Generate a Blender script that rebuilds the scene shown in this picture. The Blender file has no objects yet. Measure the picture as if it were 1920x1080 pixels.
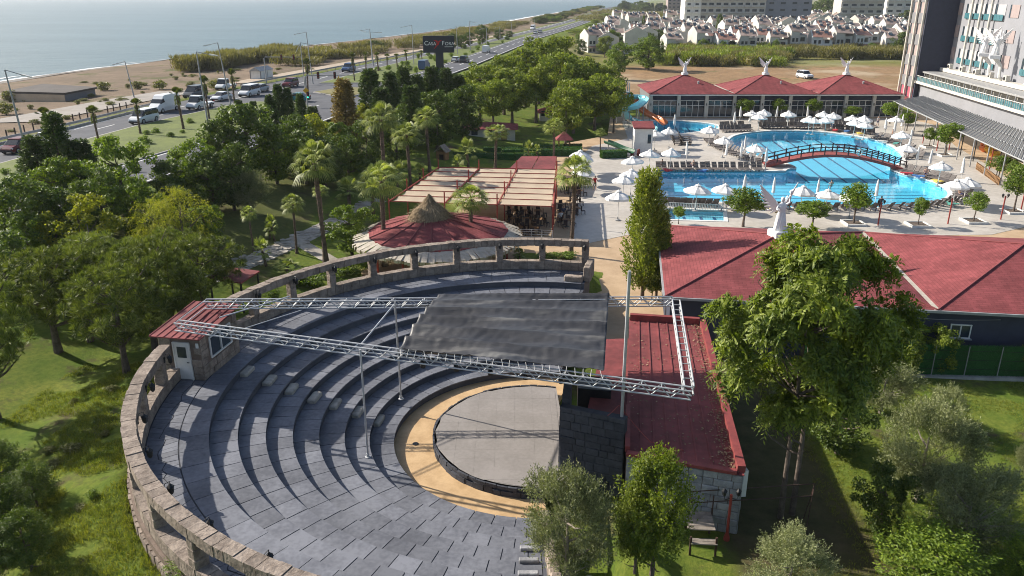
import bpy, math, random
import numpy as np
from mathutils import Vector, Matrix, noise as mnoise
from mathutils.geometry import tessellate_polygon
R = math.radians
random.seed(7)
rng = np.random.default_rng(11)
scene = bpy.context.scene
COL = scene.collection

# ------------------------------------------------------------------ camera
FPX, YH, CAMZ = 1493.0, -8.0, 22.0
PITCH = math.atan((540 - YH) / FPX)
cam_d = bpy.data.cameras.new('camera')
cam = bpy.data.objects.new('camera', cam_d)
COL.objects.link(cam)
cam.location = (0, 0, CAMZ)
cam.rotation_euler = (math.pi / 2 - PITCH, 0, 0)
cam_d.sensor_width = 36.0
cam_d.lens = 36.0 * FPX / 1920.0
cam_d.clip_start = 0.5
cam_d.clip_end = 30000
scene.camera = cam

# ------------------------------------------------------------------ world, sun, exposure
SUN_EL = R(31)
SUN_AZ = math.atan2(-0.91, 0.42)            # from +Y, towards -X
world = bpy.data.worlds.new('World')
scene.world = world
world.use_nodes = True
wn = world.node_tree
wn.nodes.clear()
wo = wn.nodes.new('ShaderNodeOutputWorld')
wb = wn.nodes.new('ShaderNodeBackground')
ws = wn.nodes.new('ShaderNodeTexSky')
ws.sky_type = 'NISHITA'
ws.sun_disc = False
ws.sun_elevation = SUN_EL
ws.sun_rotation = SUN_AZ
ws.altitude = 0
ws.air_density = 1.0
ws.dust_density = 1.6
ws.ozone_density = 1.2
wb.inputs['Strength'].default_value = 0.098
wn.links.new(ws.outputs[0], wb.inputs[0])
wn.links.new(wb.outputs[0], wo.inputs[0])
sun_d = bpy.data.lights.new('sun', 'SUN')
sun_d.energy = 5.0
sun_d.angle = R(0.55)
sun_d.color = (1.0, 0.93, 0.82)
sun = bpy.data.objects.new('sun', sun_d)
COL.objects.link(sun)
sv = Vector((math.sin(SUN_AZ) * math.cos(SUN_EL), math.cos(SUN_AZ) * math.cos(SUN_EL), math.sin(SUN_EL)))
sun.rotation_euler = sv.to_track_quat('Z', 'Y').to_euler()
sun.location = (-60, 40, 60)
scene.cycles.filter_width = 1.0
scene.view_settings.view_transform = 'Standard'
scene.view_settings.look = 'None'
scene.view_settings.exposure = 0.65
scene.view_settings.gamma = 1.0
scene.view_settings.use_curve_mapping = False

# ------------------------------------------------------------------ where a pixel of the survey photo lies on the site
CT, ST = math.cos(PITCH), math.sin(PITCH)
def bp(u, v, z=0.0):
    a, b = (u - 960) / FPX, (540 - v) / FPX
    d = (a, CT + b * ST, -ST + b * CT)
    t = (z - CAMZ) / d[2]
    return Vector((d[0] * t, d[1] * t, z))
def hgt(v, y):
    b = (540 - v) / FPX
    return CAMZ + (-ST + b * CT) * y / (CT + b * ST)
def ppm(p):                                   # pixels per metre at a point
    return FPX / (p[1] * CT - (p[2] - CAMZ) * ST)

# ------------------------------------------------------------------ land form
YB = [20, 75, 96, 111.5, 165, 225, 385, 490, 646, 818, 1290, 4000]
XBM = [-65, -49.4, -44.4, -41, -32, -20.9, 3.2, 24, 52, 79, 150, 700]
YA = [20, 91, 107, 123, 140, 171, 223, 270, 334, 395, 490, 646, 818, 1290, 4000]
XAM = [-72, -60, -58.5, -56.5, -52, -45.5, -37, -28, -13, 0, 19.5, 48, 75, 145, 690]
YS_ = [20, 105, 118, 136, 160, 191, 209, 242, 268, 306, 385, 490, 646, 818, 1290, 4000]
XAS = [-79, -67.6, -65.4, -63.6, -60.5, -53.6, -48.9, -40.9, -34.6, -25.6, -7.8, 12.0, 40.5, 67.4, 137, 682]
YSH = [20, 230.6, 254.8, 280, 313.6, 359, 410.5, 461, 548, 727, 966, 1290, 1900, 2600, 5000]
XSH = [-152, -144.3, -142.4, -138, -127.5, -108, -93, -76.7, -55, -14, 24, 82, 400, 900, 3000]
fBM = lambda y: np.interp(y, YB, XBM)
fBN = lambda y: np.interp(y, YB, XBM) + 9.0
fAM = lambda y: np.interp(y, YA, XAM)
fAS = lambda y: np.interp(y, YS_, XAS)
fSH = lambda y: np.interp(y, YSH, XSH)
RZ = 3.5                                      # road level
AC = (1.14, 36.7)                             # centre of the amphitheatre
A0, A1 = R(76.5), R(270)                      # its arc (through the west)
RT, RS, RE, RW = 7.33, 5.2, 15.8, 18.4        # apron, stage, terrace edge, wall
TZ = 3.23
def sst(a, b, x):
    t = np.clip((x - a) / (b - a), 0, 1)
    return t * t * (3 - 2 * t)
def tz(x, y, mesh=False):
    x = np.asarray(x, float); y = np.asarray(y, float)
    xb, xa, xs = fBN(y), fAS(y), fSH(y)
    z = 3.43 * (1 - sst(2, 34, x - xb))
    w = np.clip((xa - 2.5 - x) / np.maximum(xa - 2.5 - xs, 1), 0, 4)
    zb = np.interp(w, [0, .1, .55, .8, 1.0, 1.6, 4], [3.43, 3.1, 2.2, 1.5, -1.0, -3, -6])
    z = np.where(x < xa - 2.5, zb, z)
    # mound round the amphitheatre
    dx, dy = x - AC[0], y - AC[1]
    r = np.hypot(dx, dy)
    an = np.mod(np.arctan2(dy, dx), 2 * math.pi)
    side = sst(R(76.4), R(77.6), an) * (1 - sst(R(285), R(300), an))
    m = 2.3 * (1 - sst(18.8, 28.5, r)) * side
    z = np.maximum(z, 0) * (r > 18) + m + np.minimum(z, 0)
    # gentle unevenness of the lawns
    z = z + np.where((x > xb + 4) & (r > 19.5), 0.10 * np.sin(x * .43 + 1) * np.cos(y * .37) * np.where((x > 3) & (x < 11.5), 0, 1 - np.where(x > 3, sst(42, 47, y), sst(60, 75, y))), 0)
    if mesh:
        z = np.where((r < 18.75) & (an > A0 - .06) & (an < A1 + .3), -0.7, z)
        z = np.where((r < 8.5), -0.7, z)
        inside = (x > 9) & (x < 66) & (y > 79) & (y < 151.5)
        z = np.where(inside, -2.2, z)
        z = np.where((x < xb + 1.2) & (x > xa - 1.2), 3.2, z)
    return z
def G(u, v, dz=0.0):
    z = 0.0
    for i in range(40):
        p = bp(u, v, z)
        z = .5 * z + .5 * float(tz(p.x, p.y))
    return Vector((p.x, p.y, z + dz))

# ------------------------------------------------------------------ mesh building
class MB:
    def __init__(self):
        self.v = []; self.f = []; self.m = []
    def add(self, V, F, mi=0):
        n = len(self.v)
        self.v += [tuple(p) for p in V]
        self.f += [tuple(i + n for i in f) for f in F]
        self.m += [mi] * len(F)
        return self
    def box(self, c, s, rz=0, mi=0, tilt=None):
        x, y, z = (k / 2 for k in s)
        P = [(-x, -y, -z), (x, -y, -z), (x, y, -z), (-x, y, -z), (-x, -y, z), (x, -y, z), (x, y, z), (-x, y, z)]
        M = Matrix.Rotation(rz, 3, 'Z')
        if tilt: M = M @ Matrix.Rotation(tilt[0], 3, tilt[1])
        P = [M @ Vector(p) + Vector(c) for p in P]
        return self.add(P, [(0, 3, 2, 1), (4, 5, 6, 7), (0, 1, 5, 4), (1, 2, 6, 5), (2, 3, 7, 6), (3, 0, 4, 7)], mi)
    def bbox(self, c, s, b=.02, rz=0, mi=0):          # a box with chamfered upper and side edges
        x, y, z = (k / 2 for k in s)
        b = min(b, x * .9, y * .9, z * .9)
        ring = lambda ix, zz: [(-x + ix, -y, zz), (x - ix, -y, zz), (x, -y + ix, zz), (x, y - ix, zz), (x - ix, y, zz), (-x + ix, y, zz), (-x, y - ix, zz), (-x, -y + ix, zz)]
        rin = [(p[0] * (1 - b / x), p[1] * (1 - b / y), z) for p in ring(b, z)]
        P = ring(b, -z) + ring(b, z - b) + rin
        M = Matrix.Rotation(rz, 3, 'Z')
        P = [M @ Vector(p) + Vector(c) for p in P]
        F = [tuple(range(7, -1, -1)), tuple(range(16, 24))]
        for k in range(2):
            for i in range(8):
                j = (i + 1) % 8
                F.append((k * 8 + i, k * 8 + j, k * 8 + 8 + j, k * 8 + 8 + i))
        return self.add(P, F, mi)
    def prism(self, poly, z0, z1, mi=0, top=None):
        n = len(poly)
        P = [(p[0], p[1], z0) for p in poly] + [(p[0], p[1], z1) for p in (top or poly)]
        F = [tuple(range(n - 1, -1, -1)), tuple(range(n, 2 * n))] + [(i, (i + 1) % n, n + (i + 1) % n, n + i) for i in range(n)]
        return self.add(P, F, mi)
    def tube(self, pts, rad, n=6, mi=0, cap=True):
        pts = [Vector(p) for p in pts]
        if not hasattr(rad, '__len__'): rad = [rad] * len(pts)
        P = []; F = []
        for i, p in enumerate(pts):
            d = (pts[min(i + 1, len(pts) - 1)] - pts[max(i - 1, 0)]).normalized()
            a = Vector((0, 0, 1)) if abs(d.z) < .95 else Vector((1, 0, 0))
            s = d.cross(a).normalized(); t = s.cross(d)
            for k in range(n):
                q = 2 * math.pi * k / n
                P.append(p + (s * math.cos(q) + t * math.sin(q)) * rad[i])
        for i in range(len(pts) - 1):
            for k in range(n):
                j = (k + 1) % n
                F.append((i * n + k, i * n + j, i * n + n + j, i * n + n + k))
        if cap:
            F.append(tuple(range(n - 1, -1, -1))); F.append(tuple(range(len(P) - n, len(P))))
        return self.add(P, F, mi)
    def lathe(self, prof, n=12, c=(0, 0, 0), mi=0, sq=1.0):
        P = []; F = []
        for r, z in prof:
            for k in range(n):
                q = 2 * math.pi * k / n
                P.append((c[0] + r * math.cos(q), c[1] + r * sq * math.sin(q), c[2] + z))
        for i in range(len(prof) - 1):
            for k in range(n):
                j = (k + 1) % n
                F.append((i * n + k, i * n + j, i * n + n + j, i * n + n + k))
        F.append(tuple(range(n - 1, -1, -1))); F.append(tuple(range(len(P) - n, len(P))))
        return self.add(P, F, mi)
    def sheet(self, poly, z, holes=(), mi=0):
        rings = [[Vector((p[0], p[1], 0)) for p in q] for q in [poly] + list(holes)]
        tri = tessellate_polygon(rings)
        P = [(p.x, p.y, z) for q in rings for p in q]
        F = []
        for t in tri:
            a, b, c = (Vector(P[i]) for i in t)
            F.append(tuple(t) if (b - a).cross(c - a).z > 0 else tuple(reversed(t)))
        return self.add(P, F, mi)
    def quad(self, *P, mi=0):
        return self.add(P, [tuple(range(len(P)))], mi)
    def arc(self, r0, r1, a0, a1, z0, z1, n, c=AC, mi=0, sides=True):
        P = []
        for i in range(n + 1):
            q = a0 + (a1 - a0) * i / n
            for r in (r0, r1):
                for z in (z0, z1):
                    P.append((c[0] + r * math.cos(q), c[1] + r * math.sin(q), z))
        F = []
        for i in range(n):
            b, e = i * 4, i * 4 + 4
            F += [(b + 1, b + 3, e + 3, e + 1), (b, e, e + 2, b + 2), (b, b + 1, e + 1, e), (b + 2, e + 2, e + 3, b + 3)]
        if sides:
            k = n * 4
            F += [(0, 2, 3, 1), (k, k + 1, k + 3, k + 2)]
        return self.add(P, F, mi)
    def mesh(self, name, mats, smooth=False):
        me = bpy.data.meshes.new(name)
        me.from_pydata(self.v, [], self.f)
        if not isinstance(mats, (list, tuple)): mats = [mats]
        for m in mats:
            if m: me.materials.append(m)
        if len(mats) > 1: me.polygons.foreach_set('material_index', self.m)
        if smooth: me.polygons.foreach_set('use_smooth', [True] * len(me.polygons))
        me.update()
        return me
    def build(self, name, mats, parent=None, smooth=False, w=True):
        return link(name, self.mesh(name, mats, smooth), parent, w)
def link(name, me, parent=None, w=True):
    o = bpy.data.objects.new(name, me)
    COL.objects.link(o)
    if parent is not None:
        o.parent = parent
        if w and parent.name in WINV: o.matrix_parent_inverse = WINV[parent.name]
    return o
WINV = {}
def reg(o):
    M = Matrix.LocRotScale(o.location, o.rotation_euler, o.scale)
    WINV[o.name] = M.inverted()
    return o
def tag(o, label=None, cat=None, group=None, kind=None):
    if label: o['label'] = label
    if cat: o['category'] = cat
    if group: o['group'] = group
    if kind: o['kind'] = kind
    return o
def thing(name, label, cat, loc=(0, 0, 0), rz=0, group=None, sc=(1, 1, 1)):
    o = bpy.data.objects.new(name, None)
    COL.objects.link(o)
    o.location = loc; o.rotation_euler = (0, 0, rz); o.scale = sc
    o.empty_display_size = .2
    tag(o, label, cat, group)
    return reg(o)
def struct(name, mb, mat, parent=None, smooth=False):
    o = mb.build(name, mat, parent, smooth)
    if parent is None: o['kind'] = 'structure'
    return reg(o)
def dup(root, loc, rz=0, label=None, group=None, sc=None):
    def cp(o, par):
        c = o.copy(); COL.objects.link(c)
        if par is not None: c.parent = par
        for ch in o.children: cp(ch, c)
        return c
    r = cp(root, None)
    r.location = loc; r.rotation_euler = (0, 0, rz)
    if sc: r.scale = sc
    if label: r['label'] = label
    if group: r['group'] = group
    return r
def np_mesh(name, V, F4, mats, smooth=False):
    """V (n,3), F4 (m,k) all faces with the same corner count"""
    me = bpy.data.meshes.new(name)
    V = np.ascontiguousarray(V, np.float32); F4 = np.ascontiguousarray(F4, np.int32)
    k = F4.shape[1]
    me.vertices.add(len(V)); me.vertices.foreach_set('co', V.ravel())
    me.loops.add(F4.size); me.loops.foreach_set('vertex_index', F4.ravel())
    me.polygons.add(len(F4))
    me.polygons.foreach_set('loop_start', np.arange(0, F4.size, k, dtype=np.int32))
    if smooth: me.polygons.foreach_set('use_smooth', np.ones(len(F4), bool))
    for m in (mats if isinstance(mats, (list, tuple)) else [mats]): me.materials.append(m)
    me.update(calc_edges=True); me.validate()
    return me

# ------------------------------------------------------------------ materials
def newmat(name):
    m = bpy.data.materials.new(name)
    m.use_nodes = True
    nt = m.node_tree
    b = nt.nodes['Principled BSDF']
    return m, nt, b
def nd(nt, t, **k):
    n = nt.nodes.new(t)
    for a, v in k.items(): setattr(n, a, v)
    return n
def hexc(h):
    h = h.lstrip('#')
    c = [int(h[i:i + 2], 16) / 255 for i in (0, 2, 4)]
    return tuple((x / 12.92 if x <= .04045 else ((x + .055) / 1.055) ** 2.4) for x in c)
def lin(c): return (*c, 1) if len(c) == 3 else c
def mat(name, c, c2=None, sc=3.0, rough=.8, bump=.15, bsc=None, fine=.25, metal=0, spec=.3, coord='P', detail=6, objrnd=0, dist=.02, island=0):
    """noise-mottled surface; c and c2 are linear colours"""
    m, nt, b = newmat(name)
    L = nt.links.new
    c2 = c2 or tuple(x * .72 for x in c)
    if coord == 'P': src = nd(nt, 'ShaderNodeNewGeometry').outputs['Position']
    else: src = nd(nt, 'ShaderNodeTexCoord').outputs['Object']
    n1 = nd(nt, 'ShaderNodeTexNoise'); n1.inputs['Scale'].default_value = sc; n1.inputs['Detail'].default_value = detail; n1.inputs['Roughness'].default_value = .62
    L(src, n1.inputs['Vector'])
    n2 = nd(nt, 'ShaderNodeTexNoise'); n2.inputs['Scale'].default_value = sc * 9; n2.inputs['Detail'].default_value = 4
    L(src, n2.inputs['Vector'])
    mx = nd(nt, 'ShaderNodeMath', operation='MULTIPLY_ADD'); mx.inputs[1].default_value = fine
    L(n2.outputs[0], mx.inputs[0]); L(n1.outputs[0], mx.inputs[2])
    mr = nd(nt, 'ShaderNodeMapRange'); mr.inputs[1].default_value = .35 + fine * .5; mr.inputs[2].default_value = .65 + fine * .5
    L(mx.outputs[0], mr.inputs[0])
    mc = nd(nt, 'ShaderNodeMix', data_type='RGBA'); mc.inputs[6].default_value = lin(c); mc.inputs[7].default_value = lin(c2)
    L(mr.outputs[0], mc.inputs[0])
    out = mc.outputs[2]
    if objrnd or island:
        if island:
            g = nd(nt, 'ShaderNodeNewGeometry'); rs = g.outputs['Random Per Island']
        else:
            g = nd(nt, 'ShaderNodeObjectInfo'); rs = g.outputs['Random']
        k = objrnd or island
        mr2 = nd(nt, 'ShaderNodeMapRange'); mr2.inputs[3].default_value = 1 - k; mr2.inputs[4].default_value = 1 + k
        L(rs, mr2.inputs[0])
        hs = nd(nt, 'ShaderNodeHueSaturation'); L(mr2.outputs[0], hs.inputs['Value']); L(out, hs.inputs['Color'])
        out = hs.outputs[0]
    L(out, b.inputs['Base Color'])
    b.inputs['Roughness'].default_value = rough
    b.inputs['Metallic'].default_value = metal
    b.inputs['Specular IOR Level'].default_value = spec
    if bump:
        n3 = nd(nt, 'ShaderNodeTexNoise'); n3.inputs['Scale'].default_value = bsc or sc * 6; n3.inputs['Detail'].default_value = 5
        L(src, n3.inputs['Vector'])
        bm = nd(nt, 'ShaderNodeBump'); bm.inputs['Strength'].default_value = bump; bm.inputs['Distance'].default_value = dist
        L(n3.outputs[0], bm.inputs['Height']); L(bm.outputs[0], b.inputs['Normal'])
    return m
def leafmat(name, c1, c2, trans=.35, rough=.55, vs=.9, c3=None, obj=.16):
    c1 = tuple(a * b for a, b in zip(c1, (1.4, 1.28, 1.0))); c2 = tuple(a * b for a, b in zip(c2, (1.72, 1.52, 1.1)))
    m, nt, b = newmat(name)
    L = nt.links.new
    g = nd(nt, 'ShaderNodeNewGeometry')
    tc = nd(nt, 'ShaderNodeTexCoord')
    n1 = nd(nt, 'ShaderNodeTexNoise'); n1.inputs['Scale'].default_value = vs; n1.inputs['Detail'].default_value = 3
    L(tc.outputs['Object'], n1.inputs['Vector'])
    a = nd(nt, 'ShaderNodeMath', operation='MULTIPLY_ADD'); a.inputs[1].default_value = .55
    L(g.outputs['Random Per Island'], a.inputs[0]); L(n1.outputs[0], a.inputs[2])
    mr = nd(nt, 'ShaderNodeMapRange'); mr.inputs[1].default_value = .45; mr.inputs[2].default_value = 1.1
    L(a.outputs[0], mr.inputs[0])
    mc = nd(nt, 'ShaderNodeMix', data_type='RGBA'); mc.inputs[6].default_value = lin(c1); mc.inputs[7].default_value = lin(c2)
    L(mr.outputs[0], mc.inputs[0])
    oi = nd(nt, 'ShaderNodeObjectInfo')
    mr2 = nd(nt, 'ShaderNodeMapRange'); mr2.inputs[3].default_value = 1 - obj; mr2.inputs[4].default_value = 1 + obj
    L(oi.outputs['Random'], mr2.inputs[0])
    hs = nd(nt, 'ShaderNodeHueSaturation'); L(mr2.outputs[0], hs.inputs['Value']); L(mc.outputs[2], hs.inputs['Color'])
    L(hs.outputs[0], b.inputs['Base Color'])
    b.inputs['Roughness'].default_value = rough
    b.inputs['Specular IOR Level'].default_value = .35
    tr = nd(nt, 'ShaderNodeBsdfTranslucent')
    tcm = nd(nt, 'ShaderNodeMix', data_type='RGBA', blend_type='MULTIPLY'); tcm.inputs[0].default_value = 1; tcm.inputs[7].default_value = (1.5, 1.6, .55, 1)
    L(hs.outputs[0], tcm.inputs[6]); L(tcm.outputs[2], tr.inputs['Color'])
    ms = nd(nt, 'ShaderNodeMixShader'); ms.inputs[0].default_value = trans
    L(b.outputs[0], ms.inputs[1]); L(tr.outputs[0], ms.inputs[2])
    L(ms.outputs[0], nt.nodes['Material Output'].inputs['Surface'])
    return m
def emis(name, c, s):
    m, nt, b = newmat(name)
    b.inputs['Base Color'].default_value = lin(c); b.inputs['Emission Color'].default_value = lin(c); b.inputs['Emission Strength'].default_value = s
    return m
def glassmat(name, c, rough=.06):
    m, nt, b = newmat(name)
    n1 = nd(nt, 'ShaderNodeTexNoise'); n1.inputs['Scale'].default_value = 1.3
    bm = nd(nt, 'ShaderNodeBump'); bm.inputs['Strength'].default_value = .05
    nt.links.new(n1.outputs[0], bm.inputs['Height']); nt.links.new(bm.outputs[0], b.inputs['Normal'])
    b.inputs['Base Color'].default_value = lin(c); b.inputs['Roughness'].default_value = rough; b.inputs['Specular IOR Level'].default_value = .6
    return m
M = {}
M['asphalt'] = mat('asphalt', (.115, .118, .13), (.085, .087, .097), sc=.35, rough=.85, bump=.1, bsc=12, fine=.3)
M['white_line'] = mat('road_paint', (.7, .7, .68), (.5, .5, .48), sc=2, rough=.7, bump=0)
M['kerb'] = mat('kerb_stone', (.42, .4, .37), (.3, .28, .26), sc=1.2)
M['sand'] = mat('sand', (.36, .27, .19), (.25, .19, .135), sc=.08, bump=.5, bsc=1.2, fine=.5, dist=.2)
M['deck'] = mat('deck_tiles', (.52, .48, .43), (.4, .365, .32), sc=.18, fine=.5, rough=.6, bump=.05, bsc=8)
M['tanpave'] = mat('tan_paving', (.5, .36, .23), (.4, .28, .17), sc=.6, rough=.75, bump=.1)
M['apron'] = mat('tan_stamped_concrete', (.58, .4, .22), (.44, .29, .15), sc=1.1, rough=.6, bump=.15, bsc=9)
M['stage'] = mat('stage_floor', (.29, .265, .25), (.235, .215, .2), fine=.5, sc=.6, rough=.7, bump=.04)
M['tread'] = mat('blue_grey_concrete', (.175, .182, .208), (.105, .11, .13), sc=.55, rough=.66, bump=.3, bsc=14, fine=.55, objrnd=.17, dist=.012)
M['riser'] = mat('dark_blue_concrete', (.09, .096, .115), (.06, .064, .08), sc=.9, rough=.7, bump=.25, bsc=12, dist=.012)
M['joint'] = mat('dark_joint', (.05, .053, .062), (.035, .037, .045), sc=3)
M['stone'] = mat('beige_stone', (.31, .255, .21), (.17, .135, .11), sc=2.4, rough=.92, bump=1.0, bsc=6, fine=.5, objrnd=.16, dist=.05)
M['limestone'] = mat('limestone', (.45, .41, .35), (.32, .29, .25), sc=3, rough=.9, bump=.6, bsc=8, dist=.03)
M['mortar'] = mat('mortar', (.2, .15, .12), (.14, .105, .085), sc=3, bump=.5, bsc=9, dist=.04)
M['bluestone'] = mat('dark_stone', (.07, .075, .09), (.045, .048, .06), sc=2.5, rough=.8, bump=.5, bsc=9, objrnd=.18, dist=.03)
M['greystone'] = mat('grey_white_stone', (.36, .36, .37), (.22, .22, .23), sc=2.5, rough=.85, bump=.5, bsc=9, objrnd=.15, dist=.03)
M['redroof'] = mat('red_shingle', (.22, .058, .06), (.17, .043, .045), sc=.8, rough=.8, bump=.35, bsc=16, objrnd=0, dist=.02)
M['redflat'] = mat('red_roofing', (.25, .062, .062), (.14, .036, .036), sc=.3, rough=.75, bump=.4, bsc=5, fine=.45)
M['redtrim'] = mat('red_trim', (.27, .06, .055), (.18, .042, .04), sc=2, rough=.6, bump=.1)
M['navy'] = mat('navy_plaster', (.05, .056, .085), (.042, .047, .07), sc=1.5, rough=.85, bump=.15, bsc=20)
M['white'] = mat('white_plaster', (.74, .73, .7), (.62, .61, .58), sc=.7, rough=.75, bump=.1, coord='O')
M['offwhite'] = mat('cream_plaster', (.6, .57, .51), (.5, .47, .42), sc=.4, rough=.8, bump=.1, coord='O', objrnd=.06)
M['grey'] = mat('grey_plaster', (.27, .275, .3), (.24, .245, .265), sc=.5, rough=.8, bump=.08)
M['dgrey'] = mat('dark_grey_plaster', (.2, .2, .215), (.17, .17, .18), sc=.5, rough=.8, bump=.08)
M['pink'] = mat('pink_plaster', (.35, .285, .275), (.31, .25, .24), sc=.5, rough=.8, bump=.05)
M['hotpink'] = mat('crimson_panel', (.42, .1, .14), (.36, .085, .12), sc=.5, rough=.6, bump=.05)
M['steel'] = mat('galvanised_steel', (.52, .53, .54), (.4, .41, .42), sc=3, rough=.55, bump=.05, metal=.35, spec=.5, coord='O')
M['greymetal'] = mat('grey_painted_metal', (.36, .36, .36), (.28, .28, .28), sc=2, rough=.5, bump=.05, coord='O')
M['blackmetal'] = mat('black_metal', (.02, .02, .022), (.03, .03, .03), sc=2, rough=.45, bump=.05, coord='O')
M['redmetal'] = mat('red_painted_metal', (.36, .06, .045), (.27, .045, .035), sc=2, rough=.5, bump=.05, coord='O')
M['rust'] = mat('rusty_metal', (.09, .05, .035), (.05, .03, .025), sc=4, rough=.8, bump=.2, coord='O')
M['cloth'] = mat('grey_shade_cloth', (.1, .1, .105), (.065, .065, .07), sc=.45, rough=.6, bump=.35, bsc=4, dist=.03)
M['beigecloth'] = mat('beige_canvas', (.5, .4, .29), (.42, .33, .24), sc=.5, rough=.85, bump=.15)
M['whitecloth'] = mat('white_canvas', (.78, .77, .75), (.68, .67, .65), sc=1.5, rough=.8, bump=.1, coord='O')
M['lounger'] = mat('grey_brown_plastic', (.15, .13, .12), (.11, .095, .09), sc=2, rough=.6, bump=.05, coord='O', objrnd=.15)
M['wood'] = mat('weathered_wood', (.3, .26, .22), (.19, .16, .135), sc=3, rough=.85, bump=.3, coord='O', objrnd=.12)
M['brownwood'] = mat('brown_wood', (.3, .17, .08), (.2, .11, .05), sc=3, rough=.75, bump=.2, coord='O')
M['darkwood'] = mat('dark_stained_wood', (.05, .03, .03), (.035, .022, .022), sc=3, rough=.6, bump=.1, coord='O')
M['bridgedeck'] = mat('red_brown_decking', (.3, .085, .075), (.22, .06, .055), sc=2, rough=.7, bump=.2)
M['thatch'] = mat('dry_thatch', (.36, .27, .17), (.2, .145, .09), sc=4, rough=.95, bump=.6, bsc=12, coord='O', dist=.05, island=.25)
M['bamboo'] = mat('bleached_reed', (.5, .45, .38), (.36, .32, .26), sc=3, rough=.9, bump=.5, bsc=12)
M['statue'] = mat('white_statue', (.8, .8, .8), (.7, .7, .7), sc=2, rough=.55, bump=.1, coord='O')
M['glass'] = glassmat('dark_glass', (.03, .045, .06))
M['bluglass'] = glassmat('teal_glass', (.06, .17, .2), .2)
M['carglass'] = glassmat('car_glass', (.02, .025, .03), .05)
M['tyre'] = mat('tyre_rubber', (.02, .02, .02), (.03, .03, .03), sc=5, bump=.1, coord='O')
M['pooltile'] = mat('pool_tile', (.2, .66, .84), (.16, .6, .8), sc=.5, rough=.5, bump=0)
M['pooltile2'] = mat('pale_pool_tile', (.33, .62, .72), (.28, .56, .67), sc=.5, rough=.5, bump=0)
M['poolline'] = mat('navy_pool_tile', (.02, .1, .22), (.02, .085, .19), sc=2, rough=.5, bump=0)
M['foam'] = mat('foam', (.8, .82, .82), (.7, .72, .72), sc=.4, rough=.8, bump=.2)
M['bark'] = mat('bark', (.16, .125, .1), (.08, .062, .05), sc=3, rough=.95, bump=.7, bsc=9, coord='O', dist=.05)
M['palebark'] = mat('pale_bark', (.3, .26, .21), (.19, .16, .13), sc=2.5, rough=.95, bump=.6, bsc=9, coord='O', dist=.04)
M['palmbark'] = mat('palm_bark', (.2, .145, .11), (.09, .065, .05), sc=4, rough=.95, bump=.8, bsc=10, coord='O', dist=.06)
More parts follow.
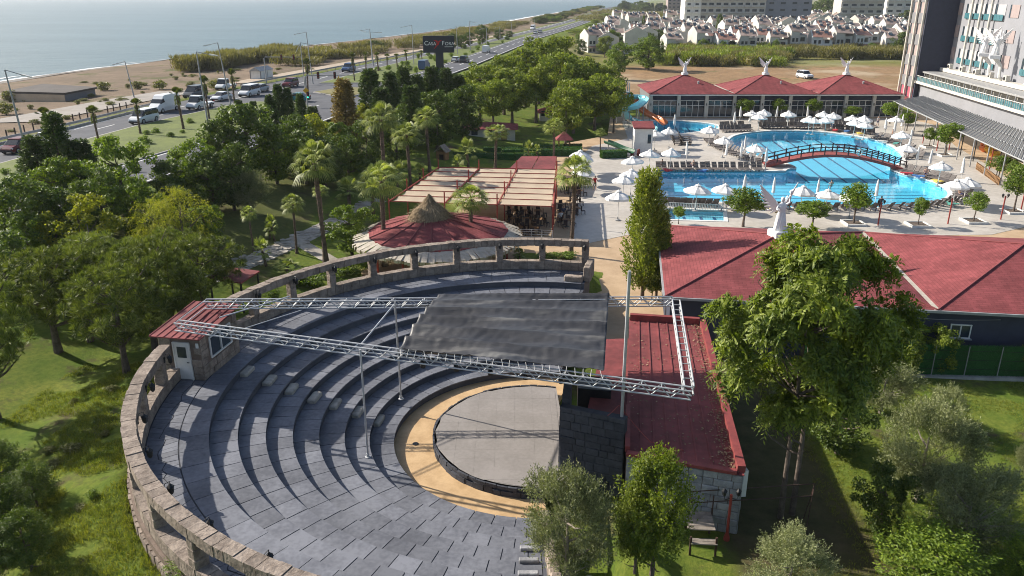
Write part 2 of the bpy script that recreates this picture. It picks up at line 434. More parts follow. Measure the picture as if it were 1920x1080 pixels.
# ================================================================== THE SETTING
def axis(a, b, step, lo, hi, g=1.12):
    c = list(np.arange(a, b + 1e-6, step))
    s, p = step, c[-1]
    while p < hi: s *= g; p += s; c.append(p)
    s, p = step, c[0]; pre = []
    while p > lo: s *= g; p -= s; pre.append(p)
    return np.array(pre[::-1] + c)
xs = axis(-72, 62, .8, -900, 5000, 1.10)
ys = axis(8, 78, .8, -30, 6000, 1.045)
X, Y = np.meshgrid(xs, ys, indexing='xy')
Z = tz(X, Y, True)
V = np.stack([X.ravel(), Y.ravel(), Z.ravel()], 1)
nx, ny = len(xs), len(ys)
I = (np.arange(ny - 1)[:, None] * nx + np.arange(nx - 1)[None]).ravel()
F4 = np.stack([I, I + 1, I + nx + 1, I + nx], 1)
def ground_material():
    m, nt, b = newmat('ground_cover')
    L = nt.links.new
    pos = nd(nt, 'ShaderNodeNewGeometry').outputs['Position']
    def noi(s, d=6, r=.6):
        n = nd(nt, 'ShaderNodeTexNoise'); n.inputs['Scale'].default_value = s; n.inputs['Detail'].default_value = d; n.inputs['Roughness'].default_value = r
        L(pos, n.inputs['Vector']); return n.outputs[0]
    def ramp(f, a, z):
        r = nd(nt, 'ShaderNodeMapRange'); r.inputs[1].default_value = a; r.inputs[2].default_value = z; L(f, r.inputs[0]); return r.outputs[0]
    def mix(f, a, z):
        n = nd(nt, 'ShaderNodeMix', data_type='RGBA')
        for k, q in ((6, a), (7, z)):
            if isinstance(q, tuple): n.inputs[k].default_value = lin(q)
            else: L(q, n.inputs[k])
        if isinstance(f, float): n.inputs[0].default_value = f
        else: L(f, n.inputs[0])
        return n.outputs[2]
    at = nd(nt, 'ShaderNodeAttribute', attribute_name='zone')
    sp = nd(nt, 'ShaderNodeSeparateColor'); L(at.outputs['Color'], sp.inputs[0])
    grass = mix(ramp(noi(.35), .35, .68), (.1, .155, .022), (.195, .215, .04))
    grass = mix(ramp(noi(3.2, 5, .7), .4, .75), grass, (.07, .115, .018))
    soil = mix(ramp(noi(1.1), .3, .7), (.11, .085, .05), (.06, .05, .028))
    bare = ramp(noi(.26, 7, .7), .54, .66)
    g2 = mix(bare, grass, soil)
    shade = mix(sp.outputs[2], g2, soil)  # dark soil takes over from grass under the trees
    sand = mix(ramp(noi(.06), .3, .7), (.25, .185, .13), (.165, .125, .09))
    sand = mix(ramp(noi(.3, 8, .75), .48, .66), sand, (.15, .118, .085))
    scrub = ramp(noi(.09, 8, .7), .55, .62)
    sand = mix(scrub, sand, (.11, .11, .05))
    dirt = mix(ramp(noi(.07, 7), .35, .7), (.36, .23, .125), (.24, .16, .09))
    dirt = mix(ramp(noi(.5, 7, .75), .42, .64), dirt, (.21, .135, .075))
    dirt = mix(ramp(noi(.025, 6, .6), .52, .6), dirt, (.4, .31, .21))
    dirt = mix(ramp(noi(.04, 8, .7), .56, .62), dirt, (.16, .145, .065))
    out = mix(sp.outputs[0], shade, sand)
    out = mix(sp.outputs[1], out, dirt)
    L(out, b.inputs['Base Color'])
    b.inputs['Roughness'].default_value = .95; b.inputs['Specular IOR Level'].default_value = .1
    bm = nd(nt, 'ShaderNodeBump'); bm.inputs['Strength'].default_value = .8; bm.inputs['Distance'].default_value = .12
    L(noi(4.5, 8, .75), bm.inputs['Height']); L(bm.outputs[0], b.inputs['Normal'])
    return m
ground = link('ground', np_mesh('ground', V, F4, ground_material(), True))
ground['kind'] = 'structure'
xa_, xb_, xs_ = fAS(Y), fBN(Y), fSH(Y)
sandw = sst(1, 5, xa_ - X)
dirtw = sst(24, 32, X - 8 * np.sin(Y * .05)) * sst(168, 176, Y) * (1 - sst(268, 288, Y)) * (1 - sst(150, 170, X))
dirtw = np.maximum(dirtw, sst(250, 300, Y) * (X > xb_ + 8) * .35)
rr_ = np.hypot(X - AC[0], Y - AC[1])
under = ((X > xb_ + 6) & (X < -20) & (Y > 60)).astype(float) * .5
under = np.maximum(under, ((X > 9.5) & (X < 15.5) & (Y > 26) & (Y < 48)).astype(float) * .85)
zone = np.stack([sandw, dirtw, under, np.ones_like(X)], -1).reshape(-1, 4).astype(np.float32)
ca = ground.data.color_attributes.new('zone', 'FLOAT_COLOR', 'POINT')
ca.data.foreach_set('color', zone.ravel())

# ---- sea
def sea_material():
    m, nt, b = newmat('sea_water')
    L = nt.links.new
    pos = nd(nt, 'ShaderNodeNewGeometry').outputs['Position']
    mp = nd(nt, 'ShaderNodeMapping'); mp.inputs['Rotation'].default_value = (0, 0, .35); mp.inputs['Scale'].default_value = (.5, 1.2, 1)
    L(pos, mp.inputs[0])
    n1 = nd(nt, 'ShaderNodeTexNoise'); n1.inputs['Scale'].default_value = .12; n1.inputs['Detail'].default_value = 7; n1.inputs['Roughness'].default_value = .65
    L(mp.outputs[0], n1.inputs['Vector'])
    n2 = nd(nt, 'ShaderNodeTexNoise'); n2.inputs['Scale'].default_value = .012; n2.inputs['Detail'].default_value = 5
    L(mp.outputs[0], n2.inputs['Vector'])
    mr = nd(nt, 'ShaderNodeMapRange'); mr.inputs[1].default_value = .35; mr.inputs[2].default_value = .65; L(n2.outputs[0], mr.inputs[0])
    mc = nd(nt, 'ShaderNodeMix', data_type='RGBA'); mc.inputs[6].default_value = (.05, .105, .13, 1); mc.inputs[7].default_value = (.085, .15, .175, 1)
    L(mr.outputs[0], mc.inputs[0]); L(mc.outputs[2], b.inputs['Base Color'])
    b.inputs['Roughness'].default_value = .28; b.inputs['IOR'].default_value = 1.33
    bm = nd(nt, 'ShaderNodeBump'); bm.inputs['Strength'].default_value = 1.0; bm.inputs['Distance'].default_value = 1.2
    L(n1.outputs[0], bm.inputs['Height']); L(bm.outputs[0], b.inputs['Normal'])
    return m
sy = [20, 100, 180, 231, 255, 280, 314, 359, 411, 461, 548, 727, 966, 1290, 1900, 2600, 5000]
mb = MB()
right = [(float(fSH(y)) + 6 + y * .004, y) for y in sy]
mb.add([(-9000, y, -1.0) for y in sy] + [(p[0], p[1], -1.0) for p in right], [(i, len(sy) + i, len(sy) + i + 1, i + 1) for i in range(len(sy) - 1)])
mb.add([(-9000, 5000, -1), (3020, 5000, -1), (9000, 5200, -1), (9000, 20000, -1), (-9000, 20000, -1)], [(0, 1, 2, 3, 4)])
struct('sea', mb, sea_material())
mb = MB()
yy = np.concatenate([np.arange(150, 500, 2.0), np.arange(500, 1290, 6)])
for k, (off, wid) in enumerate(((0.4, 2.6), (7.5, 1.0))):
    P = []; F = []
    for i, y in enumerate(yy):
        s = float(fSH(y)); w = wid * (.55 + .9 * mnoise.noise((y * .06, k * 9.1, 0))) + (y * .004 if k == 0 else 0)
        c = s - off - 1.5 * mnoise.noise((y * .03, 3 + k, 0))
        if k == 1 and mnoise.noise((y * .02, 7, 0)) < -.05: w = 0.02
        P += [(c - max(w, .05), y, -.93), (c + max(w, .05) * .6, y, -.93)]
    F = [(2 * i, 2 * i + 1, 2 * i + 3, 2 * i + 2) for i in range(len(yy) - 1)]
    mb.add(P, F)
tag(mb.build('surf', M['foam']), 'white line of surf breaking along the beach', 'surf', kind='stuff')
mb = MB()
P = []; ylist = np.arange(120, 900, 8.0)
for y in ylist:
    s = float(fSH(y)); d_ = (float(fAS(y)) - s)
    P += [(s - .5, y, float(tz(s - .5, y)) + .25), (s + 2 + d_ * .08, y, float(tz(s + 2 + d_ * .08, y)) + .06), (s + 5 + d_ * (.13 + .04 * mnoise.noise((y * .05, 1, 2))), y, float(tz(s + 5 + d_ * .13, y)) + .03)]
mb.add(P, [(3 * i + k, 3 * i + k + 1, 3 * i + k + 4, 3 * i + k + 3) for i in range(len(ylist) - 1) for k in (0, 1)])
M['wetsand'] = mat('wet_shingle', (.155, .135, .115), (.11, .095, .085), sc=.2, bump=.4, bsc=2)
struct('shingle_beach', mb, M['wetsand'])

# ---- highway
ry = np.concatenate([np.arange(20, 400, 6.0), np.arange(400, 900, 20), np.arange(900, 2200, 80)])
def strip(mb, f0, f1, z, y=ry, mi=0):
    P = []
    for q in y: P += [(float(f0(q)), q, z), (float(f1(q)), q, z)]
    mb.add(P, [(2 * i, 2 * i + 1, 2 * i + 3, 2 * i + 2) for i in range(len(y) - 1)], mi)
mb = MB(); strip(mb, fAS, fBN, RZ)
road = struct('highway', mb, M['asphalt'])
mb = MB()
seg = lambda a, b: ry[(ry >= a) & (ry <= b)]
strip(mb, lambda y: fAS(y) + .35, lambda y: fAS(y) + .6, RZ + .006, seg(20, 140))
strip(mb, lambda y: fAS(y) + .35, lambda y: fAS(y) + .6 + y * .0004, RZ + .006, seg(200, 900))
strip(mb, lambda y: fAM(y) - .55, lambda y: fAM(y) - .25, RZ + .006, seg(20, 150))
strip(mb, lambda y: fAM(y) - .6, lambda y: fAM(y) - .25, RZ + .006, seg(190, 900))
strip(mb, lambda y: fBM(y) + .25, lambda y: fBM(y) + .55, RZ + .006, seg(20, 150))
strip(mb, lambda y: fBM(y) + .25, lambda y: fBM(y) + .6, RZ + .006, seg(190, 900))
strip(mb, lambda y: fBN(y) - .6, lambda y: fBN(y) - .3, RZ + .006, seg(20, 900))
for f, o in ((fAM, -4.3), (fBM, 4.4), (fAM, -7.4)):
    y = 24
    while y < 620:
        a = np.array([y, y + 4.0 + y * .006]); strip(mb, lambda q: f(q) + o - .09 - q * .0003, lambda q: f(q) + o + .09 + q * .0003, RZ + .006, a)
        y += 11 + y * .012
        if o < -7 and y > 150: break
tag(mb.build('road_marking', M['white_line'], road), 'white lane and edge lines', None)
def island(poly, label, name, m, h=.14):
    pts = [Vector((p[0], p[1])) for p in poly]
    mb = MB(); mb.prism([(p.x, p.y) for p in pts], RZ - .05, RZ + h)
    k = struct('kerb', mb, M['kerb'])
    c = sum(pts, Vector((0, 0))) / len(pts)
    ins = []
    n = len(pts)
    for i in range(n):
        e1 = (pts[i] - pts[i - 1]).normalized(); e2 = (pts[(i + 1) % n] - pts[i]).normalized()
        nn = Vector((-(e1 + e2).y, (e1 + e2).x)).normalized()
        if nn.dot(c - pts[i]) < 0 and n < 8: nn = -nn
        ins.append(pts[i] + nn * .3)
    mb = MB(); mb.sheet([(p.x, p.y) for p in ins], RZ + h + .02)
    o = struct(name, mb, m)
    return o
M['mediangrass'] = mat('dry_verge_grass', (.15, .18, .04), (.1, .125, .03), sc=.35, bump=.8, bsc=4, fine=.5, dist=.1)
M['drygrass'] = mat('brown_verge_grass', (.22, .19, .075), (.15, .14, .05), sc=.4, bump=.8, bsc=4, fine=.5, dist=.1)
y1 = np.arange(24, 146, 8.0)
island([(float(fBM(y)), y) for y in y1] + [(-40, 149), (-47, 150.5)] + [(float(fAM(y)), y) for y in y1[::-1]], '', 'central_reservation', M['mediangrass'])
y2 = np.concatenate([np.arange(184, 400, 12.0), np.arange(400, 860, 40)])
island([(float(fBM(y)) , y) for y in y2] + [(float(fAM(y)), y) for y in y2[::-1]], '', 'central_reservation', M['mediangrass'])
island([(-33.5, 158), (-31, 158), (-28.5, 172), (-36, 176), (-40.5, 166)], '', 'traffic_island', M['drygrass'])
# side road on the beach side
mb = MB(); strip(mb, lambda y: fAS(y) - 20 + (y - 100) * .03, lambda y: fAS(y) - 13 + (y - 100) * .03, 3.05, np.arange(128, 172, 6.0))
M['track'] = mat('dusty_track', (.32, .29, .26), (.25, .22, .19), sc=.3, bump=.2)
P = []
for q in np.arange(128, 176, 4.0):
    for o in (-21, -10): x = float(fAS(q)) + o + (q - 128) * .1; P.append((x, q, float(tz(x, q)) + .12))
mb = MB(); mb.add(P, [(2 * i, 2 * i + 1, 2 * i + 3, 2 * i + 2) for i in range(len(P) // 2 - 1)])
struct('beach_road', mb, M['track'])
P = []
for q in np.arange(186, 420, 6.0):
    for o in (-11 + (q > 300) * 2, -4.2): x = float(fAS(q)) + o; P.append((x, q, float(tz(x, q)) + .12))
mb = MB(); mb.add(P, [(2 * i, 2 * i + 1, 2 * i + 3, 2 * i + 2) for i in range(len(P) // 2 - 1)])
struct('sandy_track', mb, mat('sandy_track', (.42, .34, .26), (.34, .27, .2), sc=.3, bump=.2))

# ---- pool deck, paved ground, pools
def smooth_loop(pts, k=6):
    out = []; n = len(pts)
    for i in range(n):
        a, b, c, d = (Vector((*pts[(i + j) % n], 0)) for j in (-1, 0, 1, 2))
        for t in range(k):
            t /= k
            out.append(tuple((.5 * (2 * b + (c - a) * t + (2 * a - 5 * b + 4 * c - d) * t * t + (3 * b - a - 3 * c + d) * t ** 3)).xy))
    return out
main_pool = [(16.6, 89.4), (22, 88.3)] + smooth_loop([(28.8, 87.3), (35.5, 86.1), (42.5, 85.6), (47.6, 87.8), (51.6, 92.4), (52.8, 98.5), (51.2, 103), (51.3, 107), (55, 111.8), (57.6, 118), (59, 126), (57.2, 133.4), (52, 138.2), (44.5, 138.6), (38, 134.6), (34.6, 127.5), (34.3, 121.5), (35.8, 115.8), (38.2, 111), (38.6, 107), (36.4, 104.9)])[:-6] + [(36.4, 104.9), (28, 105.3), (19.3, 105.6)]
# keep the straight edges straight: drop wild points
main_pool = [p for p in main_pool if p[0] > 16 and 84 < p[1] < 140]
kids_pool = smooth_loop([(23.4, 135.6), (27, 135.4), (31.3, 137.4), (35.5, 140.6), (37, 144.2), (35.5, 147.8), (30, 150.6), (25.6, 148.8)])
small_pool = [(16.2, 80.6), (22.0, 80.0), (23.0, 84.3), (16.9, 84.9)]
POOLS = [main_pool, kids_pool, small_pool]
deck_poly = [(5.6, 71), (7.2, 88), (9, 112), (12.5, 124), (19, 131), (20.5, 150), (26.8, 153.6), (75, 153.6), (76.5, 146), (69, 124), (64.5, 104), (61, 92), (56, 80), (47, 75), (38, 74.5), (24, 75.5), (11.5, 75)]
mb = MB(); mb.sheet(deck_poly, .05, POOLS)
struct('pool_deck', mb, M['deck'])
pave_poly = [(5.3, 44), (12.2, 44), (12.6, 52), (14.5, 67), (33, 62.5), (52, 60), (75, 66), (98, 90), (100, 182), (76, 158), (19, 156), (16, 134), (8, 126), (4, 112), (-2.5, 105), (-13.5, 91), (-15, 72), (-2, 66), (5.6, 57)]
mb = MB(); mb.sheet(pave_poly, .03, [deck_poly])
struct('pavement', mb, M['tanpave'])
def water_material(name, tint, f=.05):
    m, nt, b = newmat(name)
    L = nt.links.new
    pos = nd(nt, 'ShaderNodeNewGeometry').outputs['Position']
    n = nd(nt, 'ShaderNodeTexNoise'); n.inputs['Scale'].default_value = 1.6; n.inputs['Detail'].default_value = 4; L(pos, n.inputs['Vector'])
    bm = nd(nt, 'ShaderNodeBump'); bm.inputs['Strength'].default_value = .2; bm.inputs['Distance'].default_value = .05; L(n.outputs[0], bm.inputs['Height'])
    tr = nd(nt, 'ShaderNodeBsdfTransparent'); tr.inputs[0].default_value = lin(tint)
    gl = nd(nt, 'ShaderNodeBsdfGlossy'); gl.inputs['Roughness'].default_value = .03; L(bm.outputs[0], gl.inputs['Normal'])
    fr = nd(nt, 'ShaderNodeLayerWeight'); fr.inputs[0].default_value = .5; L(bm.outputs[0], fr.inputs['Normal'])
    pw = nd(nt, 'ShaderNodeMath', operation='POWER'); pw.inputs[1].default_value = 5; L(fr.outputs['Facing'], pw.inputs[0])
    ma = nd(nt, 'ShaderNodeMath', operation='MULTIPLY_ADD'); ma.inputs[1].default_value = .98; ma.inputs[2].default_value = .02; L(pw.outputs[0], ma.inputs[0])
    ms = nd(nt, 'ShaderNodeMixShader'); L(ma.outputs[0], ms.inputs[0]); L(tr.outputs[0], ms.inputs[1]); L(gl.outputs[0], ms.inputs[2])
    L(ms.outputs[0], nt.nodes['Material Output'].inputs[0])
    return m
M['poolwater'] = water_material('pool_water', (.72, .95, .99))
def inset(poly, d):
    n = len(poly); out = []
    for i in range(n):
        a, b, c = (Vector(poly[(i + j) % n]) for j in (-1, 0, 1))
        e1 = (b - a).normalized(); e2 = (c - b).normalized()
        nn = Vector((-(e1 + e2).y, (e1 + e2).x)).normalized()
        out.append(tuple(b + nn * d))
    return out
def area(p): return sum(p[i - 1][0] * p[i][1] - p[i][0] * p[i - 1][1] for i in range(len(p)))
def xs_inside(poly, y, vert=False):
    o = []
    for i in range(len(poly)):
        (x0, y0), (x1, y1) = poly[i - 1], poly[i]
        if vert: x0, y0, x1, y1 = y0, x0, y1, x1
        if (y0 > y) != (y1 > y): o.append(x0 + (y - y0) / (y1 - y0) * (x1 - x0))
    return sorted(o)
def pool(poly, label, depth, tile, hl=(), vl=(), name='swimming_pool'):
    if area(poly) < 0: poly = poly[::-1]
    n = len(poly)
    mb = MB(); mb.sheet(poly, -depth)
    mb.add([(p[0], p[1], -depth) for p in poly] + [(p[0], p[1], .05) for p in poly], [(i, n + i, n + (i + 1) % n, (i + 1) % n) for i in range(n)])
    o = struct(name, mb, tile); tag(o, label)
    inner, outer = poly, inset(poly, -.55)
    mb = MB()
    P = [(p[0], p[1], .1) for p in inner] + [(p[0], p[1], .1) for p in outer] + [(p[0], p[1], -.15) for p in inner] + [(p[0], p[1], .0) for p in outer]
    F = []
    for i in range(n):
        j = (i + 1) % n
        F += [(i, n + i, n + j, j), (2 * n + i, i, j, 2 * n + j), (n + i, 3 * n + i, 3 * n + j, n + j)]
    mb.add(P, F); mb.build('coping', M['white'], o)
    mb = MB()
    for y in hl[0] if hl else ():
        xx = xs_inside(poly, y)
        for a, b in zip(xx[::2], xx[1::2]):
            a, b = max(a + 1, hl[1]), min(b - 1, hl[2])
            if b > a: mb.quad((a, y - .13, -depth + .01), (b, y - .13, -depth + .01), (b, y + .13, -depth + .01), (a, y + .13, -depth + .01))
    for x in vl[0] if vl else ():
        yy = xs_inside(poly, x, True)
        for a, b in zip(yy[::2], yy[1::2]):
            a, b = max(a + 1, vl[1]), min(b - 1, vl[2])
            if b > a: mb.quad((x - .16 + .0, a, -depth + .015), (x + .16, a, -depth + .015), (x + .16 + (b - a) * .08, b, -depth + .015), (x - .16 + (b - a) * .08, b, -depth + .015))
    if mb.f: mb.build('lane_line', M['poolline'], o)
    mb = MB(); mb.sheet(poly, -.1)
    mb.build('water', M['poolwater'], o)
    return o
pool(main_pool, 'large blue pool of two joined basins under the footbridge', 1.4, M['pooltile'], (np.arange(88.6, 105, 1.75), 15, 54), (np.arange(37, 59, 2.55), 104.5, 140))
pool(kids_pool, 'small lens shaped pool at the foot of the water slides', 1.0, M['pooltile'], (np.arange(137, 150, 1.9), 15, 54), (np.arange(25, 37, 2.2), 100, 160))
pool(small_pool, 'shallow pale blue paddling pool behind the red roof', .5, M['pooltile2'], (), ([18.4, 20.2, 21.6], 70, 90))

# ---- stone paths
M['pathstone'] = mat('pale_path_stone', (.46, .42, .37), (.3, .27, .23), sc=.8, rough=.9, bump=.4, bsc=5, fine=.5)
def path(pix, w, name, m, label=None):
    pts = [G(*p) for p in pix]
    P = []; C = []
    for i in range(len(pts) - 1):
        for t in range(6): C.append(pts[i].lerp(pts[i + 1], t / 6))
    C.append(pts[-1])
    for i, p in enumerate(C):
        d = (C[min(i + 1, len(C) - 1)] - C[max(i - 1, 0)]); d.z = 0; d.normalize()
        n = Vector((-d.y, d.x, 0))
        for s in (-1, -.33, .33, 1):
            q = p + n * w / 2 * s
            P.append((q.x, q.y, float(tz(q.x, q.y)) + .06 - (.1 if abs(s) == 1 else 0)))
    F = [(4 * i + k, 4 * i + k + 1, 4 * i + k + 5, 4 * i + k + 4) for i in range(len(C) - 1) for k in range(3)]
    mb = MB(); mb.add(P, F)
    o = struct(name, mb, m)
    if label: tag(o, label)
    return o, C
gp, GC = path([(350, 540), (440, 503), (500, 477), (560, 450), (620, 420), (668, 396), (710, 374)], 2.6, 'garden_path', M['pathstone'], 'pale crazy paved garden path')
path([(560, 453), (600, 476), (640, 500)], 2.0, 'garden_path', M['pathstone'])
path([(-20, 498), (30, 482), (70, 468)], 3.0, 'dirt_path', M['tanpave'])
gsn = 0
for c in GC[4:34]:                                   # single crazy-paving stones
    for k in range(7):
        q = Vector((c.x + random.uniform(-1.05, 1.05), c.y + random.uniform(-1.0, 1.0)))
        r = random.uniform(.2, .34); n = random.randint(5, 7); a0 = random.random() * 6
        poly = [(q.x + r * random.uniform(.8, 1.1) * math.cos(a0 + 6.283 * i / n), q.y + r * random.uniform(.8, 1.1) * math.sin(a0 + 6.283 * i / n)) for i in range(n)]
        z = float(tz(q.x, q.y)) + .05
        MB().prism(poly, z - .05, z + .035 + gsn % 5 * .003).build('paving_stone', M['pathstone'], gp); gsn += 1
# ================================================================== AMPHITHEATRE
def pol(r, a, z=0, c=AC): return Vector((c[0] + r * math.cos(a), c[1] + r * math.sin(a), z))
amph = thing('amphitheatre', 'open air amphitheatre with dark blue-grey curved seating tiers', 'amphitheatre', (AC[0], AC[1], 0))
NT = 7; DR = (RE - RT) / NT; DZ = TZ / 8
ap = MB().arc(0.2, RT + .05, A0 - R(6), A1 + R(4), -.3, 0.0, 72).build('apron', M['apron'], amph)
tag(ap, 'tan stamped concrete ring round the stage')
# drain
MB().lathe([(.16, 0), (.16, .03), (.1, .03)], 10, pol(6.2, R(184), 0)).build('drain_cover', M['blackmetal'], ap)
slabs = []
for k in range(NT + 1):
    r0 = RT + k * DR; r1 = RT + (k + 1) * DR if k < NT else RW
    z = DZ * (k + 1)
    a1 = A1 if k < 6 else A1
    t = MB().arc(r0, r1 + .04, A0, a1, -.5 if k == 0 else z - DZ - .1, z - .03, 96).build('seating_tier' if k < NT else 'terrace', M['riser'], amph)
    # slabs of the tread
    rm = (r0 + r1) / 2
    if k < NT:
        n = int(round((a1 - A0) * rm / 1.05)); off = (k % 2) * .5
        for i in range(-1, n):
            g = .022 / rm
            b0 = A0 + (i + off) * (a1 - A0) / n; b1 = b0 + (a1 - A0) / n
            b0, b1 = max(b0, A0), min(b1, a1)
            if b1 - b0 < .02: continue
            zz = z + random.uniform(-.004, .006)
            MB().arc(r0 - .05, r1 - .015, b0 + g, b1 - g, z - .06, zz, 4).build('slab', M['tread'], t)
    else:
        rmid = RE + 1.2
        n = int(round((a1 - A0) * 16.4 / 1.3))
        for i in range(n):
            b0 = A0 + i * (a1 - A0) / n; b1 = b0 + (a1 - A0) / n; g = .014 / 16
            MB().arc(r0 - .05, rmid - .02, b0 + g, b1 - g, z - .03, z + random.uniform(-.003, .004), 3).build('slab', M['tread'], t)
        # irregular flagstones in the outer half
        MB().arc(rmid - .01, RW + .02, A0, a1, z - .029, z - .02, 110).build('bedding', M['joint'], t)
        nr = 2; rows = []
        na = 150
        grid = {}
        rs_ = [rmid + .015, (rmid + RW) / 2, RW - .02]
        for i in range(na + 1):
            for j in range(3):
                jr = 0 if j != 1 else random.uniform(-.2, .2)
                ja = random.uniform(-.32, .32) if 0 < i < na else 0
                grid[i, j] = (rs_[j] + jr, A0 + (i + ja + (.4 * (j == 1) if 0 < i < na else 0)) * (a1 - A0) / na)
        for i in range(na):
            for j in range(2):
                q = [grid[i, j], grid[i, j + 1], grid[i + 1, j + 1], grid[i + 1, j]]
                cr = sum(p[0] for p in q) / 4; cang = sum(p[1] for p in q) / 4
                pts = []
                for m_, p in enumerate(q):
                    nx_ = q[(m_ + 1) % 4]
                    pts.append(p)
                    pts.append(((p[0] + nx_[0]) / 2, (p[1] + nx_[1]) / 2))
                pl = []
                for p in pts:
                    x = pol(cr + (p[0] - cr) * .93, cang + (p[1] - cang) * .935)
                    pl.append((x.x, x.y))
                if area(pl) < 0: pl = pl[::-1]
                MB().prism(pl, z - .03, z + random.uniform(-.002, .005)).build('flagstone', M['tread'], t)
# straight end faces
for a in (A0, A1):
    mb = MB(); d = R(.35)
    for k in range(NT + 1):
        r0 = RT + k * DR; r1 = RT + (k + 1) * DR if k < NT else RW
        s = 1 if a == A1 else -1
        mb.arc(r0, r1, *sorted((a + s * .001, a + s * .012)), -.5, DZ * (k + 1) - .004, 1)
    mb.build('end_wall', M['riser'], amph)
# half-step stones up the middle aisle
for i, (u, v) in enumerate([(463, 699), (506, 716), (547, 732), (590, 748), (628, 760), (671, 775), (709, 791)]):
    z = DZ * (7 - i)
    p = bp(u, v, z)
    an = math.atan2(p.y - AC[1], p.x - AC[0])
    o = MB().bbox((0, 0, .1), (.5, 1.05, .22), .06).build('step_stone', M['limestone'], w=False)
    o.location = (p.x, p.y, z); o.rotation_euler = (0, 0, an + random.uniform(-.06, .06))
    nth = ['topmost', 'second', 'third', 'fourth', 'fifth', 'sixth', 'lowest'][i]
    tag(o, f'rough stone block used as half step, {nth} in the line down the tiers', 'step', 'stone half steps on the seating')

# ---- stone colonnade on the rim
colo = thing('stone_colonnade', 'beige stone wall of posts and rail curving round the amphitheatre rim', 'wall', (AC[0], AC[1], TZ))
LW, RB_, RTOP = .62, 1.8, 2.25
core = MB().arc(RW + .05, RW + .5, A0, A1, -.6, TZ + LW - .06, 100).build('low_wall', M['mortar'], colo)
aw = (A1 - A0) * RW
n = int(aw / .62)
for i in range(n):
    b0 = A0 + i * (A1 - A0) / n; b1 = b0 + (A1 - A0) / n; g = .012 / RW
    j = random.uniform(0, .03)
    MB().arc(RW + .02 - j, RW + .53 + j, b0 + g, b1 - g, TZ + .02, TZ + LW + random.uniform(-.015, .015), 1).build('wall_stone', M['stone'], core)
NP = 20
bt = R(164), R(179.6)                                  # the booth interrupts it
posts = [A0 + R(.6) + i * (A1 - A0 - R(1.2)) / NP for i in range(NP + 1)]
railcore = MB()
railcore.arc(RW + .06, RW + .5, A0, bt[0], TZ + RB_ + .03, TZ + RTOP - .05, 60)
railcore.arc(RW + .06, RW + .5, bt[1], A1, TZ + RB_ + .03, TZ + RTOP - .05, 60)
rc = railcore.build('rail', M['mortar'], colo)
n = int(aw / .48)
for i in range(n):
    b0 = A0 + i * (A1 - A0) / n; b1 = b0 + (A1 - A0) / n
    if b1 > bt[0] and b0 < bt[1]: continue
    g = .012 / RW; j = random.uniform(0, .035)
    MB().arc(RW - .0 - j, RW + .54 + j, b0 + g, b1 - g, TZ + RB_ + random.uniform(-.02, .02), TZ + RTOP + random.uniform(-.02, .025), 1).build('rail_stone', M['stone'], rc)
def lantern_mb(mb=None):
    mb = mb or MB()
    mb.lathe([(.05, -.2), (.1, -.14), (.13, .1), (.15, .11), (.06, .2), (.02, .25)], 6)
    mb.tube([(-.26, 0, -.02), (-.18, 0, .3), (0, 0, .34), (0, 0, .22)], .018, 5)
    mb.box((-.27, 0, -.02), (.04, .12, .3))
    return mb
LMESH = lantern_mb().mesh('wall_lantern', M['blackmetal'])
for i, a in enumerate(posts):
    if bt[0] - .03 < a < bt[1] + .03: continue
    p = pol(RW + .28, a)
    mb = MB()
    for h in range(3):
        z0 = TZ + LW - .02 + h * .4
        w_ = .5 + random.uniform(-.03, .03)
        mb.bbox((p.x, p.y, z0 + .205), (w_, w_ * .95, .39), .05, a)
    mb.build('post', M['stone'], colo)
    q = pol(RW - .3, a, TZ + 1.86)
    o = link('wall_lantern', LMESH); o.location = q; o.rotation_euler = (0, 0, a + math.pi)
    tag(o, 'small black lantern hanging inside the stone rail', 'lantern', 'lanterns on the colonnade')
# lower rubble wall outside the near half
rub = MB().arc(RW + .5, RW + .62, R(190), A1, -.4, TZ - .2, 60).build('retaining_wall', M['mortar'], colo)
for i in range(120):
    a = R(192) + i % 60 / 60 * (A1 - R(192)); z = 1.3 + (i // 60) * .75
    MB().arc(RW + .5, RW + .7 + random.uniform(0, .04), a + .002, a + R(1.2), z, z + .7, 1).build('rubble_stone', M['stone'], rub)
# end piers of the colonnade at the far end
pier = MB()
for k, r in enumerate(np.arange(16.6, 18.6, .5)):
    p = pol(r, A0 - R(.9)); pier.bbox((p.x, p.y, TZ + .45), (.52, .48, 1.1 + .1 * (k % 2)), .05, A0)
pier.build('end_pier', M['stone'], colo)
mbx = MB(); p = pol(16.2, A0 + R(2.2)); mbx.bbox((p.x, p.y, TZ + .2), (.5, 1.3, .4), .06, A0)
tag(mbx.build('stone_bench', M['stone']), 'stone block bench at the far end of the top terrace', 'bench')

# ---- sound booth
BO = Vector((-15.95, 37.15, TZ)); bx_ = Vector((-1.0, .18, 0)).normalized(); by_ = Vector((.18, 1.0, 0)).normalized()
booth = thing('control_booth', 'small stone control booth with red roof and white door on the terrace', 'booth', BO, math.atan2(.18, 1.0) * -1)
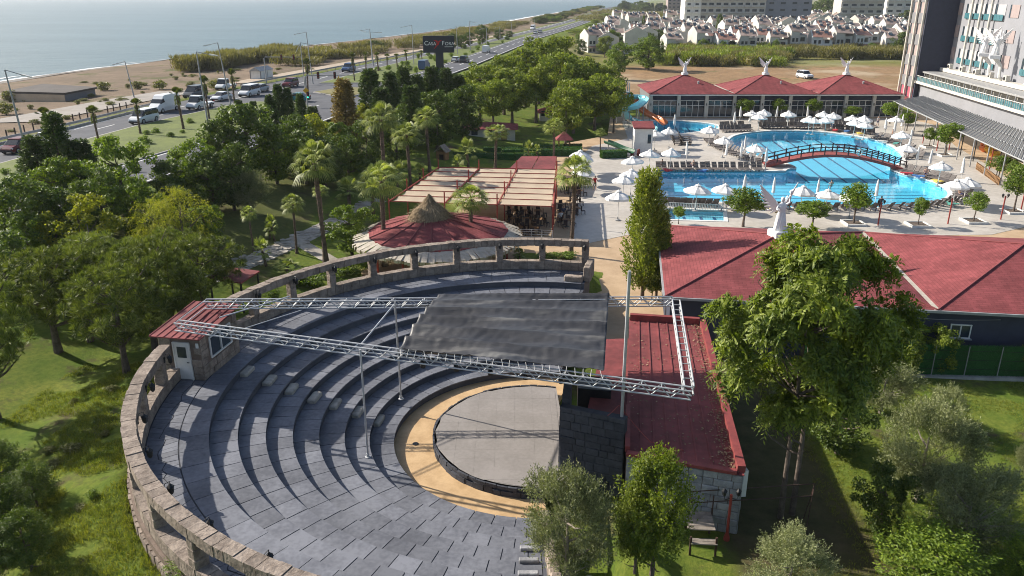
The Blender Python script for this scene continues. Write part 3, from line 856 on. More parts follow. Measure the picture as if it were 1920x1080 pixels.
# local axes: +x to the right wall, +y away from the camera
def L_(mb, name, m, par=booth): return mb.build(name, m, par, w=False)
bw, bd, bh = 2.3, 3.7, 2.35
wl = MB()
wl.box((-bw / 2, .12, bh / 2), (bw - .01, .2, bh)); wl.box((-bw / 2, bd - .1, bh / 2), (bw, .2, bh)); wl.box((-bw + .1, bd / 2, bh / 2), (.2, bd - .42, bh))
wl.box((-.12, bd / 2, .45), (.2, bd - .44, .9)); wl.box((-.12, bd / 2, bh - .15), (.2, bd - .44, .3)); wl.box((-.12, .55, bh / 2), (.198, .66, bh - .01)); wl.box((-.12, bd - .5, bh / 2), (.198, .56, bh - .01))
w0 = L_(wl, 'wall', M['mortar'])
def stonework(par, origin, ex, ez, width, height, m, hole=None, s=(.45, .7), depth=.07, nrm=None, seed=1, name='stone'):
    """ashlar of uneven blocks on a vertical face"""
    rnd = random.Random(seed)
    nrm = nrm or ex.cross(ez).normalized()
    z = 0.0
    while z < height - .05:
        h = min(rnd.uniform(.3, .46), height - z)
        if height - z - h < .15: h = height - z
        x = 0.0
        while x < width - .03:
            w = min(rnd.uniform(*s), width - x)
            if width - x - w < .2: w = width - x
            cx, cz = x + w / 2, z + h / 2
            if not (hole and any(hx0 - w / 2 < cx < hx1 + w / 2 and hz0 - h / 2 < cz < hz1 + h / 2 for hx0, hx1, hz0, hz1 in hole)):
                g = .012; d = depth * rnd.uniform(.55, 1)
                P = []
                for dd, gg in ((0, g), (d * .75, g), (d, g + .03)):
                    for a, b in ((x + gg, z + gg), (x + w - gg, z + gg), (x + w - gg, z + h - gg), (x + gg, z + h - gg)):
                        P.append(origin + ex * a + ez * b + nrm * dd)
                F = [(0, 1, 5, 4), (1, 2, 6, 5), (2, 3, 7, 6), (3, 0, 4, 7), (4, 5, 9, 8), (5, 6, 10, 9), (6, 7, 11, 10), (7, 4, 8, 11), (8, 9, 10, 11)]
                o = MB().add(P, F).build(name, m, par, w=False)
            x += w
        z += h
EX, EY, EZ = Vector((1, 0, 0)), Vector((0, 1, 0)), Vector((0, 0, 1))
stonework(w0, Vector((-bw, .02, 0)), EX, EZ, bw, bh, M['stone'], [(.78, 1.72, -.1, 2.1)], seed=3)
stonework(w0, Vector((-.02, .02, 0)), EY, EZ, bd, bh, M['stone'], [(.85, bd - .75, .9, 2.05)], seed=4)
dr = L_(MB().box((-1.05, .0, 1.03), (.8, .06, 2.0)), 'door', M['white'])
L_(MB().box((-1.49, -.02, 1.05), (.07, .1, 2.1)).box((-.61, -.02, 1.05), (.07, .1, 2.1)).box((-1.05, -.02, 2.08), (.9, .1, .07)), 'door_frame', M['white'])
MB().box((-1.05, -.036, 1.55), (.5, .02, .6)).build('door_pane', M['glass'], dr, w=False)
MB().box((-.75, -.07, 1.0), (.12, .04, .03)).build('door_handle', M['blackmetal'], dr, w=False)
wd = L_(MB().box((-.06, bd / 2 + .1, 1.48), (.06, bd - 1.7, 1.1)), 'window', M['glass'])
wf = MB()
for yy_ in (.9, 1.95, bd - .72): wf.box((-.0, yy_, 1.48), (.1, .07, 1.16))
for zz in (.92, 2.04): wf.box((-.001, bd / 2 + .09, zz), (.1, bd - 1.62, .07))
wf.build('window_frame', M['white'], wd, w=False)
rf = MB()
for k in range(7):
    x0 = -bw - .25 + k * (bw + .5) / 7; x1 = x0 + (bw + .5) / 7
    rf.add([(x0, -.35, bh + .08), (x1, -.35, bh + .08), (x1, bd + .3, bh + .34), (x0, bd + .3, bh + .34), (x0, -.35, bh + .14), (x1, -.35, bh + .14), (x1, bd + .3, bh + .4), (x0, bd + .3, bh + .4)], [(0, 3, 2, 1), (4, 5, 6, 7), (0, 1, 5, 4), (2, 3, 7, 6), (1, 2, 6, 5), (3, 0, 4, 7)])
    rf.box((x0 + .02, bd / 2 - .02, bh + .28), (.05, bd + .6, .06), tilt=(.063, 'X'))
L_(rf, 'roof', M['redflat'])
L_(MB().box((-.15, .02, 1.95), (.14, .1, .3)), 'outdoor_lamp', M['white'])

# ---- round stage and its walls
stg = thing('stage', 'round raised grey stage with rough dark stone edge', 'stage', (AC[0], AC[1], 0))
SZ = .53; sa0, sa1 = R(74), R(290)
cx0 = AC[0] + 1.3
P = [pol(RS, sa0 + (sa1 - sa0) * i / 60) for i in range(61)]
poly = [(p.x, p.y) for p in P]
if area(poly) < 0: poly = poly[::-1]
MB().prism(poly, 0, SZ - .012).build('platform', M['stage'], stg)
# floor panels
for i in range(-6, 4):
    for j in range(-6, 7):
        x0, y0 = AC[0] + i * 1.0, AC[1] + j * .9
        sq = []
        cells = [(x0 + .003, y0 + .003), (x0 + .997, y0 + .003), (x0 + .997, y0 + .897), (x0 + .003, y0 + .897)]
        # clip against the disc
        def clip(pl):
            out = []
            for q in range(len(pl)):
                a, b = Vector(pl[q]), Vector(pl[(q + 1) % len(pl)])
                ins = lambda w: (w - Vector(AC)).length < RS - .02 and w.x < 2.55
                for t in range(6):
                    w = a.lerp(b, t / 6)
                    if ins(w): out.append(tuple(w))
            return out
        c_ = clip(cells)
        if len(c_) >= 3 and abs(area(c_)) > .12: MB().prism(c_, SZ - .012, SZ + random.uniform(-.001, .001)).build('floor_panel', M['stage'], stg)
em = MB().arc(RS - .12, RS + .02, sa0, sa1, 0, SZ - .012, 60).build('edge', M['riser'], stg)
for k in range(2):
    b0 = sa0
    while b0 < sa1 - .02:
        b1 = min(sa1, b0 + random.uniform(.05, .12)); zt_ = .3 + random.uniform(-.05, .05) if k == 0 else SZ - .01 + random.uniform(-.02, .02)
        MB().arc(RS + .0, RS + .07 + random.uniform(0, .06), b0 + .003, b1 - .003, .0 if k == 0 else .36, zt_ if k else min(zt_, .345), 2).build('edge_stone', M['bluestone'], em)
        b0 = b1

# ---- backstage building with flat red roof
NL, NR, FR, FL = Vector((5.05, 30.35, 0)), Vector((9.75, 28.85, 0)), Vector((11.75, 45.2, 0)), Vector((7.35, 45.9, 0))
WL0, WL1 = bp(1100, 772, 2.9), bp(1131, 634, 2.9)
back = thing('backstage_building', 'low stone backstage building with flat red roof behind the stage', 'building', (8.4, 37.5, 0))
BH = 3.05
poly = [(p.x, p.y) for p in (NL, NR, FR, FL)]
mb = MB().prism(poly, 0, BH)
bwall = mb.build('wall', M['mortar'], back)
wing = MB().prism([(WL0.x, WL0.y), (5.3, 32.2), (7.0, 43.5), (WL1.x, WL1.y)], 0, BH - .22).build('side_wing', M['riser'], back)
def face_stones(a, b, par, m, h, seed, base=None):
    ex = (b - a).normalized(); nrm = Vector((ex.y, -ex.x, 0))
    stonework(par, a - (base or Vector((0, 0, 0))), ex, EZ, (b - a).length, h, m, nrm=nrm, seed=seed, s=(.4, .85))
face_stones(NL, NR, bwall, M['greystone'], BH - .1, 5)
face_stones(NR, FR, bwall, M['greystone'], BH - .1, 6)
# roof sheet with standing seams
d1 = (NR - NL); d2 = (FL - NL)
def roofp(s, t, z=BH): 
    a = NL.lerp(NR, s); b = FL.lerp(FR, s)
    q = a.lerp(b, t); return (q.x, q.y, z)
rf = MB(); rf.add([roofp(-.01, -.01, BH + .004), roofp(1.01, -.01, BH + .004), roofp(1.01, 1.01, BH + .004), roofp(-.01, 1.01, BH + .004)], [(0, 1, 2, 3)])
roof = rf.build('roof', M['redflat'], back)
for k in range(1, 8):
    s = k / 8
    mb = MB(); a, b = Vector(roofp(s - .008, .01, BH)), Vector(roofp(s + .008, .01, BH)); c, d = Vector(roofp(s + .008, .99, BH)), Vector(roofp(s - .008, .99, BH))
    mb.prism([a.xy, b.xy, c.xy, d.xy], BH, BH + .05); mb.build('seam', M['redflat'], roof)
def parapet(a, b, w, h, z=BH):
    ex = (b - a).normalized(); n = Vector((-ex.y, ex.x, 0)) * w / 2
    return MB().prism([(p.x, p.y) for p in (a - n, b - n, b + n, a + n)], z + .002, z + h)
parapet(NR + Vector((-.05, .1, 0)), FR + Vector((-.05, 0, 0)), .34, .32).build('parapet', M['redtrim'], back)
parapet(NL + Vector((0, .02, 0)), NR + Vector((-.25, .02, 0)), .3, .14).build('parapet', M['redtrim'], back)
parapet(FL, FR + Vector((-.25, 0, 0)), .3, .4).build('parapet', M['redtrim'], back)
parapet(NL + Vector((.05, .2, 0)), NL.lerp(FL, .26), .22, .3).build('parapet', M['redtrim'], back)
MB().sheet([(WL0.x, WL0.y), (5.32, 32.2), (7.02, 43.5), (WL1.x, WL1.y)], BH - .214).build('wing_roof', M['redflat'], back)
MB().box((9.95, 29.2, 2.4), (.2, .24, 1.3), .1).build('downpipe', M['white'], back)
MB().box((10.35, 33.2, 2.2), (.2, .24, .9), .1).build('downpipe', M['white'], back)
# leaf litter on the roof
V = []; 
for i in range(900):
    s = .9 + random.gauss(0, .045) if i < 640 else random.random(); t = random.random() ** 1.3
    s = min(s, .955)
    q = Vector(roofp(s, t, BH + .02 + random.random() * .05)); a = random.random() * 6.28; l = random.uniform(.05, .12)
    V += [q, q + Vector((math.cos(a), math.sin(a), .2)) * l, q + Vector((math.cos(a + .5), math.sin(a + .5), .1)) * l * 1.3, q + Vector((math.cos(a + 1), math.sin(a + 1), 0)) * l]
o = MB().add(V, [(4 * i, 4 * i + 1, 4 * i + 2, 4 * i + 3) for i in range(900)]).build('leaf_litter', mat('dead_leaves', (.16, .09, .05), (.3, .22, .14), sc=6, island=.4, bump=0))
tag(o, 'dead leaves gathered along the red roof gutter', 'leaves', kind='stuff')
# dark ashlar wing wall beside the stage
swl = thing('wing_wall', 'dark blue-grey ashlar wall standing at the right of the stage', 'wall', (2.2, 32.7, 0))
a, b = Vector((2.25, 32.75, 0)), Vector((5.1, 31.55, 0)); ex = (b - a).normalized(); nn = Vector((-ex.y, ex.x, 0))
wcore = MB().prism([(p.x, p.y) for p in (a, b, b + nn * .4, a + nn * .4)], 0, 4.1).build('core', M['bluestone'], swl)
stonework(wcore, a, ex, EZ, (b - a).length, 4.15, M['bluestone'], nrm=-nn, seed=9, s=(.4, .8))
stonework(wcore, a + nn * .42, -nn, EZ, .42, 4.15, M['bluestone'], nrm=-ex, seed=10)
e0 = a + nn * .4
pl2 = thing('wing_wall', 'narrow dark stone return wall behind the ashlar wing wall', 'wall', (2.4, 34, 0))
MB().prism([(2.35, 33.3), (2.72, 33.2), (3.0, 35.6), (2.63, 35.7)], .5, 4.3).build('core', M['bluestone'], pl2)
MB().prism([(3.35, 36.2), (5.0, 35.9), (5.1, 37.3), (3.45, 37.6)], 0, 3.3).build('door_shade_block', M['blackmetal'], pl2)  # solid black block stands in for the darkness inside the doorway
# cables over the wall
def cable(pts, r, name, m, label, cat, grp=None):
    P = []
    for i in range(len(pts) - 1):
        a, b = Vector(pts[i]), Vector(pts[i + 1]); sag = (b - a).length * .03
        for t in range(6): P.append(a.lerp(b, t / 6) - Vector((0, 0, sag * 4 * (t / 6) * (1 - t / 6))))
    P.append(Vector(pts[-1]))
    return tag(MB().tube(P, r, 5).build(name, m), label, cat, grp)
cable([(4.3, 31.6, 4.3), (4.9, 32.4, 4.4), (6.2, 31.2, 3.2), (7.6, 30.6, 3.12)], .018, 'cable', M['redmetal'], 'thin red cable trailing from dark wall over the roof', 'cable')

# ---- truss frame over the stage
TZ0, TZ1 = 6.1, 6.55
tr_root = thing('lighting_truss', 'silver aluminium truss frame spanning above seating and backstage roof', 'truss', (-4, 36, TZ0))
cF0, cF1, cB0, cB1 = bp(332, 610, 6.3), bp(1297, 738, 6.3), bp(385, 570, 6.3), bp(1262, 565, 6.3)
bars = {}
def unitbar(l, r):
    k = (round(l, 2), r)
    if k not in bars: bars[k] = MB().tube([(0, 0, 0), (0, 0, k[0])], r, 6).mesh('truss_brace', M['steel'])
    return bars[k]
def truss(a, b, par, step=.42, wdt=.4, hh=.4):
    a = Vector(a); b = Vector(b); d = b - a; Lt = d.length; d.normalize()
    s = Vector((-d.y, d.x, 0)).normalized() * wdt / 2; up = Vector((0, 0, hh / 2))
    for sx in (-1, 1):
        for sz_ in (-1, 1):
            q0 = a + s * sx + up * sz_; q1 = b + s * sx + up * sz_
            MB().tube([q0, q1], .038, 7).build('truss_chord', M['steel'], par)
    n = int(Lt / step)
    for i in range(n):
        p0 = a + d * (Lt * i / n); p1 = a + d * (Lt * (i + 1) / n)
        prs = [(p0 + s - up, p1 + s + up) if i % 2 else (p0 + s + up, p1 + s - up), (p0 - s - up, p1 - s + up) if i % 2 else (p0 - s + up, p1 - s - up)]
        if i % 2 == 0: prs.append((p0 - s + up, p0 + s + up))
        for q0, q1 in prs:
            v_ = q1 - q0
            o = bpy.data.objects.new('truss_brace', unitbar(v_.length, .024)); COL.objects.link(o)
            o.parent = par; o.location = q0 - par.location; o.rotation_euler = v_.to_track_quat('Z', 'Y').to_euler()
tr2 = thing('lighting_truss', 'rear silver truss beam behind the shade cloth', 'truss', (-4, 41, TZ0))
tr3 = thing('lighting_truss', 'short silver truss beam crossing above the flat red roof', 'truss', (8, 36, TZ0))
tr_root['label'] = 'long front silver truss beam above the seating and stage edge'
truss(cF0, cF1, tr_root); truss(cB0, cB1, tr2); truss(cB1 + Vector((.1, -.3, 0)), cF1 + Vector((-.05, .3, 0)), tr3, step=.36)
for q in (Vector((.0, 0, .2)), Vector((0, 0, -.2))):
    MB().tube([cF0 + q, cB0 + q], .03, 6).build('tie_pipe', M['steel'], tr_root)
MB().tube([cF0 + Vector((2.0, .5, .22)), cB0 + Vector((4.5, .4, .3))], .035, 6).build('tie_pipe', M['steel'], tr_root)
MB().tube([cF0 + Vector((3.2, .2, -.3)), cB0 + Vector((5.3, -.4, -.2))], .025, 6).build('tie_pipe', M['steel'], tr2)
def pole_on(u, v, z0, vtop, label, r=.05, name='support_pole', lean=(0, 0)):
    p = bp(u, v, z0); zt = hgt(vtop, p.y)
    t = thing(name, label, 'pole', p)
    MB().tube([p, (p.x + lean[0], p.y + lean[1], zt)], r, 8).build('tube', M['steel'], t)
    MB().lathe([(r * 3, 0), (r * 3, .03), (r * 1.6, .04), (r * 1.6, .2)], 8, p).build('base_plate', M['steel'], t)
    return p, zt
pole_on(690, 857, DZ * 2, 655, 'steel pole standing on the lower tiers under the front truss')
pole_on(752, 748, DZ * 2, 566, 'steel pole standing on the tiers left of the shade cloth', lean=(-.05, 0))
pole_on(1158, 925, 0, 508, 'tall steel mast rising beside the dark wing wall', .075, 'mast')
d0 = bp(740, 570, 6.4); d1_ = bp(678, 645, 6.2)
o = MB().tube([d0, d1_], .045, 7).build('brace_pole', M['steel']); tag(o, 'diagonal steel tube between the two truss beams', 'pole')
# shade cloth
def cloth_material():
    m, nt, b = newmat('black_shade_net')
    L = nt.links.new
    g = nd(nt, 'ShaderNodeNewGeometry'); mp = nd(nt, 'ShaderNodeMapping'); mp.inputs['Scale'].default_value = (.3, 1.1, 1); L(g.outputs['Position'], mp.inputs[0])
    n = nd(nt, 'ShaderNodeTexNoise'); n.inputs['Scale'].default_value = .9; n.inputs['Detail'].default_value = 5; L(mp.outputs[0], n.inputs['Vector'])
    cr = nd(nt, 'ShaderNodeValToRGB'); L(n.outputs[0], cr.inputs[0])
    cr.color_ramp.elements[0].position = .35; cr.color_ramp.elements[0].color = (.03, .03, .033, 1); cr.color_ramp.elements[1].position = .7; cr.color_ramp.elements[1].color = (.15, .145, .135, 1)
    e = cr.color_ramp.elements.new(.55); e.color = (.045, .045, .049, 1)
    L(cr.outputs[0], b.inputs['Base Color']); b.inputs['Roughness'].default_value = .5; b.inputs['Specular IOR Level'].default_value = .5
    n2 = nd(nt, 'ShaderNodeTexNoise'); n2.inputs['Scale'].default_value = 5; n2.inputs['Detail'].default_value = 4; L(mp.outputs[0], n2.inputs['Vector'])
    bm = nd(nt, 'ShaderNodeBump'); bm.inputs['Strength'].default_value = .35; bm.inputs['Distance'].default_value = .05; L(n2.outputs[0], bm.inputs['Height']); L(bm.outputs[0], b.inputs['Normal'])
    return m
M['cloth'] = cloth_material()
ccn = [bp(745, 652, 6.75), bp(1133, 694, 6.75), bp(1142, 549, 6.75), bp(822, 551, 6.75)]
NXc, NYc = 96, 60
P = []
for j in range(NYc + 1):
    for i in range(NXc + 1):
        s, t = i / NXc, j / NYc
        q = ccn[0].lerp(ccn[1], s).lerp(ccn[3].lerp(ccn[2], s), t)
        rib = abs(((t * 6) % 1) - .5) * 2
        sag = -.3 * (1 - rib ** 2) * (.5 + .9 * mnoise.noise((s * 3, math.floor(t * 6) * 1.7, 0)) + .3)
        wr = .05 * mnoise.noise((s * 4 + t * 3, t * 34 - s * 5, 1)) * (.5 + (1 - t)) + .03 * mnoise.noise((s * 30 - t * 14, t * 16 + s * 9, 7)) + .05 * mnoise.noise((s * 40, t * 9, 4)) * max(0, 1 - min(t, s, 1 - s) * 9)
        e = .05 * mnoise.noise((s * 30, 5, 0)) * (j == 0 or j == NYc)
        P.append((q.x, q.y + e, q.z + sag + wr + .25 * math.sin(math.pi * t)))
F = [(j * (NXc + 1) + i, j * (NXc + 1) + i + 1, (j + 1) * (NXc + 1) + i + 1, (j + 1) * (NXc + 1) + i) for j in range(NYc) for i in range(NXc)]
sh = thing('shade_cloth', 'dark grey wrinkled shade cloth stretched between the truss beams', 'canopy', ccn[0])
cl = MB().add(P, F).build('cloth', M['cloth'], sh, True)
md = cl.modifiers.new('thick', 'SOLIDIFY'); md.thickness = .01
for k in range(1, 7):
    t = k / 6
    a, b = ccn[0].lerp(ccn[3], t), ccn[1].lerp(ccn[2], t)
    zz = .25 * math.sin(math.pi * t) - .2
    MB().tube([a + Vector((0, 0, zz)), b + Vector((0, 0, zz))], .03, 6).build('batten', M['steel'], sh)
for i in range(26):                                       # lashing cords on the near edge
    s = (i + .5) / 26; q = ccn[0].lerp(ccn[1], s)
    MB().tube([q + Vector((0, 0, -.02)), q + Vector((random.uniform(-.1, .1), -.25, -.3))], .012, 4).build('cord', M['white'], sh)
sp = thing('spotlight_bar', 'row of black stage lights hung under the shade cloth edge', 'stage lights', ccn[0].lerp(ccn[1], .5) + Vector((0, .5, -.6)))
for i in range(5):
    q = ccn[0].lerp(ccn[1], .12 + i * .17) + Vector((0, .45, -.75))
    MB().tube([q, q + Vector((.05, -.35, -.12))], [.1, .13], 8).build('spotlight', M['blackmetal'], sp)
MB().tube([ccn[0] + Vector((.3, .45, -.6)), ccn[1] + Vector((0, .45, -.6))], .03, 6).build('bar', M['blackmetal'], sp)
# steps and kerbs at the near end of the seating
nw = MB()
e = pol(RT + 1.0, A1)
for k in range(8):
    q = pol(RT + .6 + k * 1.15, A1 + R(.9)); z = DZ * (k + 1)
    nw.bbox((q.x + .15, q.y, z + .15), (.4, 1.2, .7), .05)
tag(nw.build('end_wall', M['stone']), 'rough stone wall closing the near end of the seating', 'wall')
for k in range(3):
    q = pol(RT + 3.6 + k * DR, A1 - R(2.4)); z = DZ * (k + 3.98)
    o = MB().bbox((0, 0, .1), (.75, .24, .12), .03).build('step_stone', M['greystone'], w=False)
    o.location = (q.x, q.y, z - .02)
    tag(o, 'pale stone half step at the near end of the seating, ' + ['nearest the stage', 'the middle one', 'nearest the camera'][k], 'step', 'pale steps near the olive tree')

# ================================================================== RED PYRAMID-ROOF BUILDINGS
def shingle_material():
    m, nt, b = newmat('red_shingles')
    L = nt.links.new
    tc = nd(nt, 'ShaderNodeTexCoord')
    br = nd(nt, 'ShaderNodeTexBrick'); br.inputs['Scale'].default_value = 1; br.inputs['Brick Width'].default_value = .5; br.inputs['Row Height'].default_value = .22; br.inputs['Mortar Size'].default_value = .012
    br.inputs['Color1'].default_value = (.255, .068, .07, 1); br.inputs['Color2'].default_value = (.2, .052, .054, 1); br.inputs['Mortar'].default_value = (.14, .035, .038, 1)
    L(tc.outputs['UV'], br.inputs['Vector'])
    n = nd(nt, 'ShaderNodeTexNoise'); n.inputs['Scale'].default_value = .5; n.inputs['Detail'].default_value = 6
    g = nd(nt, 'ShaderNodeNewGeometry'); L(g.outputs['Position'], n.inputs['Vector'])
    mr = nd(nt, 'ShaderNodeMapRange'); mr.inputs[1].default_value = .3; mr.inputs[2].default_value = .7; mr.inputs[3].default_value = .86; mr.inputs[4].default_value = 1.14; 
    mp = nd(nt, 'ShaderNodeMapping'); mp.inputs['Scale'].default_value = (1.6, .16, 1); L(tc.outputs['UV'], mp.inputs[0])
    n2 = nd(nt, 'ShaderNodeTexNoise'); n2.inputs['Scale'].default_value = 1.2; n2.inputs['Detail'].default_value = 5; L(mp.outputs[0], n2.inputs['Vector'])
    ad = nd(nt, 'ShaderNodeMath', operation='MULTIPLY_ADD'); ad.inputs[1].default_value = .6; L(n2.outputs[0], ad.inputs[0]); L(n.outputs[0], ad.inputs[2])
    mr.inputs[1].default_value = .6; mr.inputs[2].default_value = 1.0; mr.inputs[3].default_value = .8; mr.inputs[4].default_value = 1.22; L(ad.outputs[0], mr.inputs[0])
    hs = nd(nt, 'ShaderNodeHueSaturation'); L(br.outputs['Color'], hs.inputs['Color']); L(mr.outputs[0], hs.inputs['Value'])
    L(hs.outputs[0], b.inputs['Base Color']); b.inputs['Roughness'].default_value = .85; b.inputs['Specular IOR Level'].default_value = .2
    bm = nd(nt, 'ShaderNodeBump'); bm.inputs['Strength'].default_value = .6; bm.inputs['Distance'].default_value = .02
    L(br.outputs['Fac'], bm.inputs['Height']); bm.invert = True; L(bm.outputs[0], b.inputs['Normal'])
    return m
M['shingle'] = shingle_material()
def slope_uv(o):
    me = o.data; uv = me.uv_layers.new(name='UVMap')
    for p in me.polygons:
        n = p.normal; h = Vector((-n.y, n.x, 0))
        h = h.normalized() if h.length > 1e-4 else Vector((1, 0, 0))
        up = n.cross(h)
        for li in p.loop_indices:
            c = me.vertices[me.loops[li].vertex_index].co
            uv.data[li].uv = (c.dot(h), c.dot(up))
def pyramid(root, x0, x1, y0, y1, ze, za, name='roof', gap=0, th=.12):
    ax, ay = (x0 + x1) / 2, (y0 + y1) / 2
    c = [(x0, y0, ze), (x1, y0, ze), (x1, y1, ze), (x0, y1, ze)]
    lo = [(p[0], p[1], ze - th) for p in c]
    mb = MB().add(c + [(ax, ay, za)] + lo, [(0, 1, 4), (1, 2, 4), (2, 3, 4), (3, 0, 4), (8, 7, 6, 5), (0, 5, 6, 1), (1, 6, 7, 2), (2, 7, 8, 3), (3, 8, 5, 0)])
    o = mb.build(name, M['shingle'], root, w=False); slope_uv(o)
    for q in c:
        MB().tube([(q[0], q[1], ze + .02), (ax, ay, za + .03)], .07, 5).build('hip_ridge', M['redroof'], o, w=False)
    return o
# ---- statues
def statue_mb():
    fig = MB()
    fig.lathe([(.42, 0), (.4, .15), (.36, .5), (.3, .9), (.24, 1.15), (.27, 1.35), (.3, 1.55), (.2, 1.68), (.09, 1.74), (.08, 1.82)], 14, mi=0, sq=.75)
    # folds of the robe
    for k in range(9):
        a = k * .7; fig.tube([(.36 * math.cos(a), .28 * math.sin(a), .02), (.3 * math.cos(a + .1), .24 * math.sin(a + .1), .6), (.2 * math.cos(a + .3), .17 * math.sin(a + .3), 1.15)], [.07, .05, .02], 5)
    fig.lathe([(.03, 1.78), (.11, 1.83), (.13, 1.93), (.115, 2.03), (.05, 2.09)], 10)
    fig.tube([(.25, 0, 1.55), (.42, -.1, 1.75), (.4, -.12, 2.1), (.42, -.13, 2.2)], [.08, .065, .05, .04], 7)
    fig.tube([(-.25, 0, 1.55), (-.45, -.15, 1.4), (-.4, -.35, 1.3)], [.08, .065, .045], 7)
    fig.tube([(.42, -.13, 2.2), (.4, -.13, 2.45)], [.03, .09], 6)
    wing = MB()
    for k in range(9):
        t = k / 8
        b = Vector((.14 + .34 * t, .22, 1.3 + .55 * t)); l = .55 + .75 * t
        dv = Vector((.35 + .45 * t, .35, -.35 + 1.25 * t)).normalized()
        n = Vector((.5, -.8, -.25)).normalized() * .02
        sd = dv.cross(n).normalized() * .11
        tip = b + dv * l
        wing.add([b - sd - n, b + sd - n, tip + sd * .5 - n, tip - sd * .2 - n, b - sd + n, b + sd + n, tip + sd * .5 + n, tip - sd * .2 + n], [(0, 3, 2, 1), (4, 5, 6, 7), (0, 1, 5, 4), (1, 2, 6, 5), (2, 3, 7, 6), (3, 0, 4, 7)])
    wing.tube([(.1, .15, 1.35), (.3, .3, 1.75), (.62, .5, 2.0)], [.09, .08, .03], 6)
    w2 = MB(); w2.v = [(-p[0], p[1], p[2]) for p in wing.v]; w2.f = [tuple(reversed(f)) for f in wing.f]; w2.m = list(wing.m)
    pl = MB().bbox((0, 0, -.2), (1.05, 1.05, .4), .04)
    return fig, wing, w2, pl
_f, _w, _w2, _p = statue_mb()
STM = (_f.mesh('figure', M['statue'], True), _w.mesh('wing', M['statue']), _w2.mesh('wing', M['statue']), _p.mesh('plinth', M['statue']))
def statue(loc, label, h, rz=0):
    s = h / 2.6
    t = thing('winged_statue', label, 'statue', loc, rz, 'white winged statues', (s, s, s))
    for nm, me in zip(('figure', 'wing', 'wing', 'plinth'), STM): link(nm, me, t, False)
    return t
# ---- near hall with dark walls
HA = math.radians(-8.2)
hall = thing('dining_hall', 'long dark navy hall with red shingled pyramid roofs in front of the pools', 'building', bp(1247, 556, 4.0) * 1.0, HA)
hall.location.z = 0; reg(hall)
HW, HD, HE, HAp = 16.4, 17.2, 4.0, 5.95
for k in range(3):
    r_ = pyramid(hall, k * HW, (k + 1) * HW - .06, 0, HD, HE, HAp)
    MB().lathe([(.12, -.2), (.12, .4), (.2, .42), (.04, .55)], 8, ((k + .72) * HW, 2.4, HE + 2.4 / HD * 2 * (HAp - HE))).build('roof_vent', M['greymetal'], r_, w=False)
hw = MB()
hw.box((HW * 1.5, .55, HE / 2 - .08), (HW * 3 - .8, .3, HE - .15)); hw.box((.55, HD / 2, HE / 2 - .08), (.3, HD - 1.6, HE - .15)); hw.box((HW * 1.5, HD - .6, HE / 2 - .08), (HW * 3 - .8, .3, HE - .15))
hwo = hw.build('wall', M['navy'], hall, w=False)
MB().box((HW * 1.5, -.05, HE - .09), (HW * 3, .12, .16)).build('gutter', M['greymetal'], hall, w=False)
MB().box((-.06, HD / 2, HE - .09), (.12, HD, .16)).build('gutter', M['greymetal'], hall, w=False)
for k in (1, 2):
    MB().add([(k * HW - .22, -.02, HE + .03), (k * HW + .16, -.02, HE + .03), (k * HW + .16, HD, HE + .03), (k * HW - .22, HD, HE + .03)], [(0, 1, 2, 3)]).build('valley_gutter', M['bamboo'], hall, w=False)
def win(x, z, w, h, par, y=.38):
    o = MB().box((x, y, z), (w, .06, h)).build('window', M['glass'], par, w=False)
    f = MB()
    for sx in (-1, 0, 1): f.box((x + sx * w / 2, y - .03, z), (.07, .08, h + .08))
    for sz_ in (-1, 1): f.box((x, y - .031, z + sz_ * h / 2), (w + .1, .08, .07))
    f.build('window_frame', M['white'], o, w=False)
    MB().box((x, y - .08, z - h / 2 - .06), (w + .3, .2, .06)).build('sill', M['greymetal'], o, w=False)
win(18.05, 2.55, 1.15, .85, hall)
win(27.0, 2.55, 1.15, .85, hall)
for x in (11.6, 15.2, 22.5): MB().tube([(x, .36, .3), (x, .36, 3.7)], .03, 5).build('conduit', M['greymetal'] if x < 12 else M['navy'], hall, w=False)
MB().tube([(13.35, .1, 1.0), (13.35, .1, 2.6), (13.35, .2, 3.0), (13.3, .45, 3.15)], [.3, .3, .3, .28], 12).build('vent_duct', M['steel'], hall, w=False)
cb = [(13 + i * .9, .33, 3.45 - .18 * math.sin(i / 8 * math.pi)) for i in range(9)]
MB().tube(cb, .02, 4).build('wall_cable', M['greymetal'], hall, w=False)
Mh = Matrix.LocRotScale(hall.location, hall.rotation_euler, None)
apx = Mh @ Vector((HW / 2, HD / 2, HAp + .35))
statue(apx, 'white winged statue on plinth atop the near red roof', 3.0, R(15))
# ---- pool hall
PA = bp(1222, 224, 0)
ph = thing('pool_hall', 'long pool hall with glazed bays and three red pyramid roofs', 'building', (26.6, 155.2, 0), 0)
PW, PD, PE, PAp = 16.0, 15.5, 4.5, 7.4
for k in range(3):
    pr_ = pyramid(ph, k * PW - .4, (k + 1) * PW - .45, -.9, PD, PE, PAp)
    MB().lathe([(.18, -.2), (.18, .35), (.26, .37), (.05, .5)], 8, ((k + .62) * PW - .4, 3.4, PE + (3.4 + .9) / (PD + .9) * 2 * (PAp - PE))).build('roof_vent', M['greymetal'], pr_, w=False)
for k in (1, 2): MB().box((k * PW - .43, PD / 2, PE + .06), (.4, PD, .05)).build('valley_gutter', M['bamboo'], ph, w=False)
MB().box((PW * 1.5 - .4, PD / 2, 2.1), (PW * 3 - .9, PD - 1.2, 4.2)).build('wall', M['dgrey'], ph, w=False)
MB().box((PW * 1.5 - .4, -.86, PE - .2), (PW * 3, .16, .2)).build('fascia', M['white'], ph, w=False)
nb = 9
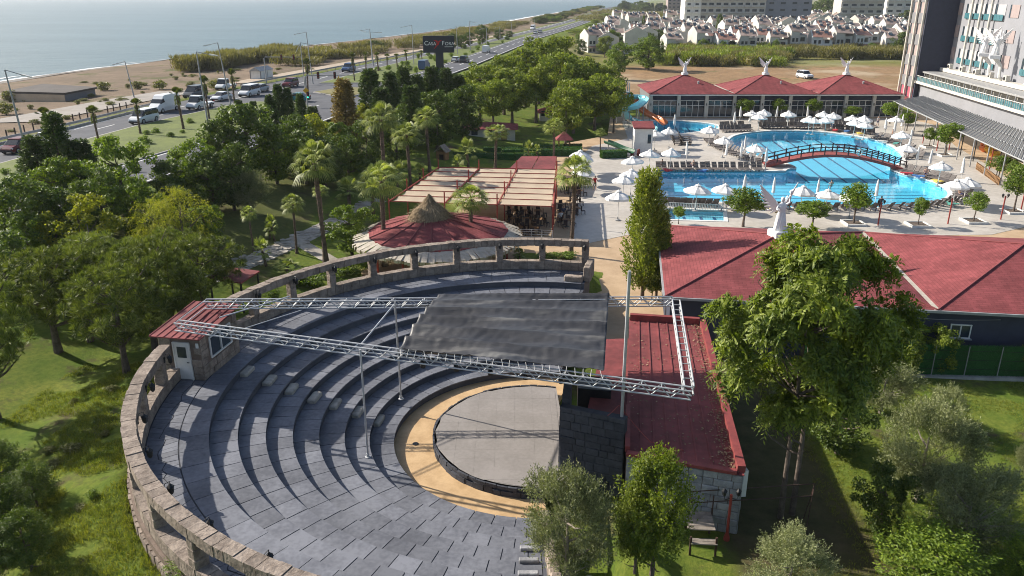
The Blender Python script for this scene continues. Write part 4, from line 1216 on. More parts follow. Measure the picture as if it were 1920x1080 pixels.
for i in range(nb):
    x0 = i * PW / 3 + .1; x1 = x0 + PW / 3 - .6
    b = MB().box(((x0 + x1) / 2 + .25, .48, 2.0), (x1 - x0 - .1, .1, 3.9)).build('window', M['glass'], ph, w=False)
    f = MB()
    for k in range(5): f.box((x0 + .3 + k * (x1 - x0 - .1) / 4, .38, 1.6), (.09, .1, 3.1))
    for z in (.1, 2.2, 3.15): f.box(((x0 + x1) / 2 + .25, .381, z), (x1 - x0, .1, .09))
    f.build('window_frame', M['white'], b, w=False)
    MB().box(((x0 + x1) / 2 + .25, .4, 3.68), (x1 - x0, .12, .9)).build('arch_panel', M['navy'], b, w=False)
for i in range(nb + 1):
    o = MB().box((i * PW / 3 - .05, .2, 2.1), (.62, .7, 4.2)).build('pillar', M['offwhite'], ph, w=False)
    MB().box((i * PW / 3 - .05, -.2, 2.5), (.14, .12, .4)).build('wall_light', M['blackmetal'], o, w=False)
for k, nm in enumerate(('left', 'middle', 'right')):
    statue((26.6 + (k + .5) * PW - .42, 155.2 + (PD - .9) / 2, PAp + .35), f'white winged statue on the {nm} peak of the pool hall roof', 2.7, R(10))
# ================================================================== RESTAURANT GARDEN
# ---- round pavilion with thatched cap
pc = bp(822, 430, 3.2); pc.z = 0
rp = thing('round_pavilion', 'round bar pavilion with low red conical roof and thatched cap', 'pavilion', pc)
NS = 16; RR = 6.0
for k in range(NS):
    a0_, a1_ = 2 * math.pi * k / NS, 2 * math.pi * (k + 1) / NS
    p0, p1 = Vector((RR * math.cos(a0_), RR * math.sin(a0_), 3.1)), Vector((RR * math.cos(a1_), RR * math.sin(a1_), 3.1))
    q0, q1 = Vector((1.3 * math.cos(a0_) - .5, 1.3 * math.sin(a0_) + .3, 4.3)), Vector((1.3 * math.cos(a1_) - .5, 1.3 * math.sin(a1_) + .3, 4.3))
    o = MB().add([p0, p1, q1, q0, p0 - Vector((0, 0, .1)), p1 - Vector((0, 0, .1))], [(0, 1, 2, 3), (0, 4, 5, 1)]).build('roof_panel', M['shingle'], rp, w=False)
    slope_uv(o)
    MB().tube([p0, q0], .07, 5).build('hip_ridge', M['redroof'], o, w=False)
ev = MB(); n = 150
for k in range(n):                                        # bleached reed eave
    a = 2 * math.pi * k / n; da = math.pi / n * 1.02
    r1 = 7.25 + random.uniform(-.18, .15); z1 = 2.62 + random.uniform(-.08, .05)
    ev.add([(5.9 * math.cos(a - da), 5.9 * math.sin(a - da), 3.06), (5.9 * math.cos(a + da), 5.9 * math.sin(a + da), 3.06), (r1 * math.cos(a + da), r1 * math.sin(a + da), z1), (r1 * math.cos(a - da), r1 * math.sin(a - da), z1),
            (r1 * math.cos(a + da), r1 * math.sin(a + da), z1 - .25), (r1 * math.cos(a - da), r1 * math.sin(a - da), z1 - .25)], [(0, 3, 2, 1), (3, 5, 4, 2)])
ev.build('reed_eave', M['bamboo'], rp, w=False)
V = []; F = []
for k in range(420):                                      # hanging fringe of reeds
    a = 2 * math.pi * random.random(); r = 7.2 + random.uniform(-.1, .12); l = random.uniform(.3, .75); b = len(V); w_ = .035
    c, s = math.cos(a), math.sin(a)
    V += [(r * c - s * w_, r * s + c * w_, 2.6), (r * c + s * w_, r * s - c * w_, 2.6), (r * c + s * w_ * .5 + random.uniform(-.1, .1), r * s, 2.6 - l)]; F.append((b, b + 1, b + 2))
tag(MB().add(V, F).build('reed_fringe', M['thatch'], rp, w=False), kind='stuff')
tc_ = MB().lathe([(1.85, 4.2), (1.8, 4.5), (1.3, 5.15), (.65, 5.6), (.2, 6.0), (.1, 6.5)], 22).build('thatch_cap', M['thatch'], rp, w=False); tc_.location = (-.75, .4, -.3)
V = []; F = []
for k in range(3600):
    a = 2 * math.pi * random.random(); t = random.random() ** .7; c, s = math.cos(a), math.sin(a)
    prof = [(.12, 6.4), (.28, 5.95), (.7, 5.6), (1.3, 5.15), (1.8, 4.6), (1.88, 4.35)]
    f = t * 4.99; i = int(f); f -= i
    r = prof[i][0] * (1 - f) + prof[i + 1][0] * f; z = prof[i][1] * (1 - f) + prof[i + 1][1] * f
    l = random.uniform(.35, .8) * (1.3 if t > .85 else 1); j = random.uniform(-.12, .12); b = len(V); w_ = .03
    dn = (.25, -.97) if t > .6 else (.75, -.66)
    if random.random() < .1: dn = (.9, -.2)
    V += [(r * c - s * w_, r * s + c * w_, z + .04), (r * c + s * w_, r * s - c * w_, z + .04), ((r + dn[0] * l) * math.cos(a + j), (r + dn[0] * l) * math.sin(a + j), z + dn[1] * l)]; F.append((b, b + 1, b + 2))
tag(MB().add(V, F).build('thatch_straw', M['thatch'], tc_, w=False), kind='stuff')
for k in range(12):
    a = 2 * math.pi * k / 12 + .1
    MB().tube([(5.9 * math.cos(a), 5.9 * math.sin(a), 0), (5.9 * math.cos(a), 5.9 * math.sin(a), 3.1)], .1, 7).build('post', M['redmetal'], rp, w=False)
MB().lathe([(3.2, 0), (3.2, 1.05), (3.5, 1.06), (3.5, 1.12)], 24).build('bar_counter', M['brownwood'], rp, w=False)
MB().lathe([(6.9, 0), (6.9, .12)], 40).build('floor', M['tanpave'], rp, w=False)

# ---- pergola with beige canvas
pg = thing('pergola', 'red framed pergola with three beige canvas panels over restaurant tables', 'pergola', bp(1037, 388, 3.3))
FLp, FRp, BLp, BRp = bp(729, 378, 3.3), bp(1037, 388, 3.3), bp(822, 316, 3.3), bp(1044, 320, 3.3)
pgp = lambda s, t, z=0: FLp.lerp(FRp, s).lerp(BLp.lerp(BRp, s), t) + Vector((0, 0, z))
gaps = [0, .345, .665, 1.0]
for k in range(3):
    s0, s1 = gaps[k] + .012, gaps[k + 1] - .012
    P = []; nx_, ny_ = 6, 36
    for j in range(ny_ + 1):
        t = j / ny_
        for i in range(nx_ + 1):
            s = s0 + (s1 - s0) * i / nx_
            sg = -.13 * math.sin(math.pi * ((t * 7) % 1)) * (.7 + .3 * math.sin(s * 40 + k))
            P.append(pgp(s, t, sg + .1 * t))
    F = [(j * (nx_ + 1) + i, j * (nx_ + 1) + i + 1, (j + 1) * (nx_ + 1) + i + 1, (j + 1) * (nx_ + 1) + i) for j in range(ny_) for i in range(nx_)]
    cv = MB().add(P, F).build('canvas', M['beigecloth'], pg, True)
    for j in range(8):
        t = j / 7
        MB().tube([pgp(s0 - .006, t, .05 + .1 * t), pgp(s1 + .006, t, .05 + .1 * t)], .045, 5).build('cross_bar', M['redmetal'], pg)
for g in gaps:
    MB().tube([pgp(g, -.01, .0), pgp(g, 1.01, .1)], .08, 6).build('beam', M['redmetal'], pg)
    for t in (0, .33, .66, 1.0):
        q = pgp(g, t); MB().tube([(q.x, q.y, 0), (q.x, q.y, q.z + (1.1 if t > .3 or g in (.345, .665) else .3))], .07, 6).build('post', M['redmetal'], pg)
# low railing in front
rl = thing('terrace_railing', 'white pipe railing in front of the pergola tables', 'railing', (FRp.x, FRp.y, 0))
ra, rb = pgp(.68, -.01), pgp(1.0, -.01); ra.z = rb.z = 0
for z in (.35, .6, .85, 1.05): MB().tube([ra + Vector((0, 0, z)), rb + Vector((0, 0, z))], .025, 5).build('pipe', M['white'], rl)
for k in range(6): q = ra.lerp(rb, k / 5); MB().tube([q, q + Vector((0, 0, 1.08))], .03, 5).build('upright', M['white'], rl)
# tables and chairs (proto, copies)
def table_proto():
    t = thing('cafe_table', 'dark square cafe table', 'table')
    MB().bbox((0, 0, .73), (.8, .8, .05), .02).build('table_top', M['brownwood'], t, w=False)
    MB().tube([(0, 0, 0), (0, 0, .7)], .04, 6).build('leg', M['blackmetal'], t, w=False)
    MB().box((0, 0, .02), (.5, .5, .03)).build('base', M['blackmetal'], t, w=False)
    return t
def chair_proto():
    t = thing('cafe_chair', 'dark cafe chair', 'chair')
    MB().bbox((0, 0, .45), (.42, .42, .05), .02).build('seat', M['darkwood'], t, w=False)
    MB().box((0, .2, .72), (.42, .04, .5)).build('backrest', M['darkwood'], t, w=False)
    for sx in (-1, 1):
        for sy_ in (-1, 1): MB().box((sx * .18, sy_ * .18, .22), (.04, .04, .44)).build('leg', M['darkwood'], t, w=False)
    return t
class Pool_:
    def __init__(s, make): s.make = make; s.first = None
    def put(s, loc, rz, label, group, sc=None):
        if s.first is None:
            s.first = s.make(); o = s.first
            s.kids = [k for k in o.children]
            o.location = loc; o.rotation_euler = (0, 0, rz); o['label'] = label; o['group'] = group
            if sc: o.scale = sc
            return o
        r = s.first.copy(); COL.objects.link(r); r.location = loc; r.rotation_euler = (0, 0, rz); r.scale = sc or (1, 1, 1)
        r['label'] = label; r['group'] = group
        for k in s.kids:
            c = k.copy(); COL.objects.link(c); c.parent = r
        return r
TBL, CHR = Pool_(table_proto), Pool_(chair_proto)
def table_set(p, lab, grp, rz=0, n=4):
    TBL.put(p, rz, 'dark square cafe table ' + lab, grp)
    for k in range(n):
        a = rz + k * math.pi / 2
        CHR.put((p[0] + .75 * math.sin(-a + math.pi) * -1 * -1, p[1] + .75 * math.cos(-a), p[2]), a, 'dark cafe chair ' + lab, 'chairs of the ' + grp)
for i, s in enumerate((.7, .79, .88)):
    for j, t in enumerate((.1, .3, .5)):
        q = pgp(s + .03 * (j % 2), t); table_set((q.x, q.y, .02), 'under the beige pergola', 'tables under the pergola', random.random())
for i, (u, v) in enumerate([(1050, 395), (1052, 412), (1062, 425), (1078, 385), (1080, 402), (1085, 368), (1066, 362), (1088, 352)]):
    p = bp(u, v, .02); table_set(p, 'in the open beside the pergola', 'tables beside the walkway', random.random() * .6)
# ---- red flat roof kiosk behind the pergola
rk = thing('snack_kiosk', 'low kiosk with two sloping dark red roof panels behind the pergola', 'kiosk', bp(1000, 318, 0))
ka = [bp(955, 316, 2.9), bp(1040, 318, 2.9), bp(1043, 293, 3.3), bp(978, 293, 3.3)]
for s0, s1 in ((0, .49), (.51, 1)):
    q = [ka[0].lerp(ka[1], s0), ka[0].lerp(ka[1], s1), ka[3].lerp(ka[2], s1), ka[3].lerp(ka[2], s0)]
    MB().add([*q, *[p - Vector((0, 0, .12)) for p in q]], [(0, 1, 2, 3), (7, 6, 5, 4), (0, 4, 5, 1), (1, 5, 6, 2), (2, 6, 7, 3), (3, 7, 4, 0)]).build('roof_panel', M['redflat'], rk)
for q in ka + [ka[0].lerp(ka[1], .5)]: MB().tube([(q.x, q.y, 0), (q.x, q.y, q.z - .05)], .07, 6).build('post', M['redmetal'], rk)
MB().prism([(p.x, p.y) for p in (ka[0].lerp(ka[2], .2), ka[1].lerp(ka[3], .2), ka[2].lerp(ka[0], .2), ka[3].lerp(ka[1], .2))], 0, 1.1).build('counter', M['brownwood'], rk)
# ---- white cottage
def cottage(u0, u1, vb, vr, vt, label, name='cottage', h=None, depth=6.0, roofm=None):
    a, b = bp(u0, vb, 0), bp(u1, vb, 0); y = (a.y + b.y) / 2
    x0, x1 = a.x, b.x; he = hgt(vr, y); ha = hgt(vt, y + depth / 2)
    t = thing(name, label, 'house', ((x0 + x1) / 2, y, 0))
    w_, cx = x1 - x0, 0
    MB().box((0, depth / 2, he / 2), (w_, depth, he)).build('wall', M['offwhite'], t, w=False)
    o = .5; hw_ = w_ / 2 + o; rid = max(w_ / 2 - depth / 2, .3)
    c = [(-hw_, -o, he), (hw_, -o, he), (hw_, depth + o, he), (-hw_, depth + o, he), (-rid, depth / 2, ha), (rid, depth / 2, ha)]
    r = MB().add(c, [(0, 1, 5, 4), (1, 2, 5), (2, 3, 4, 5), (3, 0, 4), (3, 2, 1, 0)]).build('roof', M['shingle'], t, w=False); slope_uv(r)
    MB().box((w_ * .28, -.03, 1.0), (.9, .06, 2.0)).build('door', M['brownwood'], t, w=False)
    for sx in (-.3, -.02):
        wd = MB().box((w_ * sx, -.02, 1.5), (1.0, .05, .9)).build('window', M['glass'], t, w=False)
        MB().box((w_ * sx, -.05, 1.02), (1.2, .1, .06)).build('sill', M['white'], wd, w=False)
    return t
cottage(871, 966, 266, 243, 229, 'white cottage with hipped red roof among the garden trees')
cottage(1012, 1050, 228, 212, 199, 'small hut with layered dark red roof behind the pines', 'hut', depth=4)
st_ = thing('play_hut', 'tiny wooden play hut with pointed red roof on posts', 'hut', bp(1058, 285, 0))
for sx in (-.8, .8):
    for sy_ in (0, 1.6): MB().box((sx, sy_, .9), (.12, .12, 1.8)).build('post', M['brownwood'], st_, w=False)
slope_uv(MB().add([(-1.3, -.5, 1.8), (1.3, -.5, 1.8), (1.3, 2.1, 1.8), (-1.3, 2.1, 1.8), (0, .8, 3.0)], [(0, 1, 4), (1, 2, 4), (2, 3, 4), (3, 0, 4), (3, 2, 1, 0)]).build('roof', M['shingle'], st_, w=False))
wk = thing('wooden_kiosk', 'small brown wooden kiosk with gabled roof behind the pergola', 'kiosk', bp(827, 312, 0), R(-20))
MB().box((0, .6, 1.0), (1.4, 1.2, 2.0)).build('wall', M['brownwood'], wk, w=False)
MB().add([(-.95, -.2, 1.95), (0, -.2, 2.9), (.95, -.2, 1.95), (-.95, 1.4, 1.95), (0, 1.4, 2.9), (.95, 1.4, 1.95), (-.9, -.2, 1.88), (0, -.2, 2.8), (.9, -.2, 1.88)], [(0, 1, 4, 3), (1, 2, 5, 4), (0, 6, 7, 1), (1, 7, 8, 2)]).build('roof', M['wood'], wk, w=False)
MB().box((.1, -.02, .85), (.6, .05, 1.6)).build('door', M['darkwood'], wk, w=False)
# shelter with red roof left of the colonnade
sh2 = thing('picnic_shelter', 'dark posted shelter with thin red roof beside the colonnade', 'shelter', G(470, 545))
z0 = float(sh2.location.z)
s4 = [bp(388, 520, z0 + 2.4), bp(452, 530, z0 + 2.4), bp(487, 508, z0 + 2.4), bp(430, 500, z0 + 2.4)]
MB().add([*s4, *[p - Vector((0, 0, .1)) for p in s4]], [(0, 1, 2, 3), (7, 6, 5, 4), (0, 4, 5, 1), (1, 5, 6, 2), (2, 6, 7, 3), (3, 7, 4, 0)]).build('roof', M['redflat'], sh2)
for p in s4: q = p.lerp(sum(s4, Vector()) / 4, .1); MB().tube([(q.x, q.y, float(tz(q.x, q.y)) - .1), (q.x, q.y, q.z - .05)], .07, 6).build('post', M['blackmetal'], sh2)

# ================================================================== POOL FURNITURE
def lounger_proto():
    t = thing('sun_lounger', 'grey sun lounger', 'sun lounger')
    s_ = MB()
    for k in range(6): s_.box((0, -.95 + k * .24, .33), (.62, .2, .04))
    s_.build('seat', M['lounger'], t, w=False)
    b_ = MB()
    for k in range(4): b_.box((0, .5 + k * .13, .42 + k * .17), (.62, .05, .18), tilt=(-.62, 'X'))
    b_.build('backrest', M['lounger'], t, w=False)
    f_ = MB()
    for sx in (-1, 1):
        f_.box((sx * .32, -.25, .3), (.05, 1.75, .08)); f_.box((sx * .3, -.9, .14), (.05, .08, .3)); f_.box((sx * .3, .45, .14), (.05, .08, .3))
        f_.tube([(sx * .32, .45, .33), (sx * .32, .98, 1.02)], .03, 4)
    f_.build('frame', M['lounger'], t, w=False)
    return t
LNG = Pool_(lounger_proto)
def row(pix, n, face, lab, grp, z=.06, jit=.12):
    pts = [bp(u, v, z) for u, v in pix]
    Ls = [0]
    for a, b in zip(pts, pts[1:]): Ls.append(Ls[-1] + (b - a).length)
    for k in range(n):
        d = Ls[-1] * (k + .5) / n
        i = max(j for j in range(len(pts) - 1) if Ls[j] <= d)
        q = pts[i].lerp(pts[i + 1], (d - Ls[i]) / (Ls[i + 1] - Ls[i])); tn = (pts[i + 1] - pts[i]).normalized()
        f = math.atan2(-tn.x, tn.y) + math.pi / 2 if face is None else face
        q += Vector((random.uniform(-jit, jit), random.uniform(-jit, jit), 0))
        LNG.put(q, f + random.uniform(-.12, .12), 'grey-brown sun lounger ' + lab, grp)
row([(1228, 319), (1432, 320)], 17, 0.0, 'in the row along the far edge of the long pool', 'loungers on the far edge of the long pool')
row([(1330, 262), (1345, 275), (1370, 287), (1400, 297), (1432, 305)], 17, None, 'in the curved row left of the upper basin', 'loungers left of the upper basin')
row([(1352, 247), (1410, 245)], 9, .1, 'in the short double row above the upper basin', 'loungers near the kids pool')
row([(1350, 240), (1398, 239)], 7, .1, 'in the short double row above the upper basin', 'loungers near the kids pool')
row([(1424, 240), (1540, 240)], 16, 0, 'in the long row behind the upper basin', 'loungers behind the upper basin')
row([(1424, 232), (1640, 238)], 26, 0, 'in the rear row below the pool hall', 'loungers below the pool hall')
row([(1540, 243), (1600, 247), (1640, 253)], 12, -.3, 'in the row right behind the upper basin', 'loungers right behind the upper basin')
row([(1640, 259), (1685, 270), (1705, 285)], 12, -1.2, 'at the right side of the upper basin', 'loungers right of the upper basin')
row([(1700, 300), (1712, 290), (1725, 300)], 5, -1.2, 'beside the right end of the footbridge', 'loungers by the bridge end')
row([(1690, 322), (1740, 332), (1780, 345)], 11, -1.0, 'on the right shore of the lower basin', 'loungers right of the lower basin')
row([(1238, 381), (1345, 386)], 9, math.pi, 'on the near edge of the long pool by the paddling pool', 'loungers on the near edge, left')
row([(1355, 387), (1500, 392), (1640, 393)], 16, math.pi, 'on the near edge of the long pool behind the statue', 'loungers on the near edge, middle')
row([(1650, 394), (1740, 390), (1795, 378), (1812, 362)], 14, math.pi + .5, 'at the near right corner of the long pool', 'loungers on the near edge, right')
# a stack of spare loungers
sk = bp(1270, 272, .05)
for k in range(10): LNG.put((sk.x + (k % 2) * 1.2, sk.y + (k % 5) * .35, .05 + (k // 2) * .2), R(90) + random.uniform(-.1, .1), 'grey-brown sun lounger in the spare stack by the kids pool', 'stacked loungers')
def parasol_proto():
    t = thing('parasol', 'white parasol', 'parasol')
    n = 8; P = []; Rr = 1.32
    for r, z in ((0, 2.72), (.5, 2.58), (.95, 2.38), (Rr, 2.16)):
        for k in range(n * 2):
            a = math.pi * k / n; sc_ = 1 if k % 2 == 0 else .94
            P.append((r * sc_ * math.cos(a), r * sc_ * math.sin(a), z - (.05 if k % 2 and r else 0)))
    for k in range(n * 2):
        a = math.pi * k / n; sc_ = 1 if k % 2 == 0 else .94; P.append((Rr * sc_ * math.cos(a), Rr * sc_ * math.sin(a), 1.96))
    m_ = n * 2
    F = [(i * m_ + k, i * m_ + (k + 1) % m_, (i + 1) * m_ + (k + 1) % m_, (i + 1) * m_ + k) for i in range(4) for k in range(m_)]
    MB().add(P, F).build('canopy', M['whitecloth'], t, w=False)
    MB().lathe([(.3, 2.66), (.28, 2.76), (.05, 2.86), (.02, 2.95)], 8).build('vent_cap', M['whitecloth'], t, w=False)
    MB().tube([(0, 0, 0), (0, 0, 2.7)], .035, 6).build('pole', M['white'], t, w=False)
    MB().lathe([(.28, 0), (.28, .08), (.08, .12), (.06, .35)], 10).build('base', M['greymetal'], t, w=False)
    return t
def closed_proto():
    t = thing('closed_parasol', 'closed parasol', 'parasol')
    P = [(.05, .95), (.2, 1.05), (.17, 1.5), (.15, 2.1), (.09, 2.6), (.02, 2.85)]
    MB().lathe(P, 9).build('furled_canopy', M['whitecloth'], t, w=False)
    MB().tube([(0, 0, 0), (0, 0, 1.2)], .035, 6).build('pole', M['white'], t, w=False)
    MB().lathe([(.28, 0), (.28, .08), (.08, .12), (.06, .35)], 10).build('base', M['greymetal'], t, w=False)
    return t
OPN, CLS = Pool_(parasol_proto), Pool_(closed_proto)
opens = {
 'on the walkway left of the long pool': [(1187, 301), (1184, 330), (1169, 339), (1160, 372), (1086, 293), (1092, 300), (1089, 312), (1092, 325)],
 'on the open deck beside the white kiosk': [(1229, 253), (1256, 249), (1217, 289), (1257, 288)],
 'on the left shore of the upper basin': [(1418, 277), (1357, 265), (1331, 245)],
 'in front of the pool hall windows': [(1432, 214), (1410, 214), (1479, 215), (1518, 225), (1542, 216), (1424, 219)],
 'in the cluster behind the upper basin': [(1526, 226), (1550, 227), (1563, 219), (1598, 222), (1619, 225), (1603, 231), (1622, 235), (1680, 225)],
 'on the right shore of the pools': [(1692, 255), (1700, 279), (1764, 314), (1793, 350), (1812, 344)],
 'on the near edge of the long pool': [(1306, 356), (1356, 357), (1503, 361), (1552, 364), (1598, 368)]}
for lab, lst in opens.items():
    for i, (u, v) in enumerate(lst):
        p = bp(u, v, 2.4); p.z = .05
        q_ = OPN.put(p, random.random(), 'open white parasol ' + lab, 'open parasols ' + lab, (random.uniform(.98, 1.16), random.uniform(.98, 1.16), random.uniform(1.0, 1.12))); q_.rotation_euler = (random.uniform(-.06, .06), random.uniform(-.06, .06), random.random() * 3)
closed = {
 'by the row on the far edge of the long pool': [(1287, 305), (1359, 306), (1387, 308), (1405, 309), (1435, 318)],
 'on the left shore of the upper basin': [(1395, 295), (1339, 267), (1264, 247)],
 'below the pool hall': [(1375, 241), (1387, 229), (1404, 240), (1454, 230), (1476, 240), (1513, 230)],
 'at the right of the upper basin': [(1659, 254), (1675, 259), (1689, 249), (1705, 278), (1700, 298), (1717, 314), (1740, 322), (1802, 341)],
 'on the near edge of the long pool': [(1392, 378), (1448, 378), (1530, 383), (1640, 385)]}
for lab, lst in closed.items():
    for u, v in lst:
        p = bp(u, v, .05); q_ = CLS.put(p, random.random(), 'furled white parasol ' + lab, 'furled parasols ' + lab, (random.uniform(.9, 1.3), random.uniform(.9, 1.3), random.uniform(1.0, 1.12))); q_.rotation_euler = (random.uniform(-.05, .05), random.uniform(-.05, .05), random.random() * 3)
# ---- footbridge
bA, bB = bp(1432, 309, .1), bp(1692, 316, .1)
br = thing('footbridge', 'arched red-brown footbridge with dark rails crossing the pool', 'bridge', bA)
bd_ = (bB - bA); bl = bd_.length; bd_.normalize(); bn = Vector((-bd_.y, bd_.x, 0))
arch = lambda t: .12 + 1.75 * math.sin(math.pi * t) ** 1.0
nP = 44
for k in range(nP):
    t0, t1 = k / nP, (k + .9) / nP
    q0, q1 = bA + bd_ * bl * t0 + Vector((0, 0, arch(t0))), bA + bd_ * bl * t1 + Vector((0, 0, arch(t1)))
    w_ = bn * 1.15; h = Vector((0, 0, .08))
    MB().add([q0 - w_, q1 - w_, q1 + w_, q0 + w_, q0 - w_ - h, q1 - w_ - h, q1 + w_ - h, q0 + w_ - h], [(0, 1, 2, 3), (7, 6, 5, 4), (0, 4, 5, 1), (1, 5, 6, 2), (2, 6, 7, 3), (3, 7, 4, 0)]).build('plank', M['bridgedeck'], br)
for s in (-1, 1):
    P = [bA + bd_ * bl * i / 24 + bn * s * 1.2 + Vector((0, 0, arch(i / 24))) for i in range(25)]
    for dz_, hh in ((-.3, .2),):
        V = []; 
        for p in P: V += [p + Vector((0, 0, -.34)), p + Vector((0, 0, .02)), p + bn * s * .1 + Vector((0, 0, -.34)), p + bn * s * .1 + Vector((0, 0, .02))]
        F = [f for i in range(24) for f in ((4 * i, 4 * i + 4, 4 * i + 5, 4 * i + 1), (4 * i + 2, 4 * i + 3, 4 * i + 7, 4 * i + 6), (4 * i + 1, 4 * i + 5, 4 * i + 7, 4 * i + 3), (4 * i, 4 * i + 2, 4 * i + 6, 4 * i + 4))]
        MB().add(V, F).build('side_beam', M['bridgedeck'], br)
    for h in (.55, 1.0): MB().tube([p + Vector((0, 0, h)) for p in P], .06, 5).build('handrail', M['darkwood'], br)
    for i in range(0, 25, 2):
        p = P[i]; MB().box((p.x, p.y, p.z + .45), (.13, .13, 1.4)).build('rail_post', M['darkwood'], br)
lb = thing('lifebuoy', 'white lifebuoy ring hung on the footbridge rail', 'lifebuoy', bA + bd_ * bl * .66 + bn * -1.4 + Vector((0, 0, arch(.66) + .6)))
P = [lb.location + Vector((.36 * math.cos(a), 0, .36 * math.sin(a))) for a in np.linspace(0, 2 * math.pi, 15)]
MB().tube(P, .09, 6).build('ring', M['white'], lb)
# ---- low white fence between the pools
fn = thing('poolside_fence', 'low white railing between long pool and paddling pool', 'fence', bp(1300, 395, 0))
fa, fb = bp(1245, 392, .05), bp(1362, 397, .05)
for z in (.1, .75): MB().tube([fa + Vector((0, 0, z)), fb + Vector((0, 0, z))], .03, 4).build('rail', M['white'], fn)
for k in range(40): q = fa.lerp(fb, k / 39); MB().box((q.x, q.y, .42), (.04, .03, .7)).build('picket', M['white'], fn)
# ---- white kiosk with red roof, slides
ki = thing('lifeguard_kiosk', 'narrow white kiosk with red roof beside the open deck', 'kiosk', bp(1205, 290, .04))
kw = 34 / ppm(ki.location)
MB().box((0, .9, 1.9), (kw, 1.8, 3.8)).build('wall', M['white'], ki, w=False)
MB().add([(-kw / 2 - .2, -.3, 3.8), (kw / 2 + .2, -.3, 3.8), (kw / 2 + .2, 2.1, 4.4), (-kw / 2 - .2, 2.1, 4.4), (-kw / 2 - .2, -.3, 4.0), (kw / 2 + .2, -.3, 4.0), (kw / 2 + .2, 2.1, 4.6), (-kw / 2 - .2, 2.1, 4.6)], [(0, 3, 2, 1), (4, 5, 6, 7), (0, 1, 5, 4), (1, 2, 6, 5), (2, 3, 7, 6), (3, 0, 4, 7)]).build('roof', M['redflat'], ki, w=False)
MB().box((kw * .32, -.02, 2.3), (.5, .06, 1.3)).build('window', M['glass'], ki, w=False)
M['turq'] = mat('turquoise_fibreglass', (.2, .52, .58), (.16, .45, .52), sc=1, rough=.3, bump=0, spec=.5)
M['orange'] = mat('orange_fibreglass', (.72, .2, .05), (.62, .16, .04), sc=1, rough=.35, bump=0, spec=.5)
M['greenplastic'] = mat('green_plastic', (.03, .12, .06), (.025, .1, .05), sc=1, rough=.4, bump=0)
def flume(pts, r, m, label, name='water_slide', n=8):
    C = []
    pts = [Vector(p) for p in pts]
    for i in range(len(pts) - 1):
        a, b, c, d = pts[max(i - 1, 0)], pts[i], pts[i + 1], pts[min(i + 2, len(pts) - 1)]
        for t in range(7):
            t /= 7; C.append(.5 * (2 * b + (c - a) * t + (2 * a - 5 * b + 4 * c - d) * t * t + (3 * b - a - 3 * c + d) * t ** 3))
    C.append(pts[-1])
    V = []
    for i, p in enumerate(C):
        d = (C[min(i + 1, len(C) - 1)] - C[max(i - 1, 0)]).normalized(); s = d.cross(Vector((0, 0, 1))).normalized(); up = s.cross(d)
        for k in range(n + 1):
            a = math.pi * (1 + k / n); V.append(p + s * r * math.cos(a) + up * r * (math.sin(a) + .6))
        for k in range(n, -1, -1):
            a = math.pi * (1 + k / n); V.append(p + s * (r + .06) * math.cos(a) + up * ((r + .06) * math.sin(a) + .6 * r))
    m_ = 2 * (n + 1)
    F = [(i * m_ + k, i * m_ + (k + 1) % m_, (i + 1) * m_ + (k + 1) % m_, (i + 1) * m_ + k) for i in range(len(C) - 1) for k in range(m_)]
    t = thing(name, label, 'slide', (C[-1].x, C[-1].y, 0))
    MB().add(V, F).build('trough', m, t, True)
    for i in range(3, len(C) - 4, 6):
        p = C[i]
        if p.z > 1: MB().tube([(p.x, p.y, 0), (p.x, p.y, p.z - r * .5)], .08, 6).build('support', M['greymetal'], t)
    return t
sl = lambda u, v, y: Vector(((u - 960) / FPX * (y * CT - (hgt(v, y) - CAMZ) * ST), y, hgt(v, y)))
flume([sl(1150, 190, 146), sl(1172, 184, 149), sl(1198, 183, 150), sl(1208, 190, 147), sl(1195, 200, 143), sl(1176, 205, 142), sl(1168, 212, 144), sl(1180, 224, 147), sl(1205, 234, 145), sl(1226, 243, 141.5)], .75, M['turq'], 'turquoise spiral water slide winding down to the small pool')
flume([sl(1172, 174, 155), sl(1190, 190, 152), sl(1203, 207, 149), sl(1218, 217, 147), sl(1234, 224, 145), sl(1245, 232, 142)], .7, M['orange'], 'orange water slide ending beside the turquoise one')
flume([sl(1142, 198, 150), sl(1165, 212, 148), sl(1185, 228, 146), sl(1215, 240, 142)], .6, M['white'], 'white water slide below the turquoise spiral')
tw = thing('slide_tower', 'slim steel platform tower behind the water slides', 'tower', (20.5, 152, 0))
for sx in (-1.2, 1.2):
    for sy_ in (-1.2, 1.2): MB().tube([(20.5 + sx, 152 + sy_, 0), (20.5 + sx, 152 + sy_, 7)], .1, 6).build('leg', M['greymetal'], tw)
MB().box((20.5, 152, 5.2), (2.8, 2.8, .15)).build('platform', M['greymetal'], tw)
flume([sl(1136, 266, 118), sl(1150, 271, 117), sl(1168, 279, 116), sl(1186, 285, 114.5)], .5, M['greenplastic'], 'small green playground slide on the garden edge', 'playground_slide')
for i, (u, v) in enumerate([(1171, 291), (1185, 292), (1197, 292)]):
    o = MB().lathe([(.2, 0), (.26, .1), (.2, .9), (.12, 1.0)], 10, bp(u, v, .05)).build('barrier_bollard', M['redtrim'])
    tag(o, ['leftmost', 'middle', 'rightmost'][i] + ' small red barrier post at the foot of the green slide', 'bollard', 'red barrier posts')

